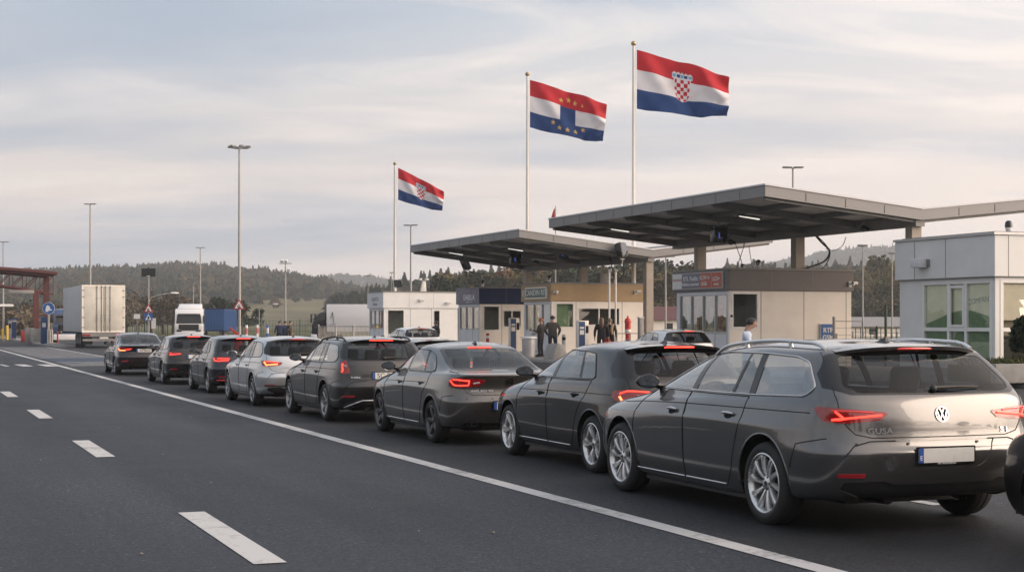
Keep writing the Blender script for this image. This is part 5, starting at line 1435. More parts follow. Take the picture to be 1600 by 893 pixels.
def hang_camera(p, label):
    r = empty('hanging_camera', p, TH)
    a = MB(); a.tube([(0, 0, .25), (0, 0, .05)], .02, 8); a.build('hanger', M['steel_dark'], r)
    a = MB(); a.ball((0, 0, 0), (.11, .13, .10), 14, 8); a.lathe([(.06, .0), (.06, .16), (0, .16)], 12, c=(0, -.24, -.03), axis='y'); a.build('housing', M['gloss_black'], r, smooth=60)
    tag(r, label, 'camera'); return r
def cable(name, pts, label, r=.018):
    b = MB(); P = [V(p) for p in pts]; out = []
    for i in range(len(P) - 1):
        p0, p1, p2, p3 = P[max(i - 1, 0)], P[i], P[i + 1], P[min(i + 2, len(P) - 1)]
        for q in range(6):
            t = q / 6; out.append(.5 * ((2 * p1) + (p2 - p0) * t + (2 * p0 - 5 * p1 + 4 * p2 - p3) * t * t + (3 * p1 - p0 - 3 * p2 + p3) * t ** 3))
    out.append(P[-1]); b.tube(out, r, 6); o = b.build(name, M['cable'], smooth=60); tag(o, label, 'cable'); return o
# ---------------------------------------------------------------- flags
def star_at(p, q, r, ar):
    """inside a five-pointed star of radius r (flag widths), ar corrects for the flag's aspect"""
    dx, dy = p, q
    a = atan2(dx, dy); d = sqrt(dx * dx + dy * dy)
    k = (a / (2 * pi / 5)) % 1.0; k = abs(k - .5) * 2      # 1 at the tips
    return d < r * lerp(.42, 1.0, k ** 2.2) if True else False
def shield_pattern(u, w):
    """arms in units of the shield's half width; u to the right, w up. None outside."""
    if w < 1.02:
        hwid = 1.0 if w > -.25 else sqrt(max(0, 1 - ((w + .25) / 1.15) ** 2))
        if abs(u) < hwid and w > -1.4:
            if abs(u) > hwid - .10 or w > .93: return 'white'
            i, j = int((u + 1) / .4), int((1.0 - w) / .4); return 'red' if (i + j) % 2 == 0 else 'white'
        return None
    if w < 1.75 + .12 * cos(u * 2) and abs(u) < 1.18 and w > 1.02 + .0:
        k = (u + 1.15) / .46; f = k - int(k)
        if w > 1.50 + .18 * (1 - abs(f - .5) * 2) : return None
        if f < .10 or f > .90 or w < 1.10: return 'white'
        return ('azure', 'navy', 'azure', 'navy', 'azure')[max(0, min(4, int(k)))] if w < 1.42 else 'white'
    return None
def flag(px, v, top_px, name_label, pole_label, A, B, C_, D_, kind, pr=.075):
    """A..D: picture corners of the cloth - hoist top, fly top, fly bottom, hoist bottom - taken to the pole's own distance"""
    s = ray_v(px, v); base = sv(s, v, .1); Y = base.y; zt = EYE + (HZ - top_px) / F * Y
    r = empty('flagpole', base, 0); tag(r, pole_label, 'flagpole')
    b = MB(); b.tube([(0, 0, 0), (0, 0, (zt - .1) * .5), (0, 0, zt - .25)], [pr * 1.5, pr * 1.2, pr * .8], 14); b.lathe([(.22, 0), (.22, .05), (.14, .08), (.12, .25)], 14); b.build('shaft', M['pole_white'], r, smooth=60)
    b = MB(); b.ball((0, 0, zt - .17), .125, 14, 8); b.build('finial', M['gold'], r, smooth=60)
    b = MB(); b.tube([(pr * 1.6, -.02, .9), (pr * 1.3, -.02, zt - .5)], .008, 5); b.build('halyard', M['pole_white'], r, smooth=60)
    P = [at(x, y, Y) - V((base.x, base.y, base.z)) for x, y in (A, B, C_, D_)]
    nu, nv = 168, 96; W = (P[1] - P[0]).length
    rr = random.Random(px); ph = rr.uniform(0, 6)
    vs, fs, ms = [], [], []
    for j in range(nv + 1):
        w = j / nv
        for i in range(nu + 1):
            u = i / nu
            q = P[0].lerp(P[1], u).lerp(P[3].lerp(P[2], u), w)
            sag = .05 * W * sin(pi * u) * (.35 - w) * .6 - .03 * W * u * sin(pi * w)
            amp = .06 * W * min(1, u * 2.2)
            diag = u * 9.0 - w * 3.2 + ph
            wave = amp * sin(diag) + (.024 * sin(u * 19 - w * 11 + ph) + .010 * sin(u * 31 + w * 17)) * W * (.25 + u * .75) + .014 * W * sin(u * 40 + w * 22) * u * w
            crumple = .022 * W * u ** 3 * sin(w * 16 + ph) 
            vs.append((q.x + .010 * W * u * sin(diag + 1.2), q.y + wave + crumple, q.z + sag + .008 * W * u * cos(diag * 1.3)))
    cols = {'red': 0, 'white': 1, 'navy': 2, 'yellow': 3, 'azure': 4}
    for j in range(nv):
        for i in range(nu):
            u, w = (i + .5) / nu, (j + .5) / nv
            c = 'red' if w < .335 else 'white' if w < .665 else 'navy'
            if kind == 'arms':
                k = shield_pattern((u - .50) / .095, (.46 - w) / .155 * .88 + .05)
                if k: c = k
            else:
                if .40 < u < .61 and .335 <= w < .67: c = 'navy'
                stars = [(.41, .215), (.51, .17), (.60, .195), (.70, .215), (.315, .76), (.40, .85), (.505, .86), (.61, .84), (.715, .74)]
                for k, (a, bb) in enumerate(stars):
                    if star_at((u - a) * 1.72, -(w - bb), .062 if k != 3 else .036, 1): c = 'yellow'
            n = nu + 1; fs.append((j * n + i, j * n + i + 1, (j + 1) * n + i + 1, (j + 1) * n + i)); ms.append(cols[c])
    me = bpy.data.meshes.new('flag'); me.from_pydata(vs, [], fs)
    for k in ('flag_red', 'flag_white', 'flag_navy', 'flag_yellow', 'flag_azure'): me.materials.append(M[k])
    me.polygons.foreach_set('material_index', ms); me.shade_smooth()
    o = link_mesh('flag', me); o.location = base; tag(o, name_label, 'flag')
    return r
def cloth_mat(name, col):
    m = mat(name, col, .75, var=.06, scale=2.0, spec=.2); nt = m.node_tree; b = nt.nodes['Principled BSDF']; out = [n for n in nt.nodes if n.type == 'OUTPUT_MATERIAL'][0]
    t = nt.nodes.new('ShaderNodeBsdfTranslucent'); t.inputs[0].default_value = (*col, 1); mx = nt.nodes.new('ShaderNodeMixShader'); mx.inputs[0].default_value = .22
    nt.links.new(b.outputs[0], mx.inputs[1]); nt.links.new(t.outputs[0], mx.inputs[2]); nt.links.new(mx.outputs[0], out.inputs['Surface']); return m
def flags():
    M['flag_red'] = cloth_mat('flag_red', (.46, .028, .038)); M['flag_white'] = cloth_mat('flag_white', (.66, .65, .68)); M['flag_navy'] = cloth_mat('flag_navy', (.026, .060, .18)); M['flag_yellow'] = cloth_mat('flag_yellow', (.62, .42, .12)); M['flag_azure'] = cloth_mat('flag_azure', (.16, .38, .60))
    flag(990, 33.2, 66, 'large red, white and navy striped flag with a chequered shield, highest on the tallest pole', 'tallest white flagpole, rising behind the larger canopy', (995, 78), (1139, 121), (1136, 183), (995, 170), 'arms')
    flag(824, 33.2, 114, 'red, white and navy flag with yellow stars and a navy square in its middle', 'white flagpole behind the small canopy, flying the starred flag', (828, 125), (947, 163), (943, 222), (828, 199), 'stars')
    flag(617, 33.2, 254, 'smallest striped flag with a chequered shield, above the white booth', 'shortest white flagpole, standing behind the white booth', (622, 262), (693, 299), (692, 330), (622, 312), 'arms', .085)
    # the small red pennant peeping over the canopy
    p = at(868, 348, 100); r = empty('flagpole', (p.x, p.y, 0), 0); tag(r, 'thin pole of the small red pennant, peeping over the larger canopy', 'flagpole')
    zt = EYE + (HZ - 322) / F * 100; b = MB(); b.tube([(0, 0, 0), (0, 0, zt)], [.05, .03], 8); b.build('shaft', M['pole'], r)
    b = MB(); vs, fs = [], []
    for i in range(13):
        for j in range(9):
            u, w = i / 12, j / 8; vs.append((-.04 - .36 * u * (.25 + .75 * w) , .05 * sin(u * 6 + w * 5), zt - .12 - .95 * w - .12 * u))
    for i in range(12):
        for j in range(8): fs.append((i * 9 + j, i * 9 + j + 1, (i + 1) * 9 + j + 1, (i + 1) * 9 + j))
    b.add(vs, fs); o = b.build('pennant', M['flag_red'], smooth=80); o.location = (p.x, p.y, 0); tag(o, 'small drooping red pennant just above the left end of the larger canopy', 'flag')
# ---------------------------------------------------------------- masts and signs
def mast(px, top, Y, label, heads=2, r=.09, kind='led', group=None):
    x = (px - CX) / F * Y; zt = EYE + (HZ - top) / F * Y
    o = empty('lamp_mast', (x, Y, 0), rnd.uniform(-.3, .3)); tag(o, label, 'lamp post', group)
    b = MB(); b.tube([(0, 0, -.1), (0, 0, zt * .5), (0, 0, zt)], [r * 1.25, r, r * .65], 10); b.lathe([(r * 2.4, 0), (r * 2.4, .04), (r * 1.5, .06)], 10); b.build('pole', M['pole'], o, smooth=60)
    u = .011 * Y / 10
    if kind == 'led':
        for k in range(heads):
            off = (k - (heads - 1) / 2) * .75
            b = MB(); b.tube([(0, 0, zt - .05), (off, 0, zt + .02)], .03, 6); b.box((off, -.0, zt + .03), (.62, .34, .09)); b.box((off, 0, zt - .02), (.5, .26, .03), 1); b.build('lamp_head', [M['steel_dark'], M['sign_white']], o, bevel=.01)
    elif kind == 'ring':
        b = MB(); b.tube([(.9 * cos(t * pi / 6), .9 * sin(t * pi / 6), zt) for t in range(12)], .035, 6, closed=True); b.bar((-.9, 0, zt), (.9, 0, zt), .06, .06); b.bar((0, -.9, zt), (0, .9, zt), .06, .06); b.build('head_frame', M['steel_dark'], o)
        for k in range(heads):
            a = 2 * pi * k / heads; b = MB(); b.box((cos(a) * .95, sin(a) * .95, zt + .10), (.55, .45, .22), rz=a); b.build('lamp_head', M['steel_dark'], o, bevel=.02)
    elif kind == 'flood':
        b = MB(); b.bar((-.7, 0, zt - .1), (.7, 0, zt - .1), .08, .08); b.bar((-.5, 0, zt - 2.6), (.5, 0, zt - 2.6), .05, .05); b.build('cross_arm', M['pole'], o)
        for x0, z in ((-.5, zt + .15), (.15, zt + .15), (.55, zt - .8)):
            b = MB(); b.box((x0 * .7, -.1, z), (.34, .25, .30), rot=Matrix.Rotation(.4, 3, 'X')); b.build('lamp_head', M['sign_white'], o, bevel=.02)
    elif kind == 'arm':
        sg = 1
        b = MB(); b.tube([(0, 0, zt - .6), (.25, 0, zt - .15), (1.0, 0, zt + .1), (2.0, 0, zt + .25)], .045, 8); b.build('arm', M['pole'], o, smooth=60)
        b = MB(); b.ball((2.3, 0, zt + .26), (.42, .16, .10), 12, 6); b.build('lamp_head', M['sign_white'], o, smooth=60)
    return o
def tri_sign(b, c, r, d=.03):
    """warning triangle facing -y"""
    pts = lambda rr: rounded([(cos(pi / 2 + 2 * pi * k / 3) * rr, sin(pi / 2 + 2 * pi * k / 3) * rr) for k in range(3)], rr * .16, 4)
    f = lambda x, z, y: V((c[0] + x, c[1] + y, c[2] + z))
    b.prism(pts(r), f, 0, d, 0); b.prism(pts(r * .70), f, -.004, 0, 1)
    k = r * .1
    for (x, z, w, h) in ((-1.6, -.8, .8, 2.2), (-.5, -2.6, 1.4, 1.1), (1.0, -1.0, .8, 1.6), (1.8, -2.6, 1.0, 1.0), (0, 1.2, .9, .9)):
        b.prism([((x - w) * k, (z - h) * k), ((x + w) * k, (z - h * .6) * k), ((x + w * .6) * k, (z + h) * k), ((x - w * .8) * k, (z + h * .7) * k)], f, -.008, -.004, 2)
def border_post():
    build_materials(); B = .145
    # ---- white booth
    s0 = 87.4; v0 = v_at(600, s0); v1 = v_at(715, s0)
    xx = lambda px, s, v: v_at(px, s) - v
    r, w, d, H, fz = booth('white_booth', s0, v0, v1, ray_v(576, v0) - s0, 3.42, 2.50, M['clad_white'], M['clad_grey'], M['clad_white'], M['clad_grey'],
        [(xx(605, s0, v0), xx(632, s0, v0), .95, 2.42, {'glass': 'win_green'}), (xx(677, s0, v0), xx(688, s0, v0), .75, 2.40, {'name': 'door'})], 'white panelled booth with a camera mast on its roof, farthest of the row', seams=(1.6, 2.9))
    lettering('lettering', 'LAJAMTA', .36, M['ink_grey'], r, (-.076, d * .5, fz + .52), (0, -1, 0), (0, 0, 1)); lettering('lettering', 'LIITENMA', .22, M['ink_grey'], r, (-.076, d * .5, fz + .22), (0, -1, 0), (0, 0, 1))
    p = sv(s0 + 1.2, v_at(622, s0 + 1.2), 3.44); flood(p, TH - .7, 'black square floodlight on the roof of the white booth', .3, .25)
    q = empty('camera_mast', sv(s0 + 1.5, v_at(661, s0 + 1.5), 3.44), TH); q.scale = (.62,) * 3; tag(q, 'stubby white mast carrying two cameras on the white booth roof', 'camera mast')
    b = MB(); b.hexa([V((-.30, -.15, 0)), V((.30, -.15, 0)), V((.30, .15, 0)), V((-.30, .15, 0))], [V((-.05, -.12, 1.15)), V((.25, -.12, 1.15)), V((.25, .12, 1.15)), V((-.05, .12, 1.15))]); b.build('mast', M['pole_white'], q, bevel=.02)
    for x in (-.35, .30):
        b = MB(); b.boxr((x - .12, x + .16), (-.35, .1), (1.18, 1.38)); b.build('camera', M['pole_white'], q, bevel=.03)
    b = MB(); b.bar((-.4, 0, 1.16), (.4, 0, 1.16), .06, .05); b.build('arm', M['steel_dark'], q)
    wall_camera(sv(s0 - .07, v_at(655, s0), 2.95), 'small camera on the white booth wall, under the camera mast'); wall_camera(sv(s0 - .07, v_at(697, s0), 2.8), 'small camera on the white booth wall, near the navy booth')
    # ---- navy booth
    s0 = 74.5; v0 = v_at(750, s0); v1 = v0 + 4.2
    r, w, d, H, fz = booth('navy_booth', s0, v0, v1, ray_v(715, v0) - s0, 3.40, 2.60, M['clad_cream'], M['clad_grey'], M['clad_navy'], M['clad_violet'],
        [(xx(755, s0, v0), xx(781, s0, v0), 1.25, 2.52, {'glass': 'win_green'}), (xx(786, s0, v0), xx(815, s0, v0), 1.42, 2.30, {'mull': (xx(800, s0, v0),)})], 'cream booth with a navy fascia, partly hidden by the tan booth', seams=(xx(784, s0, v0),))
    lettering('lettering', 'EABSLA', .40, M['ink_white'], r, (-.076, d * .42, fz + .34), (0, -1, 0), (0, 0, 1), .01, .006, 1.25); lettering('lettering', 'anamnu e ham', .15, M['ink_white'], r, (-.076, d * .42, fz + .12), (0, -1, 0), (0, 0, 1), .006)
    b = MB(); b.boxr((-.082, -.074), (d - .5, d - .22), (fz + .22, fz + .62)); b.boxr((-.082, -.074), (d * .42 - .06, d * .42 + .06), (fz + .58, fz + .72)); b.build('crest', M['ink_grey'], r, smooth=0)
    q = flood(sv(s0 + 1.2, v_at(728, s0 + 1.2), 3.42), TH + .9, 'tilted black floodlight standing on the navy booth roof', -.5, .55); q.scale = (1.3, 1.2, 1.5)
    dome_camera(sv(s0 + .5, v_at(754, s0 + .5), 3.42), 'black dome camera on the corner of the navy booth roof').scale = (.8, .8, .8)
    # ---- tan booth
    s0 = 64.8; v0 = v_at(862, s0); v1 = v_at(1008, s0)
    r, w, d, H, fz = booth('tan_booth', s0, v0, v1, ray_v(817, v0) - s0, 3.40, 2.62, M['clad_cream'], M['clad_grey'], M['clad_tan'], M['clad_tan'],
        [(xx(868, s0, v0), xx(897, s0, v0), 1.42, 2.55, {'glass': 'win_green', 'blind': True}), (xx(903, s0, v0), xx(969, s0, v0), 1.52, 2.34, {'mull': (xx(936, s0, v0),)})], 'cream booth with a tan fascia and a green sign, people waiting outside', seams=(xx(900, s0, v0), xx(972, s0, v0)))
    b = MB(); b.boxr((-.125, -.075), (.35, d - .55), (fz + .12, fz + .66)); b.boxr((-.135, -.12), (.45, d - .65), (fz + .19, fz + .59), 1); so = b.build('sign_board', [M['clad_cream'], M['sign_green']], r, smooth=0)
    lettering('lettering', 'E CANDIN RITE', .36, M['sign_white'], so, (-.138, d * .5 - .1, fz + .39), (0, -1, 0), (0, 0, 1), .006, .004, 1.25)
    wall_camera(sv(s0 - .07, v_at(868, s0) , 3.0), 'camera at the corner of the tan booth, beside its green sign', TH - 1.2); wall_camera(sv(s0 - .07, v_at(992, s0), 3.05), 'pale camera on the tan fascia near the steel column')
    dome_camera(sv(s0 + .6, v_at(858, s0 + .6), 3.42), 'black dome camera on the corner of the tan booth roof')
    q = empty('equipment_frame', sv(s0 + 1.0, v_at(945, s0 + 1.0), 3.42), TH); tag(q, 'small steel frame with a brown box on the tan booth roof', 'equipment')
    b = MB(); b.boxr((-.35, .05), (-.2, .2), (.02, .5)); b.build('box', M['steel_dark'], q, bevel=.01); b = MB(); b.boxr((.1, .5), (-.15, .15), (.30, .36)); b.boxr((.45, .5), (-.03, .03), (0, .30)); b.boxr((.1, .15), (-.03, .03), (0, .30)); b.build('bracket', M['pole'], q, smooth=0)
    # two slim poles before the tan booth
    for px, lab in ((952, 'slim white pole before the tan booth, the left one of the pair'), (962, 'slim white pole before the tan booth, right one of the pair')):
        s_ = 62.5; q = empty('slim_pole', sv(s_, v_at(px, s_), .145), TH); tag(q, lab, 'pole'); b = MB(); b.tube([(0, 0, 0), (0, 0, 3.75)], .045, 10); b.build('shaft', M['pole_white'], q); b = MB(); b.boxr((-.09, .09), (-.09, .09), (3.75, 3.85)); b.build('cap', M['steel_dark'], q)
    # ---- grey booth
    s0 = 45.0; v0 = v_at(1140, s0); v1 = v_at(1330, s0)
    r, w, d, H, fz = booth('grey_booth', s0, v0, v1, ray_v(1055, v0) - s0, 3.38, 2.70, M['clad_cream'], M['clad_grey'], M['clad_char'], M['clad_char'],
        [(xx(1139.5, s0, v0) + .08, xx(1186, s0, v0), 1.45, 2.66, {'fw': .07})], 'cream booth with a dark grey fascia and a red sign, nearest of the row', seams=(xx(1189, s0, v0), xx(1256, s0, v0), xx(1322, s0, v0)), side_mull=4)
    b = MB(); y0, y1 = .25, d - .02; b.boxr((-.12, -.075), (y0, y1), (fz + .09, fz + .64), 0)
    seg = [(0, .20, 2), (.20, .565, 1), (.565, .78, 3), (.785, .985, 3)]
    for (a, c, mi) in seg:
        ya, yc = y1 - (y1 - y0) * a - .02, y1 - (y1 - y0) * c + .005; b.boxr((-.128, -.118), (min(ya, yc), max(ya, yc)), (fz + .115, fz + .615), mi)
    for z in (.44, .39): b.boxr((-.131, -.127), (y1 - .72, y1 - .04), (fz + z - .012, fz + z + .012), 4)
    so = b.build('sign_board', [M['alu'], M['clad_violet'], M['sign_white'], M['sign_orange'], M['red']], r, smooth=0)
    yy = lambda t: y1 - (y1 - y0) * t
    for tx, t, z, sz, st, mt in (('ETL Fudht', .38, .44, .20, 1.25, 'ink_white'), ('Fidblme namozed', .38, .25, .13, 1.3, 'ink_white'), ('KLW→', .66, .45, .20, 1.1, 'sign_white'), ('UGIK', .65, .25, .17, 1.1, 'sign_white'), ('LO>', .885, .40, .20, 1.3, 'sign_white'), ('UANEL', .885, .22, .09, 1.3, 'sign_white')):
        lettering('lettering', tx, sz, M[mt], so, (-.132, yy(t), fz + z), (0, -1, 0), (0, 0, 1), .003, .003, st)
    dome_camera(sv(s0 + .7, v_at(1185, s0 + .7), 3.40), 'dome camera near the middle of the grey booth roof'); dome_camera(sv(s0 + .7, v_at(1160, s0 + .7), 3.36), 'tiny black dome on the grey booth roof, below the crossed cables').scale = (.55, .55, .5)
    wall_camera(sv(s0 - .07, v_at(1326, s0), 2.95), 'black and silver camera at the right corner of the grey booth', TH + .3)
    b = MB(); b.boxr((-.06, .06), (-.03, 0), (-.1, .1)); b.boxr((-.03, .05), (-.035, -.03), (-.02, .06), 1); q = b.build('intercom', [M['sign_white'], M['gloss_black']]); q.location = sv(s0 - .005, v_at(1136.8, s0) + .12, 1.85); q.rotation_euler = (0, 0, TH); tag(q, 'white intercom by the window of the grey booth', 'intercom')
    # ---- white office on the right
    office()
    # ---- canopies
    r, zf = canopy('large_canopy', 39.3, 55.4, 23.2, 28.6, 33.9, 5.6, 5.05, (39.75, 46.3, 53.3), 'large grey steel canopy with a folded roof over the grey booth', [(52.0, 24.6), (43.5, 25.1)])
    r2_, zf2 = canopy('small_canopy', 62.0, 77.2, 24.6, 30.9, 37.0, 5.6, 4.85, (62.4, 69.5, 76.7), 'smaller grey steel canopy over the tan and navy booths', [(73.0, 25.6), (66.5, 26.2)])
    def hang(px, s, py): v = v_at(px, s); p = sv(s, v); p.z = EYE + (HZ - py) / F * p.y; return p
    lane_signal(hang(1122, 45.5, 355), 'black lane signal with a blue mark under the large canopy'); lane_signal(hang(878, 66.5, 388), 'black lane signal under the small canopy, left of the tilted floodlight'); lane_signal(hang(804, 69.5, 396), 'black lane signal at the left under the small canopy')
    hang_camera(hang(1142, 46.5, 378), 'black camera hanging right of the blue lane signal'); hang_camera(hang(837, 70, 409), 'black camera hanging between the small canopy and the tan sign')
    q = hang(1349, 42.0, 357); o = hang_camera(q, 'pale camera hanging under the large canopy near the white office')
    q = flood(hang(972, 61.7, 412), TH + .7, 'large tilted black floodlight on the front edge of the small canopy', -.25, .12); q.scale = (1.3, 1.3, 1.5)
    H_ = lambda px, s, py: hang(px, s, py)
    cable('cable', [H_(1270, 46, 363), H_(1283, 46, 378), H_(1296, 46, 392), H_(1288, 46, 408), H_(1262, 46, 418), H_(1257, 46, 421)], 'thick black cable looping down to the grey booth roof beside the column', .03)
    cable('cable', [H_(1273, 45.8, 365), H_(1290, 45.8, 382), H_(1297, 45.8, 396), H_(1290, 45.8, 414), H_(1282, 45.8, 421)], 'second black cable of the loop, hanging right of the thick one', .018)
    cable('cable', [H_(1322, 46, 370), H_(1316, 46, 384), H_(1303, 46, 391), H_(1290, 46, 388)], 'thin cable strung from the canopy to the loop', .012)
    cable('cable', [H_(1166, 45.5, 372), H_(1158, 45.5, 398), H_(1150, 45.5, 420)], 'thin slanting cable above the grey booth, crossing another', .012); cable('cable', [H_(1148, 45.5, 378), H_(1156, 45.5, 400), H_(1161, 45.5, 418)], 'thin cable leaning right, down to the tiny dome camera', .012); cable('cable', [H_(1170, 45.5, 384), H_(1176, 45.5, 421)], 'thin cable hanging left of the dome camera', .012)
    cable('cable', [H_(973, 62.6, 405), H_(975, 63, 425), H_(966, 63.5, 440)], 'curling cable from the tilted floodlight to the tan booth roof', .022); cable('cable', [H_(952, 64, 397), H_(957, 64.5, 420), H_(960, 65, 436)], 'straight cable hanging to the tan booth roof', .022)
    flags()
    # ---- lamp masts
    mast(374, 231, 168, 'tallest lamp mast with a ring of lamps, by the warning sign', 6, .14, 'ring')
    mast(141, 319, 175, 'tall lamp mast behind the white lorry trailer', 2, .11); mast(313, 387, 230, 'lamp mast behind the white lorry cab', 2, .11); mast(302, 443, 232, 'short lamp post left of the lorry cab mast', 1, .08)
    mast(5, 378, 205, 'lamp mast behind the red gantry', 2, .10); mast(446, 410, 170, 'mast with cream floodlights before the grassy slope', 3, .09, 'flood'); mast(642, 352, 150, 'lamp mast right of the shortest flagpole', 2, .10)
    mast(1239, 262, 104, 'twin lamp mast rising above the large canopy', 2, .085); mast(575, 431, 190, 'thin antenna pole above the box lorry', 1, .05); mast(1040, 401, 118, 'lamp mast between the tan and grey booths', 2, .07); mast(1348, 384, 100, 'thin mast right of the grey booth, nearer the pines', 1, .05); mast(1394, 396, 130, 'thin pale mast beside the white office', 1, .06); mast(612, 426, 200, 'small post beside the shortest flagpole', 1, .05)
    mast(232, 462, 142, 'low street lamp on a curved arm by the sign post', 1, .06, 'arm'); mast(405, 478, 210, 'far street lamp with a curved arm, before the slope', 1, .06, 'arm')
    signs_left(); gantry(); fences(); kerb_things()
def office():
    s0 = 34.0; v0 = 27.05; d = 4.25; w = 7.0; B = .40; top = 3.98 - B; fb = 2.87 - B
    root = empty('white_office', sv(s0, v0, B), TH); tag(root, 'white flat-roofed office with large windows at the right edge', 'office')
    yv = lambda px: ray_v(px, v0) - s0
    y_a, y_b = .10, yv(1441)
    holes_l = [(y_a, y_b, .12, fb - .06)]
    fh = [(.16, 2.5, .12, fb - .06), (2.7, 4.9, .12, fb - .06)]
    b = MB(); wall_with(b, 'y', .12, d, 0, fb, 0, .12, [(max(.125, holes_l[0][0]), *holes_l[0][1:])]); wall_with(b, 'x', 0, w, 0, fb, 0, .12, fh); b.boxr((.12, w), (d - .12, d), (0, fb)); b.boxr((w - .12, w), (.12, d - .12), (0, fb)); b.build('wall', M['clad_white'], root, smooth=0)
    z_t = 1.47 - B
    m1, m2 = yv(1509), yv(1482)
    window_in(root, 'y', (.125, y_b, .12, fb - .06), 0, M['frame_white'], M['win_green'], mull=(m1, m2), trans=(z_t,), fw=.10, name='window', depth=.10)
    sash = MB(); a, c = m1 + .05, m2 - .05; z0, z1 = z_t + .06, fb - .20
    for (p, q, r, t) in ((a, a + .07, z0, z1), (c - .07, c, z0, z1), (a + .07, c - .07, z1 - .07, z1), (a + .07, c - .07, z0, z0 + .07)): sash.boxr((-.03, .012), (p, q), (r, t))
    sash.build('opening_sash', M['frame_white'], root, smooth=0)
    for i, h in enumerate(fh): window_in(root, 'x', h, 0, M['frame_white'], M['win'], mull=((h[0] + h[1]) / 2,), trans=(z_t,), fw=.10, name='window', depth=.10)
    f = MB(); e = .10; f.boxr((-e, w + e), (-e, d + e), (fb + .002, top)); fo = f.build('fascia', M['clad_white'], root, bevel=.015, seg=1)
    g = MB(); y1 = yv(1482)
    for y in (y1, 3.4): g.boxr((-e - .004, -e + .01), (y - .012, y + .012), (fb + .01, top - .02))
    for x in (.35, 2.6, 5): g.boxr((x - .012, x + .012), (-e - .004, -e + .01), (fb + .01, top - .02))
    g.boxr((-e - .006, -e + .01), (-e + .02, d + e - .02), (fb + .0, fb + .02)); g.build('panel_joints', M['steel_dark'], fo, smooth=0)
    h = MB(); h.boxr((-e - .04, w + e + .04), (-e - .04, d + e + .04), (top + .001, top + .07)); h.build('roof_flashing', M['alu'], fo, smooth=0)
    pl_ = MB(); pl_.boxr((-.02, w), (-.02, d), (-.27, -.002)); pl_.build('plinth', M['concrete'], root, smooth=0)
    rf = MB(); rf.boxr((.05, w - .05), (.05, d - .05), (top + .071, top + .10)); rf.build('roof', M['pavers'], root, smooth=0)
    i_ = MB(); i_.boxr((.13, w - .13), (.13, d - .13), (.05, .06)); i_.boxr((.3, 1.2), (.35, .37), (.9, fb - .1), 1); i_.boxr((1.5, 2.4), (.35, .37), (1.3, fb - .1), 2); i_.boxr((2.6, 2.7), (.2, d - .2), (.06, fb - .1), 1); i_.boxr((.5, 2.5), (d - .45, d - .13), (.06, 1.2), 2); i_.boxr((.8, 2.4), (2.0, 2.7), (.72, .78), 2); i_.boxr((.13, 2.5), (d - .2, d - .13), (1.2, fb), 1)  # the two thin boards behind the front windows are added to lighten them
    i_.boxr((.9, .95), (2.1, 2.6), (.06, .72), 2); i_.boxr((2.2, 2.25), (2.1, 2.6), (.06, .72), 2); i_.boxr((1.3, 1.8), (2.3, 2.34), (.8, 1.15), 0)
    i_.build('interior', [M['inner'], M['inner_warm'], M['inner']], root, smooth=0)
    for x0, x1 in ((.28, 1.26), (1.42, 2.38), (2.82, 3.7), (3.9, 4.78)):
        rb = MB(); rb.boxr((x0, x1), (.064, .068), (z_t + .25, fb - .18)); rb.build('pale_backing', M['pane_fill_beige'], root, smooth=0)  # pale sheets added close behind the front panes to brighten them
    # sheet inside the side window painted with its reflections: beige, green hill, faint lettering
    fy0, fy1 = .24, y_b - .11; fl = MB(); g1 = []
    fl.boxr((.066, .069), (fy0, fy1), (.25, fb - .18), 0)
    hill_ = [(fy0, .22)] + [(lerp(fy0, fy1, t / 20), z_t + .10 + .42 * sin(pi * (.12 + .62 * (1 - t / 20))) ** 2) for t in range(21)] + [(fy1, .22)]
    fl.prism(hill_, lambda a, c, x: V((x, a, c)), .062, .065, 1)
    wf = fl.build('window_reflection', [M['pane_fill_beige'], M['blind']], root, smooth=0)
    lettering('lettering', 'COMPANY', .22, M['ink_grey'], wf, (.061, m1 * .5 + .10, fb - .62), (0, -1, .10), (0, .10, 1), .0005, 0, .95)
    q = empty('wall_lamp', sv(s0 + yv(1447), v0 - .10, EYE + (HZ - 411) / F * (sv(s0 + yv(1447), v0).y)), TH); tag(q, 'boxy grey lamp fixed to the left fascia of the white office', 'lamp'); b = MB(); b.boxr((-.30, -.04), (-.22, .18), (-.13, .13)); b.build('housing', M['clad_grey'], q, bevel=.02); b = MB(); b.boxr((-.05, .0), (-.32, -.2), (-.10, .1)); b.build('bracket', M['steel_dark'], q, bevel=.01)
    dome_camera(sv(s0 + .8, v_at(1576, s0 + .8), 4.05), 'dark dome camera on the roof of the white office').scale = (.8, .8, .75)
    # clipped conifer and a low wall before the office
    q = leaf_tree('clipped_conifer', 1.0, .30, foliage_mat('conifer_green', [(.012, .022, .012), (.03, .045, .02)], 3.0), M['bark'], 77, 'round', 1500); q.location = sv(32.8, v_at(1606, 32.8), .75); tag(q, 'dark clipped conifer at the right edge, before the office', 'shrub')
    b = MB(); b.boxr((0, 7), (0, .2), (0, .48)); q = b.build('planter_wall', M['concrete'], bevel=.02); q.location = sv(32.0, v_at(1556, 32.0), .14); q.rotation_euler = (0, 0, TH); tag(q, 'low concrete planter wall before the office', 'wall')
    b = MB(); rr = random.Random(5); vs, fs = [], []
    for k in range(2600):
        p = V((rr.uniform(.1, 6.9), rr.uniform(.25, 1.9), .42 + rr.uniform(0, .12))); a = rr.uniform(0, 6.28); h_ = rr.uniform(.04, .14); i = len(vs); e_ = V((cos(a), sin(a), 0)) * .02; vs += [p - e_, p + e_, p + V((rr.uniform(-.05, .05), rr.uniform(-.05, .05), h_))]; fs.append((i, i + 1, i + 2))
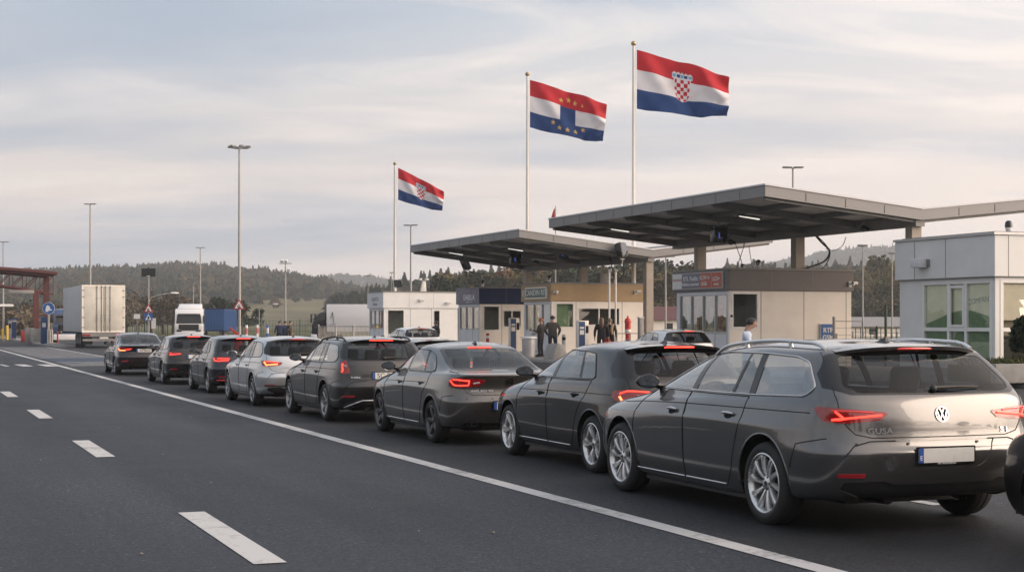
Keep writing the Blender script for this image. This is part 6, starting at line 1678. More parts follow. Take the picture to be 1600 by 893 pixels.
    b.add(vs, fs); b.boxr((.02, 6.98), (.21, 1.95), (.0, .43), 1); q = b.build('planter_grass', [foliage_mat('grass_blades', [(.04, .06, .02), (.10, .095, .045)], 2.0), M['grass']], smooth=0); q.location = sv(32.0, v_at(1556, 32.0), .14); q.rotation_euler = (0, 0, TH); tag(q, kind='stuff')
def signs_left():
    # sign post at px 232
    Y = 140; x = (232 - CX) / F * Y; zc = lambda py: EYE + (HZ - py) / F * Y
    q = empty('sign_post', (x, Y, 0), 0); tag(q, 'sign post with a dark board on top, a warning triangle and a blue square', 'sign')
    b = MB(); b.tube([(0, .06, 0), (0, .06, zc(420))], .06, 10); b.build('post', M['pole'], q, smooth=60)
    b = MB(); b.boxr((-.62, .62), (-.02, .05), (zc(432), zc(419))); b.boxr((-.14, .14), (-.03, -.02), (zc(431.6), zc(430.4)), 1); b.boxr((-.05, .05), (.0, .06), (zc(419), zc(417))); b.build('board', [M['black'], M['sign_white']], q, smooth=0)
    b = MB(); tri_sign(b, (0, -.03, zc(483)), .48); b.build('warning_triangle', [M['red'], M['sign_white'], M['gloss_black']], q, smooth=0)
    b = MB(); b.boxr((-.36, .36), (-.03, .0), (zc(500.5), zc(489))); f = lambda a, z, y: V((a, y, zc(495.2) + z)); b.prism([(-.28, -.24), (.28, -.24), (0, .27)], f, -.036, -.03, 1); b.prism([(-.10, -.20), (.02, -.20), (.10, -.02), (.02, .12), (-.06, .02)], f, -.042, -.036, 2); b.build('blue_square', [M['sign_blue'], M['sign_white'], M['gloss_black']], q, smooth=0)
    # warning triangle on the tallest mast
    Y = 167; zc = lambda py: EYE + (HZ - py) / F * Y; q = empty('warning_sign', ((374 - CX) / F * Y, Y - .2, zc(476)), 0); tag(q, 'red bordered warning triangle fixed to the tallest lamp mast', 'sign'); b = MB(); tri_sign(b, (0, 0, -.1), .74); b.build('triangle', [M['red'], M['sign_white'], M['gloss_black']], q, smooth=0); b = MB(); b.boxr((-.10, .10), (.03, .12), (-.5, .4)); b.build('clamp', M['steel_dark'], q, smooth=0)
    # small white plates on thin posts
    for px, py, Y, wd, ht, lab in ((214, 494, 140, .55, .42, 'small white notice on a thin post left of the sign post'), (366, 489, 166, .36, .26, 'little white plate beside the tallest mast'), (240, 505, 141, .40, .95, 'narrow white notice board at the foot of the sign post')):
        z = EYE + (HZ - py) / F * Y; q = empty('notice_plate', ((px - CX) / F * Y, Y, 0), 0); tag(q, lab, 'sign'); b = MB(); b.tube([(0, .03, 0), (0, .03, z)], .03, 8); b.build('post', M['pole'], q); b = MB(); b.boxr((-wd / 2, wd / 2), (-.02, .0), (z - ht / 2, z + ht / 2)); b.build('plate', M['sign_white'], q, smooth=0)
    # round blue sign
    Y = 119.0; zc = lambda py: EYE + (HZ - py) / F * Y; x = (76 - CX) / F * Y
    q = empty('round_sign', (x, Y, 0), 0); tag(q, 'round blue sign with a white arrow on a grey post', 'sign'); b = MB(); b.tube([(-.02, .05, .1), (-.02, .05, zc(476))], .07, 10); b.build('post', M['pole'], q, smooth=60)
    zz = zc(481.5); b = MB(); pl = [(.44 * cos(2 * pi * k / 32), .44 * sin(2 * pi * k / 32)) for k in range(32)]; f = lambda a, c, y: V((a, y, zz + c)); b.prism([(p * 1.06, r * 1.06) for p, r in pl], f, -.02, .0, 1); b.prism(pl, f, -.026, -.02, 0)
    b.prism([(-.05, -.16), (.24, -.16), (.24, -.06), (.12, -.06), (.10, .10), (.02, .20), (-.10, .24), (-.22, .10), (-.16, .02), (-.24, -.02), (-.22, -.26), (.02, -.26)], f, -.032, -.026, 1); b.build('disc', [M['sign_blue'], M['sign_white']], q, smooth=0)
    z0 = .14
    for k, px in enumerate((67, 70.5, 74, 77.5, 81)):
        Yb = 117.5 + .5 * (k % 2); b = MB(); zt = EYE + (HZ - 515) / F * Yb - z0; b.tube([(0, 0, 0), (0, 0, zt)], .085, 12); b.lathe([(.085, zt), (.05, zt + .03), (0, zt + .035)], 12); o = b.build('bollard', M['pole'], smooth=50); o.location = ((px - CX) / F * Yb, Yb, z0); tag(o, 'grey steel bollard in the cluster under the round blue sign', 'bollard', 'steel bollards under the round blue sign')
    for px, col, lab in ((90, 'red', 'thin red marker post between the bollards and the lorry'),):
        o = MB(); o.tube([(0, 0, 0), (0, 0, .9)], .06, 8); o = o.build('marker_post', M[col]); o.location = ((px - CX) / F * 116, 116, .1); tag(o, lab, 'post')
def gantry():
    s0 = 132.0; root = empty('red_gantry', sv(s0, 0, 0), TH); tag(root, 'dark red lattice gantry spanning the road at the left edge', 'gantry')
    va, vb = -7.0, 11.7; zt, ze = 6.0, 5.35
    ztop = lambda v: 5.45 + .55 * (1 - ((v - 2.3) / 9.4) ** 2) * .9
    zbot = lambda v: 3.95 + 1.1 * (1 - ((v - 2.3) / 9.4) ** 2) * .95
    for y in (0.0, 4.5):
        b = MB(); n = 18; P = [lerp(va, vb, k / n) for k in range(n + 1)]
        for a, c in zip(P, P[1:]): b.bar((a, y, ztop(a)), (c, y, ztop(c)), .16, .20); b.bar((a, y, zbot(a)), (c, y, zbot(c)), .12, .14)
        for k in range(n): 
            a, c = P[k], P[k + 1]; b.bar((a, y + .0, zbot(a)), (c, y, ztop(c)) if k % 2 == 0 else (c, y, ztop(c)), .07, .07); b.bar((c, y, zbot(c)), (c, y, ztop(c)), .06, .06)
        b.build('truss', M['rust_red'], root, smooth=0)
    b = MB(); n = 12; P = [lerp(va - .2, vb + .3, k / n) for k in range(n + 1)]
    for a, c in zip(P, P[1:]): b.hexa([V((a, -.5, ztop(a) + .12)), V((c, -.5, ztop(c) + .12)), V((c, 5, ztop(c) + .12)), V((a, 5, ztop(a) + .12))], [V((a, -.5, ztop(a) + .34)), V((c, -.5, ztop(c) + .34)), V((c, 5, ztop(c) + .34)), V((a, 5, ztop(a) + .34))])
    b.build('roof', M['rust_red'], root, smooth=0)
    for v, y, h in ((10.35, 0, zbot(10.35)), (11.55, 4.5, ztop(11.5)), (-6.5, 0, zbot(-6.5)), (-6.5, 4.5, zbot(-6.5))):
        b = MB(); b.boxr((v - .22, v + .22), (y - .22, y - .16), (.1, h)); b.boxr((v - .22, v + .22), (y + .16, y + .22), (.1, h)); b.boxr((v - .04, v + .04), (y - .16, y + .16), (.1, h)); b.boxr((v - .3, v + .3), (y - .3, y + .3), (.1, .16)); b.build('column', M['rust_red'], root, smooth=0)
    b = MB(); b.boxr((8.2, 10.2), (-.35, .25), (zbot(9.2) - .45, zbot(9.2) - .15)); b.build('service_box', M['steel_dark'], root, bevel=.02)
    hang_camera(sv(s0 - .4, 9.9, 3.45), 'black camera hanging under the red gantry')
    # concrete plinth, kiosk posts, barrier post on the island
    for px, s_, wd, ht, dp, nm, m_, lab in ((57, 128, .95, 1.05, .8, 'concrete_block', 'concrete', 'pale concrete block at the foot of the red gantry'), (46, 129, .7, 1.1, .6, 'concrete_block', 'concrete', 'greyer concrete block left of the pale one')):
        b = MB(); b.boxr((-wd / 2, wd / 2), (-dp / 2, dp / 2), (0, ht)); o = b.build(nm, M[m_], bevel=.04); o.location = sv(s_, v_at(px, s_), .14 if s_ > 108 else 0); o.rotation_euler = (0, 0, TH); tag(o, lab, 'concrete block')
    q = empty('ticket_machine', sv(150, v_at(19, 150), .14), TH); tag(q, 'dark ticket machine with a blue door by the yellow post', 'ticket machine'); b = MB(); b.boxr((-.35, .35), (-.3, .3), (0, 1.75)); b.build('cabinet', M['steel_dark'], q, bevel=.03); b = MB(); b.boxr((-.05, .34), (-.32, -.305), (.1, 1.6)); b.build('door', M['clad_navy'], q, smooth=0); b = MB(); b.boxr((-.40, .40), (-.36, .36), (1.755, 1.85)); b.build('hood', M['clad_blue'], q, bevel=.02); b = MB(); b.boxr((-.30, -.10), (-.315, -.302), (1.0, 1.45)); b.build('screen', M['mirror'], q, smooth=0)
    o = MB(); o.tube([(0, 0, 0), (0, 0, 1.2)], .13, 12); o.lathe([(.13, 1.2), (.08, 1.26), (0, 1.27)], 12); o = o.build('yellow_post', M['yellow'], smooth=50); o.location = sv(147, v_at(11, 147), .14); tag(o, 'yellow guard post before the ticket machine', 'post')
    o = MB(); o.tube([(0, 0, 0), (0, 0, 1.0)], .11, 12); o = o.build('yellow_post', M['yellow'], smooth=50); o.location = sv(151, v_at(3, 151), .14); tag(o, 'yellow guard post at the very left edge', 'post')
    q = empty('direction_sign', sv(150, v_at(6, 150), 0), TH); tag(q, 'pale narrow arrow board reaching in from the left edge', 'sign'); b = MB(); b.tube([(0, .06, 0), (0, .06, 3.4)], .05, 8); b.build('post', M['pole'], q); b = MB(); b.prism([(-1.6, -.11), (.75, -.11), (.9, 0), (.75, .11), (-1.6, .11)], lambda a, z, y: V((a, y, 3.25 + z)), -.02, .02); b.build('board', M['sign_white'], q, smooth=0)
    q = empty('help_post', sv(118.5, v_at(68.5, 118.5), .14), TH); tag(q, 'blue help point behind the steel bollards', 'help point'); b = MB(); b.boxr((-.22, .22), (-.15, .15), (0, 1.95)); b.build('cabinet', M['clad_blue'], q, bevel=.03); b = MB(); b.boxr((-.12, .12), (-.165, -.152), (1.2, 1.5)); b.build('panel', M['sign_white'], q, smooth=0)
    q = empty('red_cabinet', sv(131, v_at(39, 131), .14), TH); tag(q, 'small dark red cabinet left of the concrete blocks', 'cabinet'); b = MB(); b.boxr((-.3, .3), (-.2, .2), (0, .9)); b.build('body', M['red'], q, bevel=.03); b = MB(); b.boxr((-.34, .34), (-.24, .24), (.902, .96)); b.build('lid', M['steel_dark'], q, bevel=.01)
def fences():
    # long green mesh fence behind everything, in straight runs of panels
    def run(x0, x1, Y0, Y1, py0, py1, label, m_, step=3.0, kind='mesh', nm='mesh_fence'):
        a, b_ = V(((x0 - CX) / F * Y0, Y0, 0)), V(((x1 - CX) / F * Y1, Y1, 0)); h = (py1 - py0) / F * (Y0 + Y1) / 2
        L_ = (b_ - a).length; n = max(1, int(round(L_ / step))); q = empty(nm, a, atan2((b_ - a).y, (b_ - a).x)); tag(q, label, 'fence')
        mesh = MB()
        if kind == 'mesh':
            for k in range(int(L_ / .25)): x = .125 + k * .25; mesh.bar((x, 0, .05), (x, 0, h), .034, .034)
            for z in (.08, h * .35, h * .68, h - .03): mesh.bar((0, .012, z), (L_, .012, z), .03, .03)
            mesh.build('mesh_panel', m_, q, smooth=0)
        else:
            for k in range(int(L_ / .16)): x = .08 + k * .16; mesh.bar((x, 0, .15), (x, 0, h - .05), .028, .028)
            for z in (.15, h - .04): mesh.bar((0, 0, z), (L_, 0, z), .05, .05)
            mesh.build('railing', m_, q, smooth=0)
        for k in range(n + 1):
            b = MB(); b.boxr((L_ * k / n - .04, L_ * k / n + .04), (-.05, .05), (-.05, h + .08)); b.build('post', m_, q, smooth=0)
    run(190, 262, 165, 165, 498, 528, 'green mesh fence between the lorry trailer and the white lorry', M['fence_green'])
    run(322, 500, 190, 178, 500, 526, 'green mesh fence below the grassy slope, right of the blue container', M['fence_green'])
    run(498, 640, 120, 112, 508, 538, 'grey picket railing before the box lorry and white booth', M['pole'], 2.4, 'picket', 'picket_railing')
    run(1026, 1058, 92, 90, 504, 527, 'white picket railing between the tan and grey booths', M['sign_white'], 2.0, 'picket', 'picket_railing')
    run(1302, 1440, 78, 76, 500, 545, 'wire mesh gate fence right of the grey booth', M['fence_green'], 2.5)
    run(640, 720, 96, 94, 496, 545, 'grey mesh fence beside the white booth', M['steel_dark'], 3.0)
    # guard rail far right under the hill
    b = MB(); a, c = at(1300, 515, 150), at(1420, 515, 140); b.bar((a.x, a.y, .75), (c.x, c.y, .75), .3, .06); 
    for k in range(8): p = a.lerp(c, k / 7); b.boxr((p.x - .06, p.x + .06), (p.y + .04, p.y + .14), (0, .85))
    o = b.build('guard_rail', M['pole'], smooth=0); tag(o, 'galvanised guard rail beyond the mesh gate', 'guard rail')
    # low red roofed houses beyond
    for px, Y, wd, h, lab in ((1045, 190, 9, 3.2, 'low house with a red roof seen between the tan and grey booths'), (1365, 170, 13, 2.0, 'long low shed with a dark roof beyond the mesh gate')):
        q = empty('low_house', ((px - CX) / F * Y, Y, 0), .15); tag(q, lab, 'house'); b = MB(); b.boxr((-wd / 2, wd / 2), (0, 6), (0, h * .62)); b.build('wall', M['clad_cream'], q, smooth=0)
        b = MB(); b.prism([(-.5, h * .62), (6.5, h * .62), (3, h * 1.15)], lambda y, z, x: V((x, y, z)), -wd / 2 - .4, wd / 2 + .4); b.build('roof', M['rust_red'] if 'red' in lab else M['steel_dark'], q, smooth=0)
        for x in (-wd * .3, 0, wd * .3):
            b = MB(); b.boxr((x - .5, x + .5), (-.03, .0), (h * .2, h * .5)); b.build('window', M['gloss_black'], q, smooth=0)
def kerb_things():
    def put(o, px, s, z=.145, rz=TH): o.location = sv(s, v_at(px, s), z); o.rotation_euler = (0, 0, rz); return o
    # payment pillars
    for px, s, h, lab in ((803, 73.2, 1.75, 'blue and white payment pillar before the navy booth'), (910, 62.6, 1.60, 'blue and white payment pillar left of the two women')):
        q = empty('payment_pillar'); put(q, px, s); tag(q, lab, 'payment pillar'); b = MB(); b.boxr((-.24, .24), (-.16, .16), (0, h)); b.build('cabinet', M['clad_cream'], q, bevel=.02); b = MB(); b.boxr((-.235, .05), (-.172, -.162), (.06, h - .04)); b.build('front_panel', M['clad_blue'], q, smooth=0); b = MB(); b.boxr((-.2, .0), (-.178, -.173), (h * .62, h * .74)); b.boxr((-.2, .0), (-.178, -.173), (h * .78, h * .83)); b.build('marking', M['sign_white'], q, smooth=0); b = MB(); b.boxr((.09, .22), (-.172, -.162), (h * .66, h * .86)); b.build('keypad', M['gloss_black'], q, smooth=0)
    q = empty('red_pillar'); put(q, 981, 61.8); tag(q, 'red hydrant-like post with white bands right of the two women', 'post'); b = MB(); b.lathe([(.13, 0), (.13, .5), (.11, .52), (.11, 1.0), (.13, 1.02), (.13, 1.5), (.15, 1.52), (.15, 1.58), (.10, 1.70), (.04, 1.72), (.04, 1.80), (0, 1.81)], 16); b.build('body', M['red'], q, smooth=40); b = MB(); b.lathe([(.134, .36), (.137, .40), (.137, .50), (.134, .54)], 16); b.lathe([(.134, 1.10), (.137, 1.12), (.137, 1.20), (.134, 1.22)], 16); b.build('band', M['sign_white'], q, smooth=40)
    for px, s, h, m_, lab in ((762, 72.5, .95, 'red', 'red bollard before the navy booth'), (881, 63.4, .95, 'alu', 'grey bollard right of the two waiting men')):
        b = MB(); b.tube([(0, 0, 0), (0, 0, h)], .085, 14); b.lathe([(.085, h), (.06, h + .04), (0, h + .05)], 14); b.lathe([(.087, h * .78), (.0875, h * .80), (.0875, h * .9), (.087, h * .92)], 14, m=1); put(tag(b.build('bollard', [M[m_], M['sign_white'] if m_ == 'red' else M['gloss_black']], smooth=50), lab, 'bollard'), px, s)
    q = empty('litter_bin'); put(q, 826, 63.0); tag(q, 'round steel litter bin beside the waiting men', 'litter bin'); b = MB(); b.lathe([(.0, .02), (.26, .02), (.28, .1), (.30, .82), (.0, .82)], 20); b.build('drum', M['alu'], q, smooth=40); b = MB(); b.lathe([(.20, .84), (.36, .84), (.36, .90), (.20, .92), (.20, .84)], 20); b.build('rim', M['sign_white'], q, smooth=40)
    q = empty('concrete_barrier'); put(q, 868, 60.4); tag(q, 'small concrete barrier block at the kerb below the waiting men', 'barrier'); b = MB(); b.prism([(-.35, 0), (.35, 0), (.16, .62), (-.16, .62)], lambda x, z, y: V((x, y, z)), -.55, .55); b.build('block', M['concrete'], q, bevel=.03); b = MB(); b.boxr((-.05, .05), (-.3, .3), (.622, .65)); b.build('lifting_bar', M['steel_dark'], q)
    # handrail by the column
    q = empty('hand_rail', sv(61.2, v_at(964, 61.2), .145), TH); tag(q, 'steel hand rail between the red post and the canopy column', 'rail'); b = MB(); w = v_at(1006, 61.2) - v_at(964, 61.2)
    b.tube([(0, 0, 0), (0, 0, 1.05), (w, 0, 1.05), (w, 0, 0)], .03, 8); b.build('rail', M['pole'], q); b = MB(); b.tube([(0, 0, .55), (w, 0, .55)], .022, 8); b.tube([(w * .5, 0, 0), (w * .5, 0, 1.05)], .022, 8); b.build('mid_rail', M['pole'], q)
    q = empty('charger_post', sv(60.5, v_at(1001, 60.5), .145), TH); tag(q, 'dark steel post beside the front column of the small canopy', 'post'); b = MB(); b.boxr((-.10, .10), (-.10, .10), (0, 1.7)); b.build('post', M['steel_dark'], q, bevel=.01); b = MB(); b.boxr((-.12, .12), (-.12, .12), (1.702, 1.75)); b.build('cap', M['alu'], q)
    # parking sign on the grey booth
    b = MB(); b.boxr((-.26, .26), (-.03, 0), (-.33, .33)); b.boxr((-.28, .28), (-.02, .005), (-.35, .35), 1); q = b.build('blue_sign', [M['sign_blue'], M['sign_white']], smooth=0); q.location = sv(44.96, v_at(1293, 44.96), EYE + (HZ - 521.5) / F * sv(44.96, v_at(1293, 44.96)).y); q.rotation_euler = (0, 0, TH); tag(q, 'small blue sign with white letters on the grey booth wall', 'sign')
    lettering('lettering', 'RTP', .22, M['sign_white'], q, (0, -.033, .12), (1, 0, 0), (0, 0, 1), .003, .004); lettering('lettering', 'GSM', .22, M['sign_white'], q, (0, -.033, -.12), (1, 0, 0), (0, 0, 1), .003, .004)
    # gate frame beside the grey booth
    q = empty('wire_gate', sv(44.0, v_at(1303, 44.0), .1), TH); tag(q, 'low wire gate with round posts at the corner of the grey booth', 'gate'); w = v_at(1348, 44) - v_at(1303, 44); b = MB(); b.tube([(0, 0, 0), (0, 0, 1.75)], .05, 10); b.tube([(w, 0, 0), (w, 0, 1.6)], .03, 10); b.build('post', M['pole'], q); b = MB(); b.tube([(0, 0, .25), (0, 0, 1.6), (w, 0, 1.6), (w, 0, .25)], .022, 8, closed=True)
    for k in range(1, 6): b.tube([(0, 0, .25 + 1.35 * k / 6), (w, 0, .25 + 1.35 * k / 6)], .008, 5)
    b.build('leaf', M['pole'], q); b = MB(); b.boxr((-.02, .10), (-.05, .05), (.95, 1.2)); b.build('lock', M['steel_dark'], q)
    b = MB(); b.tube([(0, 0, 0), (0, 0, 2.3)], .05, 10); o = b.build('green_post', M['fence_green']); o.location = sv(48, v_at(1384, 48), 0); tag(o, 'green fence post between the wire gate and the white office', 'post')
# ================================================================ people
def person(loc, rz, label, jacket, trousers, hair, pose='stand', long_hair=False, hgt=1.76, extra=None, coat=False, shoes=(.02, .02, .02), group=None):
    k = hgt / 1.76
    J, E = [], []
    def v(x, y, z, r, ry=None): J.append((x, y, z, r, ry or r)); return len(J) - 1
    def e(*a):
        for p, q in zip(a, a[1:]): E.append((p, q))
    pel = v(0, 0, .95, .135, .165); wst = v(.0, 0, 1.10, .125, .15); che = v(-.01, 0, 1.30, .135, .18); nkb = v(-.02, 0, 1.46, .075, .085); nk = v(-.005, 0, 1.53, .052); 
    bend = .06 if pose == 'look' else .0
    hd = v(.015 + bend, 0, 1.63, .088, .078); top = v(.01 + bend * 1.3, 0, 1.72, .068, .066); nose = v(.105 + bend, 0, 1.62 - bend * .4, .016)
    chin = v(.065 + bend, 0, 1.565 - bend * .2, .04)
    e(pel, wst, che, nkb, nk, hd, top); e(hd, nose); e(hd, chin)
    stride = {'walk': .26, 'look': .16}.get(pose, .02)
    for s in (1, -1):
        f = stride * s
        hip = v(0, .095 * s, .90, .105, .10); kn = v(.03 + f * .6, .105 * s, .50, .068); an = v(-.01 + f, .11 * s, .10, .045); to = v(.15 + f, .13 * s, .045, .042); he = v(-.05 + f, .11 * s, .05, .042)
        e(pel, hip, kn, an, to); e(an, he)
        sh = v(-.01, .185 * s, 1.41, .075)
        if pose == 'phone' and s == 1: el = v(.05, .24 * s, 1.15, .055); wr = v(.28, .12 * s, 1.20, .036)
        elif pose == 'phone' or pose == 'look': el = v(.02, .25 * s, 1.14, .055); wr = v(.24, .16 * s, 1.08, .036)
        elif pose == 'pockets': el = v(-.07, .29 * s, 1.15, .058); wr = v(.06, .21 * s, .97, .040)
        else: el = v(-.03, .25 * s, 1.14, .056); wr = v(.03, .26 * s, .90, .036)
        e(che, sh, el, wr)
        d = V(J[wr][:3]) - V(J[el][:3]); d.normalize(); pm_ = V(J[wr][:3]) + d * .07; pa = v(pm_.x, pm_.y, pm_.z, .030, .020); e(wr, pa)
        sd = d.cross(V((0, 1, 0))).normalized() if abs(d.y) < .9 else V((1, 0, 0))
        for q, ln in ((-.03, .060), (-.01, .075), (.01, .078), (.03, .070)):
            a = pm_ + sd * q + d * .03; b = a + d * ln * .55 + V((.008, -.006 * s, 0)); c = b + d * ln * .4 + V((.014, -.014 * s, 0))
            f0 = v(*a, .011); f1 = v(*b, .010); f2 = v(*c, .008); e(pa, f0, f1, f2)
        a = pm_ - sd * .045; b = a + d * .035 - sd * .012; t0 = v(*a, .012); t1 = v(*b, .010); e(pa, t0, t1)
    me = bpy.data.meshes.new('person'); me.from_pydata([(x * k, y * k, z * k) for x, y, z, *_ in J], E, [])
    o = bpy.data.objects.new('person', me); COL.objects.link(o)
    md = o.modifiers.new('skin', 'SKIN'); md.use_smooth_shade = True
    for i, sv_ in enumerate(me.skin_vertices[0].data): sv_.radius = (J[i][3] * k, J[i][4] * k); sv_.use_root = (i == 0)
    m2 = o.modifiers.new('sub', 'SUBSURF'); m2.levels = m2.render_levels = 1
    dg = bpy.context.evaluated_depsgraph_get(); nm = bpy.data.meshes.new_from_object(o.evaluated_get(dg)); o.modifiers.clear(); o.data = nm; bpy.data.meshes.remove(me)
    mats = [M['skin'], mat('cloth_top', jacket, .85, var=.12, scale=9), mat('cloth_trousers', trousers, .85, var=.12, scale=9), mat('shoe_leather', shoes, .5, var=.1)]
    nm.materials.clear()
    for q in mats: nm.materials.append(q)
    J3 = [V((a, b, c)) * k for a, b, c, *_ in J]
    for p in nm.polygons:
        c = p.center; z = c.z / k; i = 1
        near_wrist = min(((c - J3[j]).length for j in range(len(J3)) if J[j][3] <= .036 and J[j][2] < 1.4), default=9)
        if z > 1.49: i = 0
        elif near_wrist < .055 * k and z > .70: i = 0
        elif z < .10: i = 3
        elif z < (.62 if coat else .86): i = 2
        p.material_index = i
    nm.shade_smooth(); o.location = loc; o.rotation_euler = (0, 0, rz); tag(o, label, 'person', group); o.scale = (1.16, 1.16, 1.0)
    h = MB(); cx = .0 + bend * 1.2; vs, fs = [], []
    n, kk = 18, 9
    for i in range(kk + 1):
        t = (pi * .60 if not long_hair else pi * .62) * i / kk
        for q in range(n):
            a = 2 * pi * q / n; r_ = sin(t); front = cos(a)
            low = 1.0 if front < .35 else .62
            tt = t * low; vs.append(((cx - .005 + .108 * sin(tt) * cos(a)) * k, .095 * sin(tt) * sin(a) * k, (1.655 - bend * .1 + .112 * cos(tt)) * k))
    for i in range(kk):
        for q in range(n): fs.append((i * n + q, i * n + (q + 1) % n, (i + 1) * n + (q + 1) % n, (i + 1) * n + q))
    h.add(vs, fs)
    if long_hair:
        h.tube([(-.045 * k, 0, 1.68 * k), (-.095 * k, 0, 1.58 * k), (-.13 * k, 0, 1.42 * k), (-.15 * k, .01, 1.24 * k)], [.085 * k, .10 * k, .095 * k, .03 * k], 12)
    h.build('hair', mat('hair', hair, .6, var=.3, scale=30), o, smooth=80)
    ey = MB()
    for s in (1, -1): ey.ball(((.088 + bend) * k, .032 * s * k, (1.645 - bend * .3) * k), .011 * k, 8, 6); ey.box(((.094 + bend) * k, .032 * s * k, (1.668 - bend * .3) * k), (.012, .034, .008))
    ey.box(((.098 + bend) * k, 0, (1.578 - bend * .35) * k), (.012, .045, .008), 0); ey.build('face_features', M['cabin'], o)
    return o
def people():
    def pos(px, s, z=.145): return sv(s, v_at(px, s), z)
    CAMDIR = -pi / 2
    p = person(pos(845, 63.2), pi - .35, 'man in a black jacket with ginger hair, looking at a phone by the litter bin', (.022, .021, .022), (.012, .013, .018), (.22, .09, .04), 'phone', hgt=1.72)
    b = MB(); b.boxr((-.005, .008), (-.04, .04), (-.075, .075)); ph = b.build('mobile_phone', M['gloss_black'], bevel=.004); q = p.matrix_basis @ V((.37, .12, 1.22)); ph.location = q; ph.rotation_euler = (0, -.5, pi - .35); tag(ph, 'dark phone held by the ginger haired man', 'phone')
    person(pos(863.5, 63.6), pi / 2 - .2, 'man in a grey brown jacket and jeans, standing with his back turned', (.075, .066, .058), (.020, .032, .065), (.02, .017, .015), 'pockets', hgt=1.82)
    person(pos(940, 61.4), pi / 2 - .1, 'woman with long brown hair in a black coat, seen from behind', (.010, .010, .012), (.012, .012, .014), (.085, .045, .025), 'stand', True, hgt=1.74, coat=True)
    p2 = person(pos(953, 61.9), pi / 2 - .3, 'person in a dark coat with a beige scarf, right of the long haired woman', (.014, .014, .016), (.012, .012, .013), (.14, .10, .07), 'stand', False, hgt=1.70, coat=True)
    b = MB(); b.tube([(-.10, -.13, 1.45), (-.16, -.10, 1.2), (-.15, -.12, 1.0)], [.05, .055, .03], 10); b.build('scarf', mat('beige_wool', (.36, .25, .16), .9, var=.15, scale=20), p2, smooth=70)
    bag = MB(); bag.boxr((-.16, .16), (-.09, .09), (0, .24)); bag.tube([(-.10, 0, .24), (-.07, 0, .36), (.07, 0, .36), (.10, 0, .24)], .012, 6); o = bag.build('red_bag', M['red'], bevel=.02); o.location = pos(950, 61.2, .62); o.rotation_euler = (0, 0, TH); tag(o, 'small red bag held between the two women', 'bag')
    person(pos(1169, 29.5, 0), -.15, 'dark haired man in a light blue shirt looking down, behind the nearest estate car', (.46, .53, .64), (.03, .035, .05), (.018, .014, .012), 'look', hgt=1.76)
    person(pos(681, 80, 0), pi + .6, 'dark haired person beside the white estate car and the mesh fence', (.03, .032, .04), (.02, .02, .024), (.012, .011, .011), 'stand', hgt=1.76)
    Y = 108
    for px, jk, lab in ((438, (.012, .02, .06), 'person in a navy jacket at the left of the distant trio'), (446, (.03, .035, .07), 'person in a blue grey jacket in the middle of the distant trio'), (454, (.07, .045, .035), 'person in a brown jacket at the right of the distant trio')):
        person(((px - CX) / F * Y, Y + rnd.uniform(-.6, .6), .0), rnd.uniform(0, 6), lab, jk, (.014, .016, .03), (.03, .02, .015), rnd.choice(['stand', 'pockets', 'walk']), hgt=1.78)
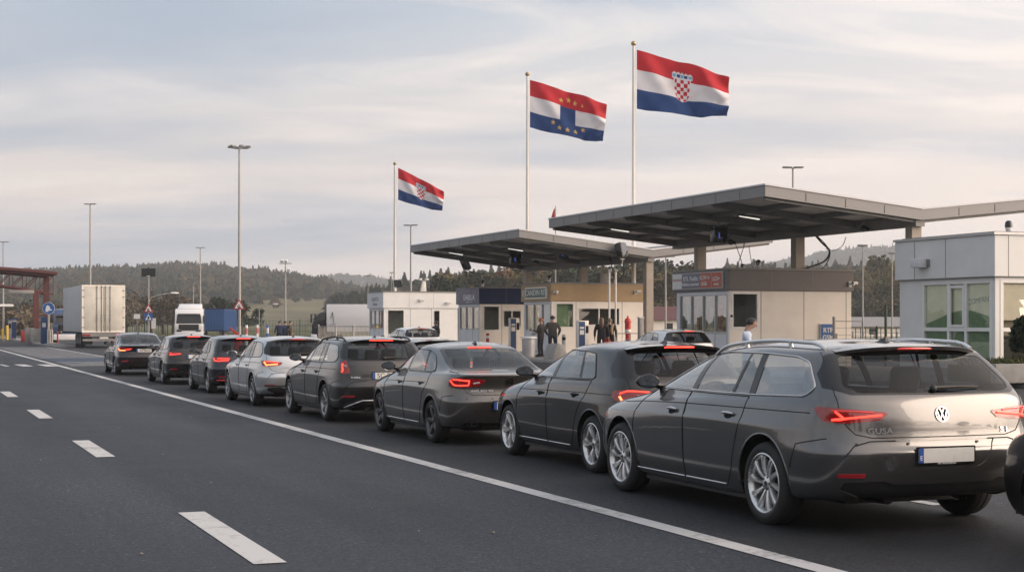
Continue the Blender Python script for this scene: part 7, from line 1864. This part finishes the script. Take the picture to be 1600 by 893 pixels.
# ================================================================ lorries
def lorry_wheel(root, x, y, r=.50, w=.32, sg=1):
    e = empty('wheel', (x, y, r), 0 if sg > 0 else pi, root); t = MB(); h = w / 2
    t.lathe([(r * .56, -h), (r * .9, -h), (r * .97, -h * .8), (r, -h * .5), (r, h * .5), (r * .97, h * .8), (r * .9, h), (r * .56, h)], 28, axis='y'); t.build('tyre', M['tyre'], e, smooth=45)
    m = MB(); m.lathe([(r * .57, h * .9), (r * .50, h * .7), (r * .40, h * .2), (r * .22, h * .15), (r * .20, h * .8), (0, h * .85)], 24, axis='y'); m.build('rim', M['pole'], e, smooth=40)
def lorry_cab(name, label, pm, w=2.45, h=3.2, length=2.2, deflector=True):
    """cab with its nose towards +x"""
    root = empty(name); tag(root, label, 'lorry'); zb = .55
    b = MB(); prof = rounded([(-length, zb), (0.0, zb), (.06, 1.35), (.02, 1.55), (-.30, h - .35), (-.55, h - .08), (-.9, h), (-length, h)], [.05, .08, .05, .1, .25, .2, .2, .08], 4)
    b.prism(prof, lambda x, z, y: V((x, y, z)), -w / 2, w / 2); b.build('body', pm, root, bevel=.06, seg=3)
    b = MB(); f = lambda y, z, d: V((lerp(.022, -.285, (z - 1.55) / (h - .35 - 1.55)) + d, y, z)); b.prism(rounded([(-w * .45, 1.58), (w * .45, 1.58), (w * .42, h - .62), (-w * .42, h - .62)], .1, 4), f, .001, .02); b.build('windscreen', M['gloss_black'], root)
    b = MB(); b.prism(rounded([(-w * .42, h - .60), (w * .42, h - .60), (w * .38, h - .48), (-w * .38, h - .48)], .05, 3), f, .01, .16); b.build('sun_visor', M['plastic'], root)
    for s in (1, -1):
        b = MB(); b.prism(rounded([(-1.25, 1.55), (-.20, 1.55), (-.42, h - .62), (-1.25, h - .62)], .08, 3), lambda x, z, y: V((x, y, z)), s * (w / 2 - .01), s * (w / 2 + .008)); b.build('side_window', M['gloss_black'], root)
        b = MB(); b.boxr((.0, .14), (s * (w / 2 + .10) - .10, s * (w / 2 + .10) + .10), (1.65, 2.35)); b.bar((-.1, s * w / 2, 2.3), (.05, s * (w / 2 + .1), 2.3), .05, .05); b.build('mirror', M['plastic'], root, bevel=.04)
        b = MB(); b.boxr((.05, .10), (s * w * .34 - .24, s * w * .34 + .24), (.80, 1.0)); b.build('headlight', M['mirror'], root, bevel=.03)
        lorry_wheel(root, -1.05, s * (w / 2 - .17), sg=s)
    b = MB()
    for k in range(4): b.boxr((.055, .085), (-w * .30, w * .30), (.98 + .13 * k, 1.05 + .13 * k))
    b.boxr((.02, .058), (-w * .36, w * .36), (.92, 1.5), 1); b.build('grille', [M['plastic'], M['gloss_black']], root)
    b = MB(); b.boxr((-.4, .14), (-w / 2 - .01, w / 2 + .01), (.32, .78)); b.build('bumper', M['clad_grey'], root, bevel=.06)
    b = MB(); b.boxr((.141, .15), (-.28, .28), (.45, .57)); b.build('number_plate', M['plate'], root, smooth=0)
    b = MB(); b.boxr((-length - 1.2, -.5), (-.5, .5), (.45, .75)); b.build('chassis', M['plastic'], root)
    if deflector:
        b = MB(); b.hexa([V((-.75, -w * .44, h - .02)), V((-.75, w * .44, h - .02)), V((-length, w * .44, h - .02)), V((-length, -w * .44, h - .02))], [V((-1.2, -w * .38, h + .35)), V((-1.2, w * .38, h + .35)), V((-length, w * .42, h + .5)), V((-length, -w * .42, h + .5))]); b.build('roof_deflector', pm, root, bevel=.08, seg=3)
    return root
def lorries():
    M['trailer_white'] = mat('trailer_white', (.60, .57, .50), .45, var=.16, scale=1.1); M['trailer_grey'] = mat('trailer_side', (.46, .47, .48), .5, var=.12, scale=.8); M['container_blue'] = mat('container_blue', (.022, .075, .21), .5, var=.15, scale=1.0); M['cab_white'] = paint('cab_white', (.68, .68, .68), 0, .4, .3); M['cab_blue'] = paint('cab_blue', (.02, .05, .13), .1, .4, .3)
    # the trailer seen from behind: x forward
    root = empty('box_trailer', sv(105.6, 12.55), ROAD_ANGLE); tag(root, 'grubby white lorry trailer seen from behind, waiting by the red gantry', 'lorry trailer')
    w, L_, z0, z1 = 2.75, 12.5, 1.05, 4.12
    b = MB(); b.boxr((.06, L_), (-w / 2, w / 2), (z0, z1)); b.build('box', M['trailer_grey'], root, bevel=.02)
    for s in (1, -1):
        b = MB(); b.boxr((.0, .055), (min(s * .012, s * (w / 2 - .10)), max(s * .012, s * (w / 2 - .10))), (z0 + .10, z1 - .10)); d = b.build('door', M['trailer_white'], root, bevel=.01)
        for y in (.12, .42):
            k = MB(); k.tube([(-.03, s * y, z0 + .02), (-.03, s * y, z1 - .05)], .022, 6)
            for z in (z0 + .12, z0 + 1.1, z0 + 2.2, z1 - .14): k.box((-.02, s * y, z), (.05, .10, .06))
            k.box((-.045, s * (y + .0), z0 + .85), (.03, .06, .30), 0); k.build('lock_rod', M['steel_dark'], d, smooth=0)
        k = MB()
        for z in (z0 + .3, z0 + .95, z0 + 1.6, z0 + 2.3, z1 - .35): k.box((-.005, s * (w / 2 - .09), z), (.05, .14, .06))
        k.build('hinge', M['steel_dark'], d, smooth=0)
        b = MB(); b.boxr((-.03, .05), (s * w * .40 - .26, s * w * .40 + .26), (.78, .92)); b.build('tail_light', M['lamp_glow'] if s < 0 else M['lamp_red'], root, bevel=.01)
        b = MB(); b.boxr((.5, .54), (s * .95 - .30, s * .95 + .30), (.22, .85)); b.build('mud_flap', M['plastic'], root)
    b = MB(); b.boxr((-.012, .058), (-w / 2 - .01, w / 2 + .01), (z1 - .10, z1 + .01)); b.boxr((-.012, .058), (-w / 2 - .01, w / 2 + .01), (z0 - .04, z0 + .10)); b.boxr((-.012, .058), (-w / 2 - .01, -w / 2 + .10), (z0 + .10, z1 - .10)); b.boxr((-.012, .058), (w / 2 - .10, w / 2 + .01), (z0 + .10, z1 - .10)); b.build('door_frame', M['clad_cream'], root, smooth=0)
    b = MB(); b.boxr((-.02, .10), (-w / 2 + .05, w / 2 - .05), (.45, .60)); b.boxr((.2, .3), (-.6, .6), (.55, 1.0)); b.boxr((-.015, .05), (-w / 2 + .02, w / 2 - .02), (.74, .98)); b.build('under_run_bar', M['steel_dark'], root)
    b = MB(); b.boxr((-.035, -.022), (-.30, .26), (.60, .72)); b.build('number_plate', M['plate'], root, smooth=0)
    b = MB(); b.boxr((.6, L_ - .5), (-.45, .45), (.70, 1.04)); b.build('chassis', M['plastic'], root)
    for x in (1.6, 2.9, 4.2):
        for s in (1, -1): lorry_wheel(root, x, s * (w / 2 - .20), sg=s)
    t = lorry_cab('lorry_cab', 'dark blue lorry cab ahead of the white trailer, behind the bollards', M['cab_blue'], 2.4, 2.75, deflector=False); t.location = sv(125.5, 12.35); t.rotation_euler = (0, 0, ROAD_ANGLE + pi); 
    # white lorry coming towards us with a blue container beside it
    p = at(295, 504, 150); t = lorry_cab('lorry_cab', 'white lorry cab facing us, left of the blue container', M['cab_white'], 2.65, 3.0, deflector=True); t.location = (p.x, p.y, 0); t.rotation_euler = (0, 0, -pi / 2 + .12); 
    p = at(331, 504, 157); q = empty('container_trailer', (p.x, p.y, 0), pi / 2 + .04); tag(q, 'ribbed blue container on a trailer, right of the white lorry cab', 'container'); b = MB(); b.boxr((0, 9), (-1.25, 1.25), (.95, 3.0))
    for k in range(9): b.boxr((-.03, .0), (-1.1 + .27 * k - .06, -1.1 + .27 * k + .06), (1.02, 2.9))
    for k in range(24):
        for s in (1, -1): b.boxr((.2 + .37 * k, .38 + .37 * k), (min(s * 1.25, s * 1.28), max(s * 1.25, s * 1.28)), (1.02, 2.9))
    b.build('container', M['container_blue'], q, smooth=0); b = MB(); b.boxr((-.05, 9.05), (-1.28, 1.28), (3.001, 3.10)); b.boxr((-.04, 9.0), (-1.2, 1.2), (.80, .945)); b.build('frame', M['clad_navy'], q)
    for x in (1.2, 2.4):
        for s in (1, -1): lorry_wheel(q, x, s * 1.0, .46, .3, s)
    # box lorry behind the railing, facing left
    p = at(490, 504, 124); q = lorry_cab('box_lorry', 'white box lorry with a dark cab behind the picket railing', M['gloss_black'], 2.3, 2.5, 1.0, False); q.location = (p.x - .1, p.y + 1.2, 0); q.rotation_euler = (0, 0, pi)
    b = MB(); b.boxr((-9.0, -1.12), (-1.2, 1.2), (.95, 3.12)); b.build('cargo_box', M['cab_white'], q, bevel=.02); b = MB(); b.boxr((-1.115, -1.09), (-1.1, 1.1), (1.05, 3.0)); b.boxr((-9.0, -1.7), (-1.21, 1.21), (.9, .948)); b.build('box_trim', M['steel_dark'], q)
    b = MB(); b.bar((-1.7, 1.205, 1.7), (-1.6, 1.205, 2.5), .10, .02); b.bar((-1.6, 1.205, 2.5), (-1.45, 1.205, 2.0), .08, .02); b.bar((-1.85, 1.205, 1.6), (-1.4, 1.205, 1.5), .08, .02); b.build('painted_logo', M['gloss_black'], q, smooth=0)
    for s in (1, -1): lorry_wheel(q, -7.2, s * .98, sg=s)
    # red barrier arm folded up near the warning sign
    p = at(371, 504, 96); q = empty('folded_barrier', (p.x, p.y, 0)); tag(q, 'red folded barrier machine before the warning sign mast', 'barrier'); b = MB(); b.boxr((-.2, .2), (-.2, .2), (0, .9)); b.build('cabinet', M['red'], q, bevel=.03); b = MB(); b.bar((0, 0, .9), (-.45, 0, 1.35), .12, .10); b.bar((-.45, 0, 1.35), (.30, 0, .75), .08, .08); b.build('arm', M['red'], q)
    for px, Y, col, lab in ((402, 110, 'sign_white', 'white post left of the distant trio'), (418, 112, 'sign_blue', 'blue striped post right behind the silver car'), (385, 104, 'sign_white', 'short white post near the red barrier'), (590, 108, 'clad_blue', 'blue column beside the picket railing')):
        p = at(px, 504, Y); b = MB(); b.tube([(0, 0, 0), (0, 0, 1.5)], .09, 10); b.lathe([(.092, .9), (.093, 1.0), (.093, 1.2), (.092, 1.3)], 10, m=1); o = b.build('marker_post', [M[col], M['sign_white'] if 'blue' in col else M['red']]); o.location = (p.x, p.y, 0); tag(o, lab, 'post')

# ================================================================ the queue
def sgr(px, py):
    Y = F * EYE / (py - HZ); X = (px - CX) / F * Y; return -X * ST + Y * CT, X * CT + Y * ST
def queue():
    G = 'cars queueing at the border'
    def put(S, px, py, scale, label, name, group=G, dv=0.0, ds=0.0, yaw=0.0):
        r, _ = make_car(S, M, name)
        s, vl = sgr(px, py)
        r.location = sv(s + ds, vl + dv + (S['hw'] - .04) * scale); r.rotation_euler = (0, 0, ROAD_ANGLE + yaw); r.scale = (scale,) * 3
        tag(r, label, 'car', group); return r
    put(wagon_spec(hw=1.06, mirror_mat='gloss_black', plate_text=[('DRC TREDIODDBLUXN', (0, -.064), .016, 'ink_white'), ('E', (-.238, -.02), .05, 'ink_white')], badges=[('GUSA', .56, .812, .062, 'chrome'), ('S L', -.62, .80, .062, 'chrome')]),
        1195, 819, 1.0, 'nearest car, graphite estate with chrome window trim and silver roof rails', 'estate_car')
    put(hatch_spec(hw=.90, mirror_mat='gloss_black', wheel=dict(TWIN, spokes=5), badges=[]), 926, 738, .96, 'dark grey hatchback with C-shaped glowing tail lamps, ahead of the nearest estate', 'hatchback_car')
    put(sedan_spec(hw=.90, mirror_mat='gloss_black', badges=[('AHLAH W', .42, .80, .055, 'chrome')], plate_text=[('T', (-.18, 0), .11, 'plate_ink')]), 675, 691, .925, 'steel grey saloon with dark five spoke wheels and a lit red strip lamp', 'saloon_car')
    f = .90 / .98
    put(wagon_spec(hw=.90, paint=M['paint_black'], trim='gloss_black', handle_mat=None, sill=None, rails=(2.73 - 1.35, -.42, .60, 'plastic'), emblem=(0, .98, .06), wheel=dict(spokes=7, twist=.1, w0=.016, w1=.022, rim=.68, mat='alloy_mid'),
        lampS=[(-1.4, .86), (-.90, .86), (-.80, .88), (-.76, 1.06), (-.80, 1.10), (-1.4, 1.12)], lampR=[(1.4 * f, .855), (.90 * f, .855), (.74 * f, .87), (.70 * f, .90), (.76 * f, 1.10), (.9 * f, 1.12), (1.4 * f, 1.13)],
        lamp_bars=[dict(p=[('s', -.81, 1.04), ('s', -.83, .92), ('r', .84 * f, .90)], r=.016), dict(p=[('r', .82 * f, 1.0), ('r', .76 * f, 1.0)], r=.022, m='lamp_clear')],
        recess=sym([(0, .90), (.36 * f, .90), (.30 * f, .765), (0, .765)]), recess_gate=True, plate_z=.83, plate_par='gate', plate_text=[('SC EG·S', (.03, -.002), .125, 'plate_ink')], badges=[('TUMRE', .56, .80, .04, 'chrome')],
        bump_strips=[([(0, .40), (.44, .40), (.60, .34), (.72, .28)], .013, 'alloy')], brake3=dict(x=-.627, z=1.443, w=.22, r=.010, m='lamp_glow')), 508, 657, .94, 'black estate with black roof rails and upright red tail lamps', 'estate_car')
    f = .89 / .98
    put(wagon_spec(hw=.89, paint=M['paint_silver'], trim='gloss_black', rails=None, sill=None, handle_mat=None, emblem=None, wheel=dict(spokes=9, twist=.1, w0=.014, w1=.02, rim=.69, mat='alloy_mid'), badges=[('LUIA', .48, .80, .045, 'chrome')],
        lamp_bars=[dict(p=[('s', -.80, .97), ('s', -.84, .905), ('r', .82 * f, .90), ('r', .56 * f, .92)], r=.016, m='lamp_hot'), dict(p=[('s', -.82, .98), ('r', .82 * f, .975), ('r', .54 * f, .955)], r=.010)],
        bump_strips=[([(.30, .46), (.78, .46)], .018, 'plastic')]), 395, 633, .915, 'silver estate car with amber and red tail lamps', 'estate_car')
    put(hatch_spec(hw=.89, zs=1.02, paint=M['paint_blue'], sill=None, emblem=None, wheel=dict(spokes=6, twist=.05, w0=.02, w1=.028, rim=.68, mat='alloy_mid'), bump_strips=[([(.25, .42), (.70, .42)], .012, 'alloy_dark'), ([(.45, .36), (.75, .36)], .010, 'lamp_dim')],
        lamp_bars=[dict(p=[('s', -.58, .94), ('s', -.62, .87), ('r', .78 * .9, .86), ('r', .50 * .9, .88)], r=.013), dict(p=[('r', .80 * .9, .93), ('r', .48 * .9, .92)], r=.012)]), 325, 613.5, .885, 'night blue hatchback with long red tail lamps, ahead of the silver estate', 'hatchback_car')
    put(wagon_spec(hw=.88, paint=M['paint_dark'], trim='gloss_black', rails=None, sill=None, handle_mat=None, wheel=dict(spokes=5, twist=.1, w0=.02, w1=.03, rim=.68, mat='alloy_mid'), plate_text=[('ZG·I', (.0, 0), .11, 'plate_ink')], plate_z=.85, plate_par='gate', recess=None, emblem=None, brake3=dict(x=-.627, z=1.443, w=.2, r=.011)), 254, 599.5, .885, 'grey green estate second from the front of the queue', 'estate_car')
    put(sedan_spec(hw=.90, paint=M['paint_brown'], emblem=(0, .945, .05), wheel=dict(spokes=10, twist=.05, w0=.014, w1=.02, rim=.69, mat='alloy_mid'), recess=None, plate_z=.87, plate_par='gate', plate_text=[('KP·BLN', (.03, 0), .11, 'plate_ink')],
        lamp_bars=[dict(p=[('s', -.72, .93), ('s', -.80, .885), ('r', .80, .875), ('r', .62, .88)], r=.020, m='lamp_hot'), dict(p=[('r', .60, .90), ('r', .44, .92)], r=.016)], brake3=None, reflectors=[(.66, .50, .12, .02)], wipers=None), 180, 585, .90, 'dark violet black saloon at the head of the queue', 'saloon_car')
    # next lanes
    def put_c(S, px, s, scale, label, name, group):
        r, _ = make_car(S, M, name); r.location = sv(s + 1.0 * scale, v_at(px, s)); r.rotation_euler = (0, 0, ROAD_ANGLE); r.scale = (scale,) * 3; tag(r, label, 'car', group); return r
    put_c(hatch_spec(hw=.89, paint=M['paint_white'], sill=None, emblem=None, badges=[('RIUD', 0, .93, .05, 'plate_ink')], brake3=dict(x=-.503, z=1.443, w=.17, r=.010)), 1089, 41.0, .97, 'white hatchback in the booth lane, before the grey booth', 'hatchback_car', 'cars in the booth lanes')
    put_c(wagon_spec(hw=.88, paint=M['paint_white'], sill=None, rails=None, trim='gloss_black', handle_mat=None, emblem=(0, .95, .06), plate_text=[('FKVT·12', (.03, 0), .10, 'plate_ink')]), 664, 60, .98, 'white estate in the booth lane, before the white booth', 'estate_car', 'cars in the booth lanes')
    put_c(hatch_spec(hw=.87, paint=M['paint_dark'], sill=None, fin=None, brake3=None), 700, 29.5, .885, 'dark car of which only the roof shows behind the steel grey saloon', 'hatchback_car', 'cars in the booth lanes')
    S = hatch_spec(hw=.90, paint=M['paint_black'], sill=None, emblem=None); r, _ = make_car(S, M, 'hatchback_car'); r.location = sv(9.85 - S['wb'] - .86, 7.62 + .9); r.rotation_euler = (0, 0, ROAD_ANGLE); tag(r, 'black car entering at the right edge, only its nose showing', 'car', 'cars in the booth lanes')
camera_and_light()
ground()
car_materials()
border_post()
landscape()
lorries()
people()
queue()
haze()
bpy.context.view_layer.update()
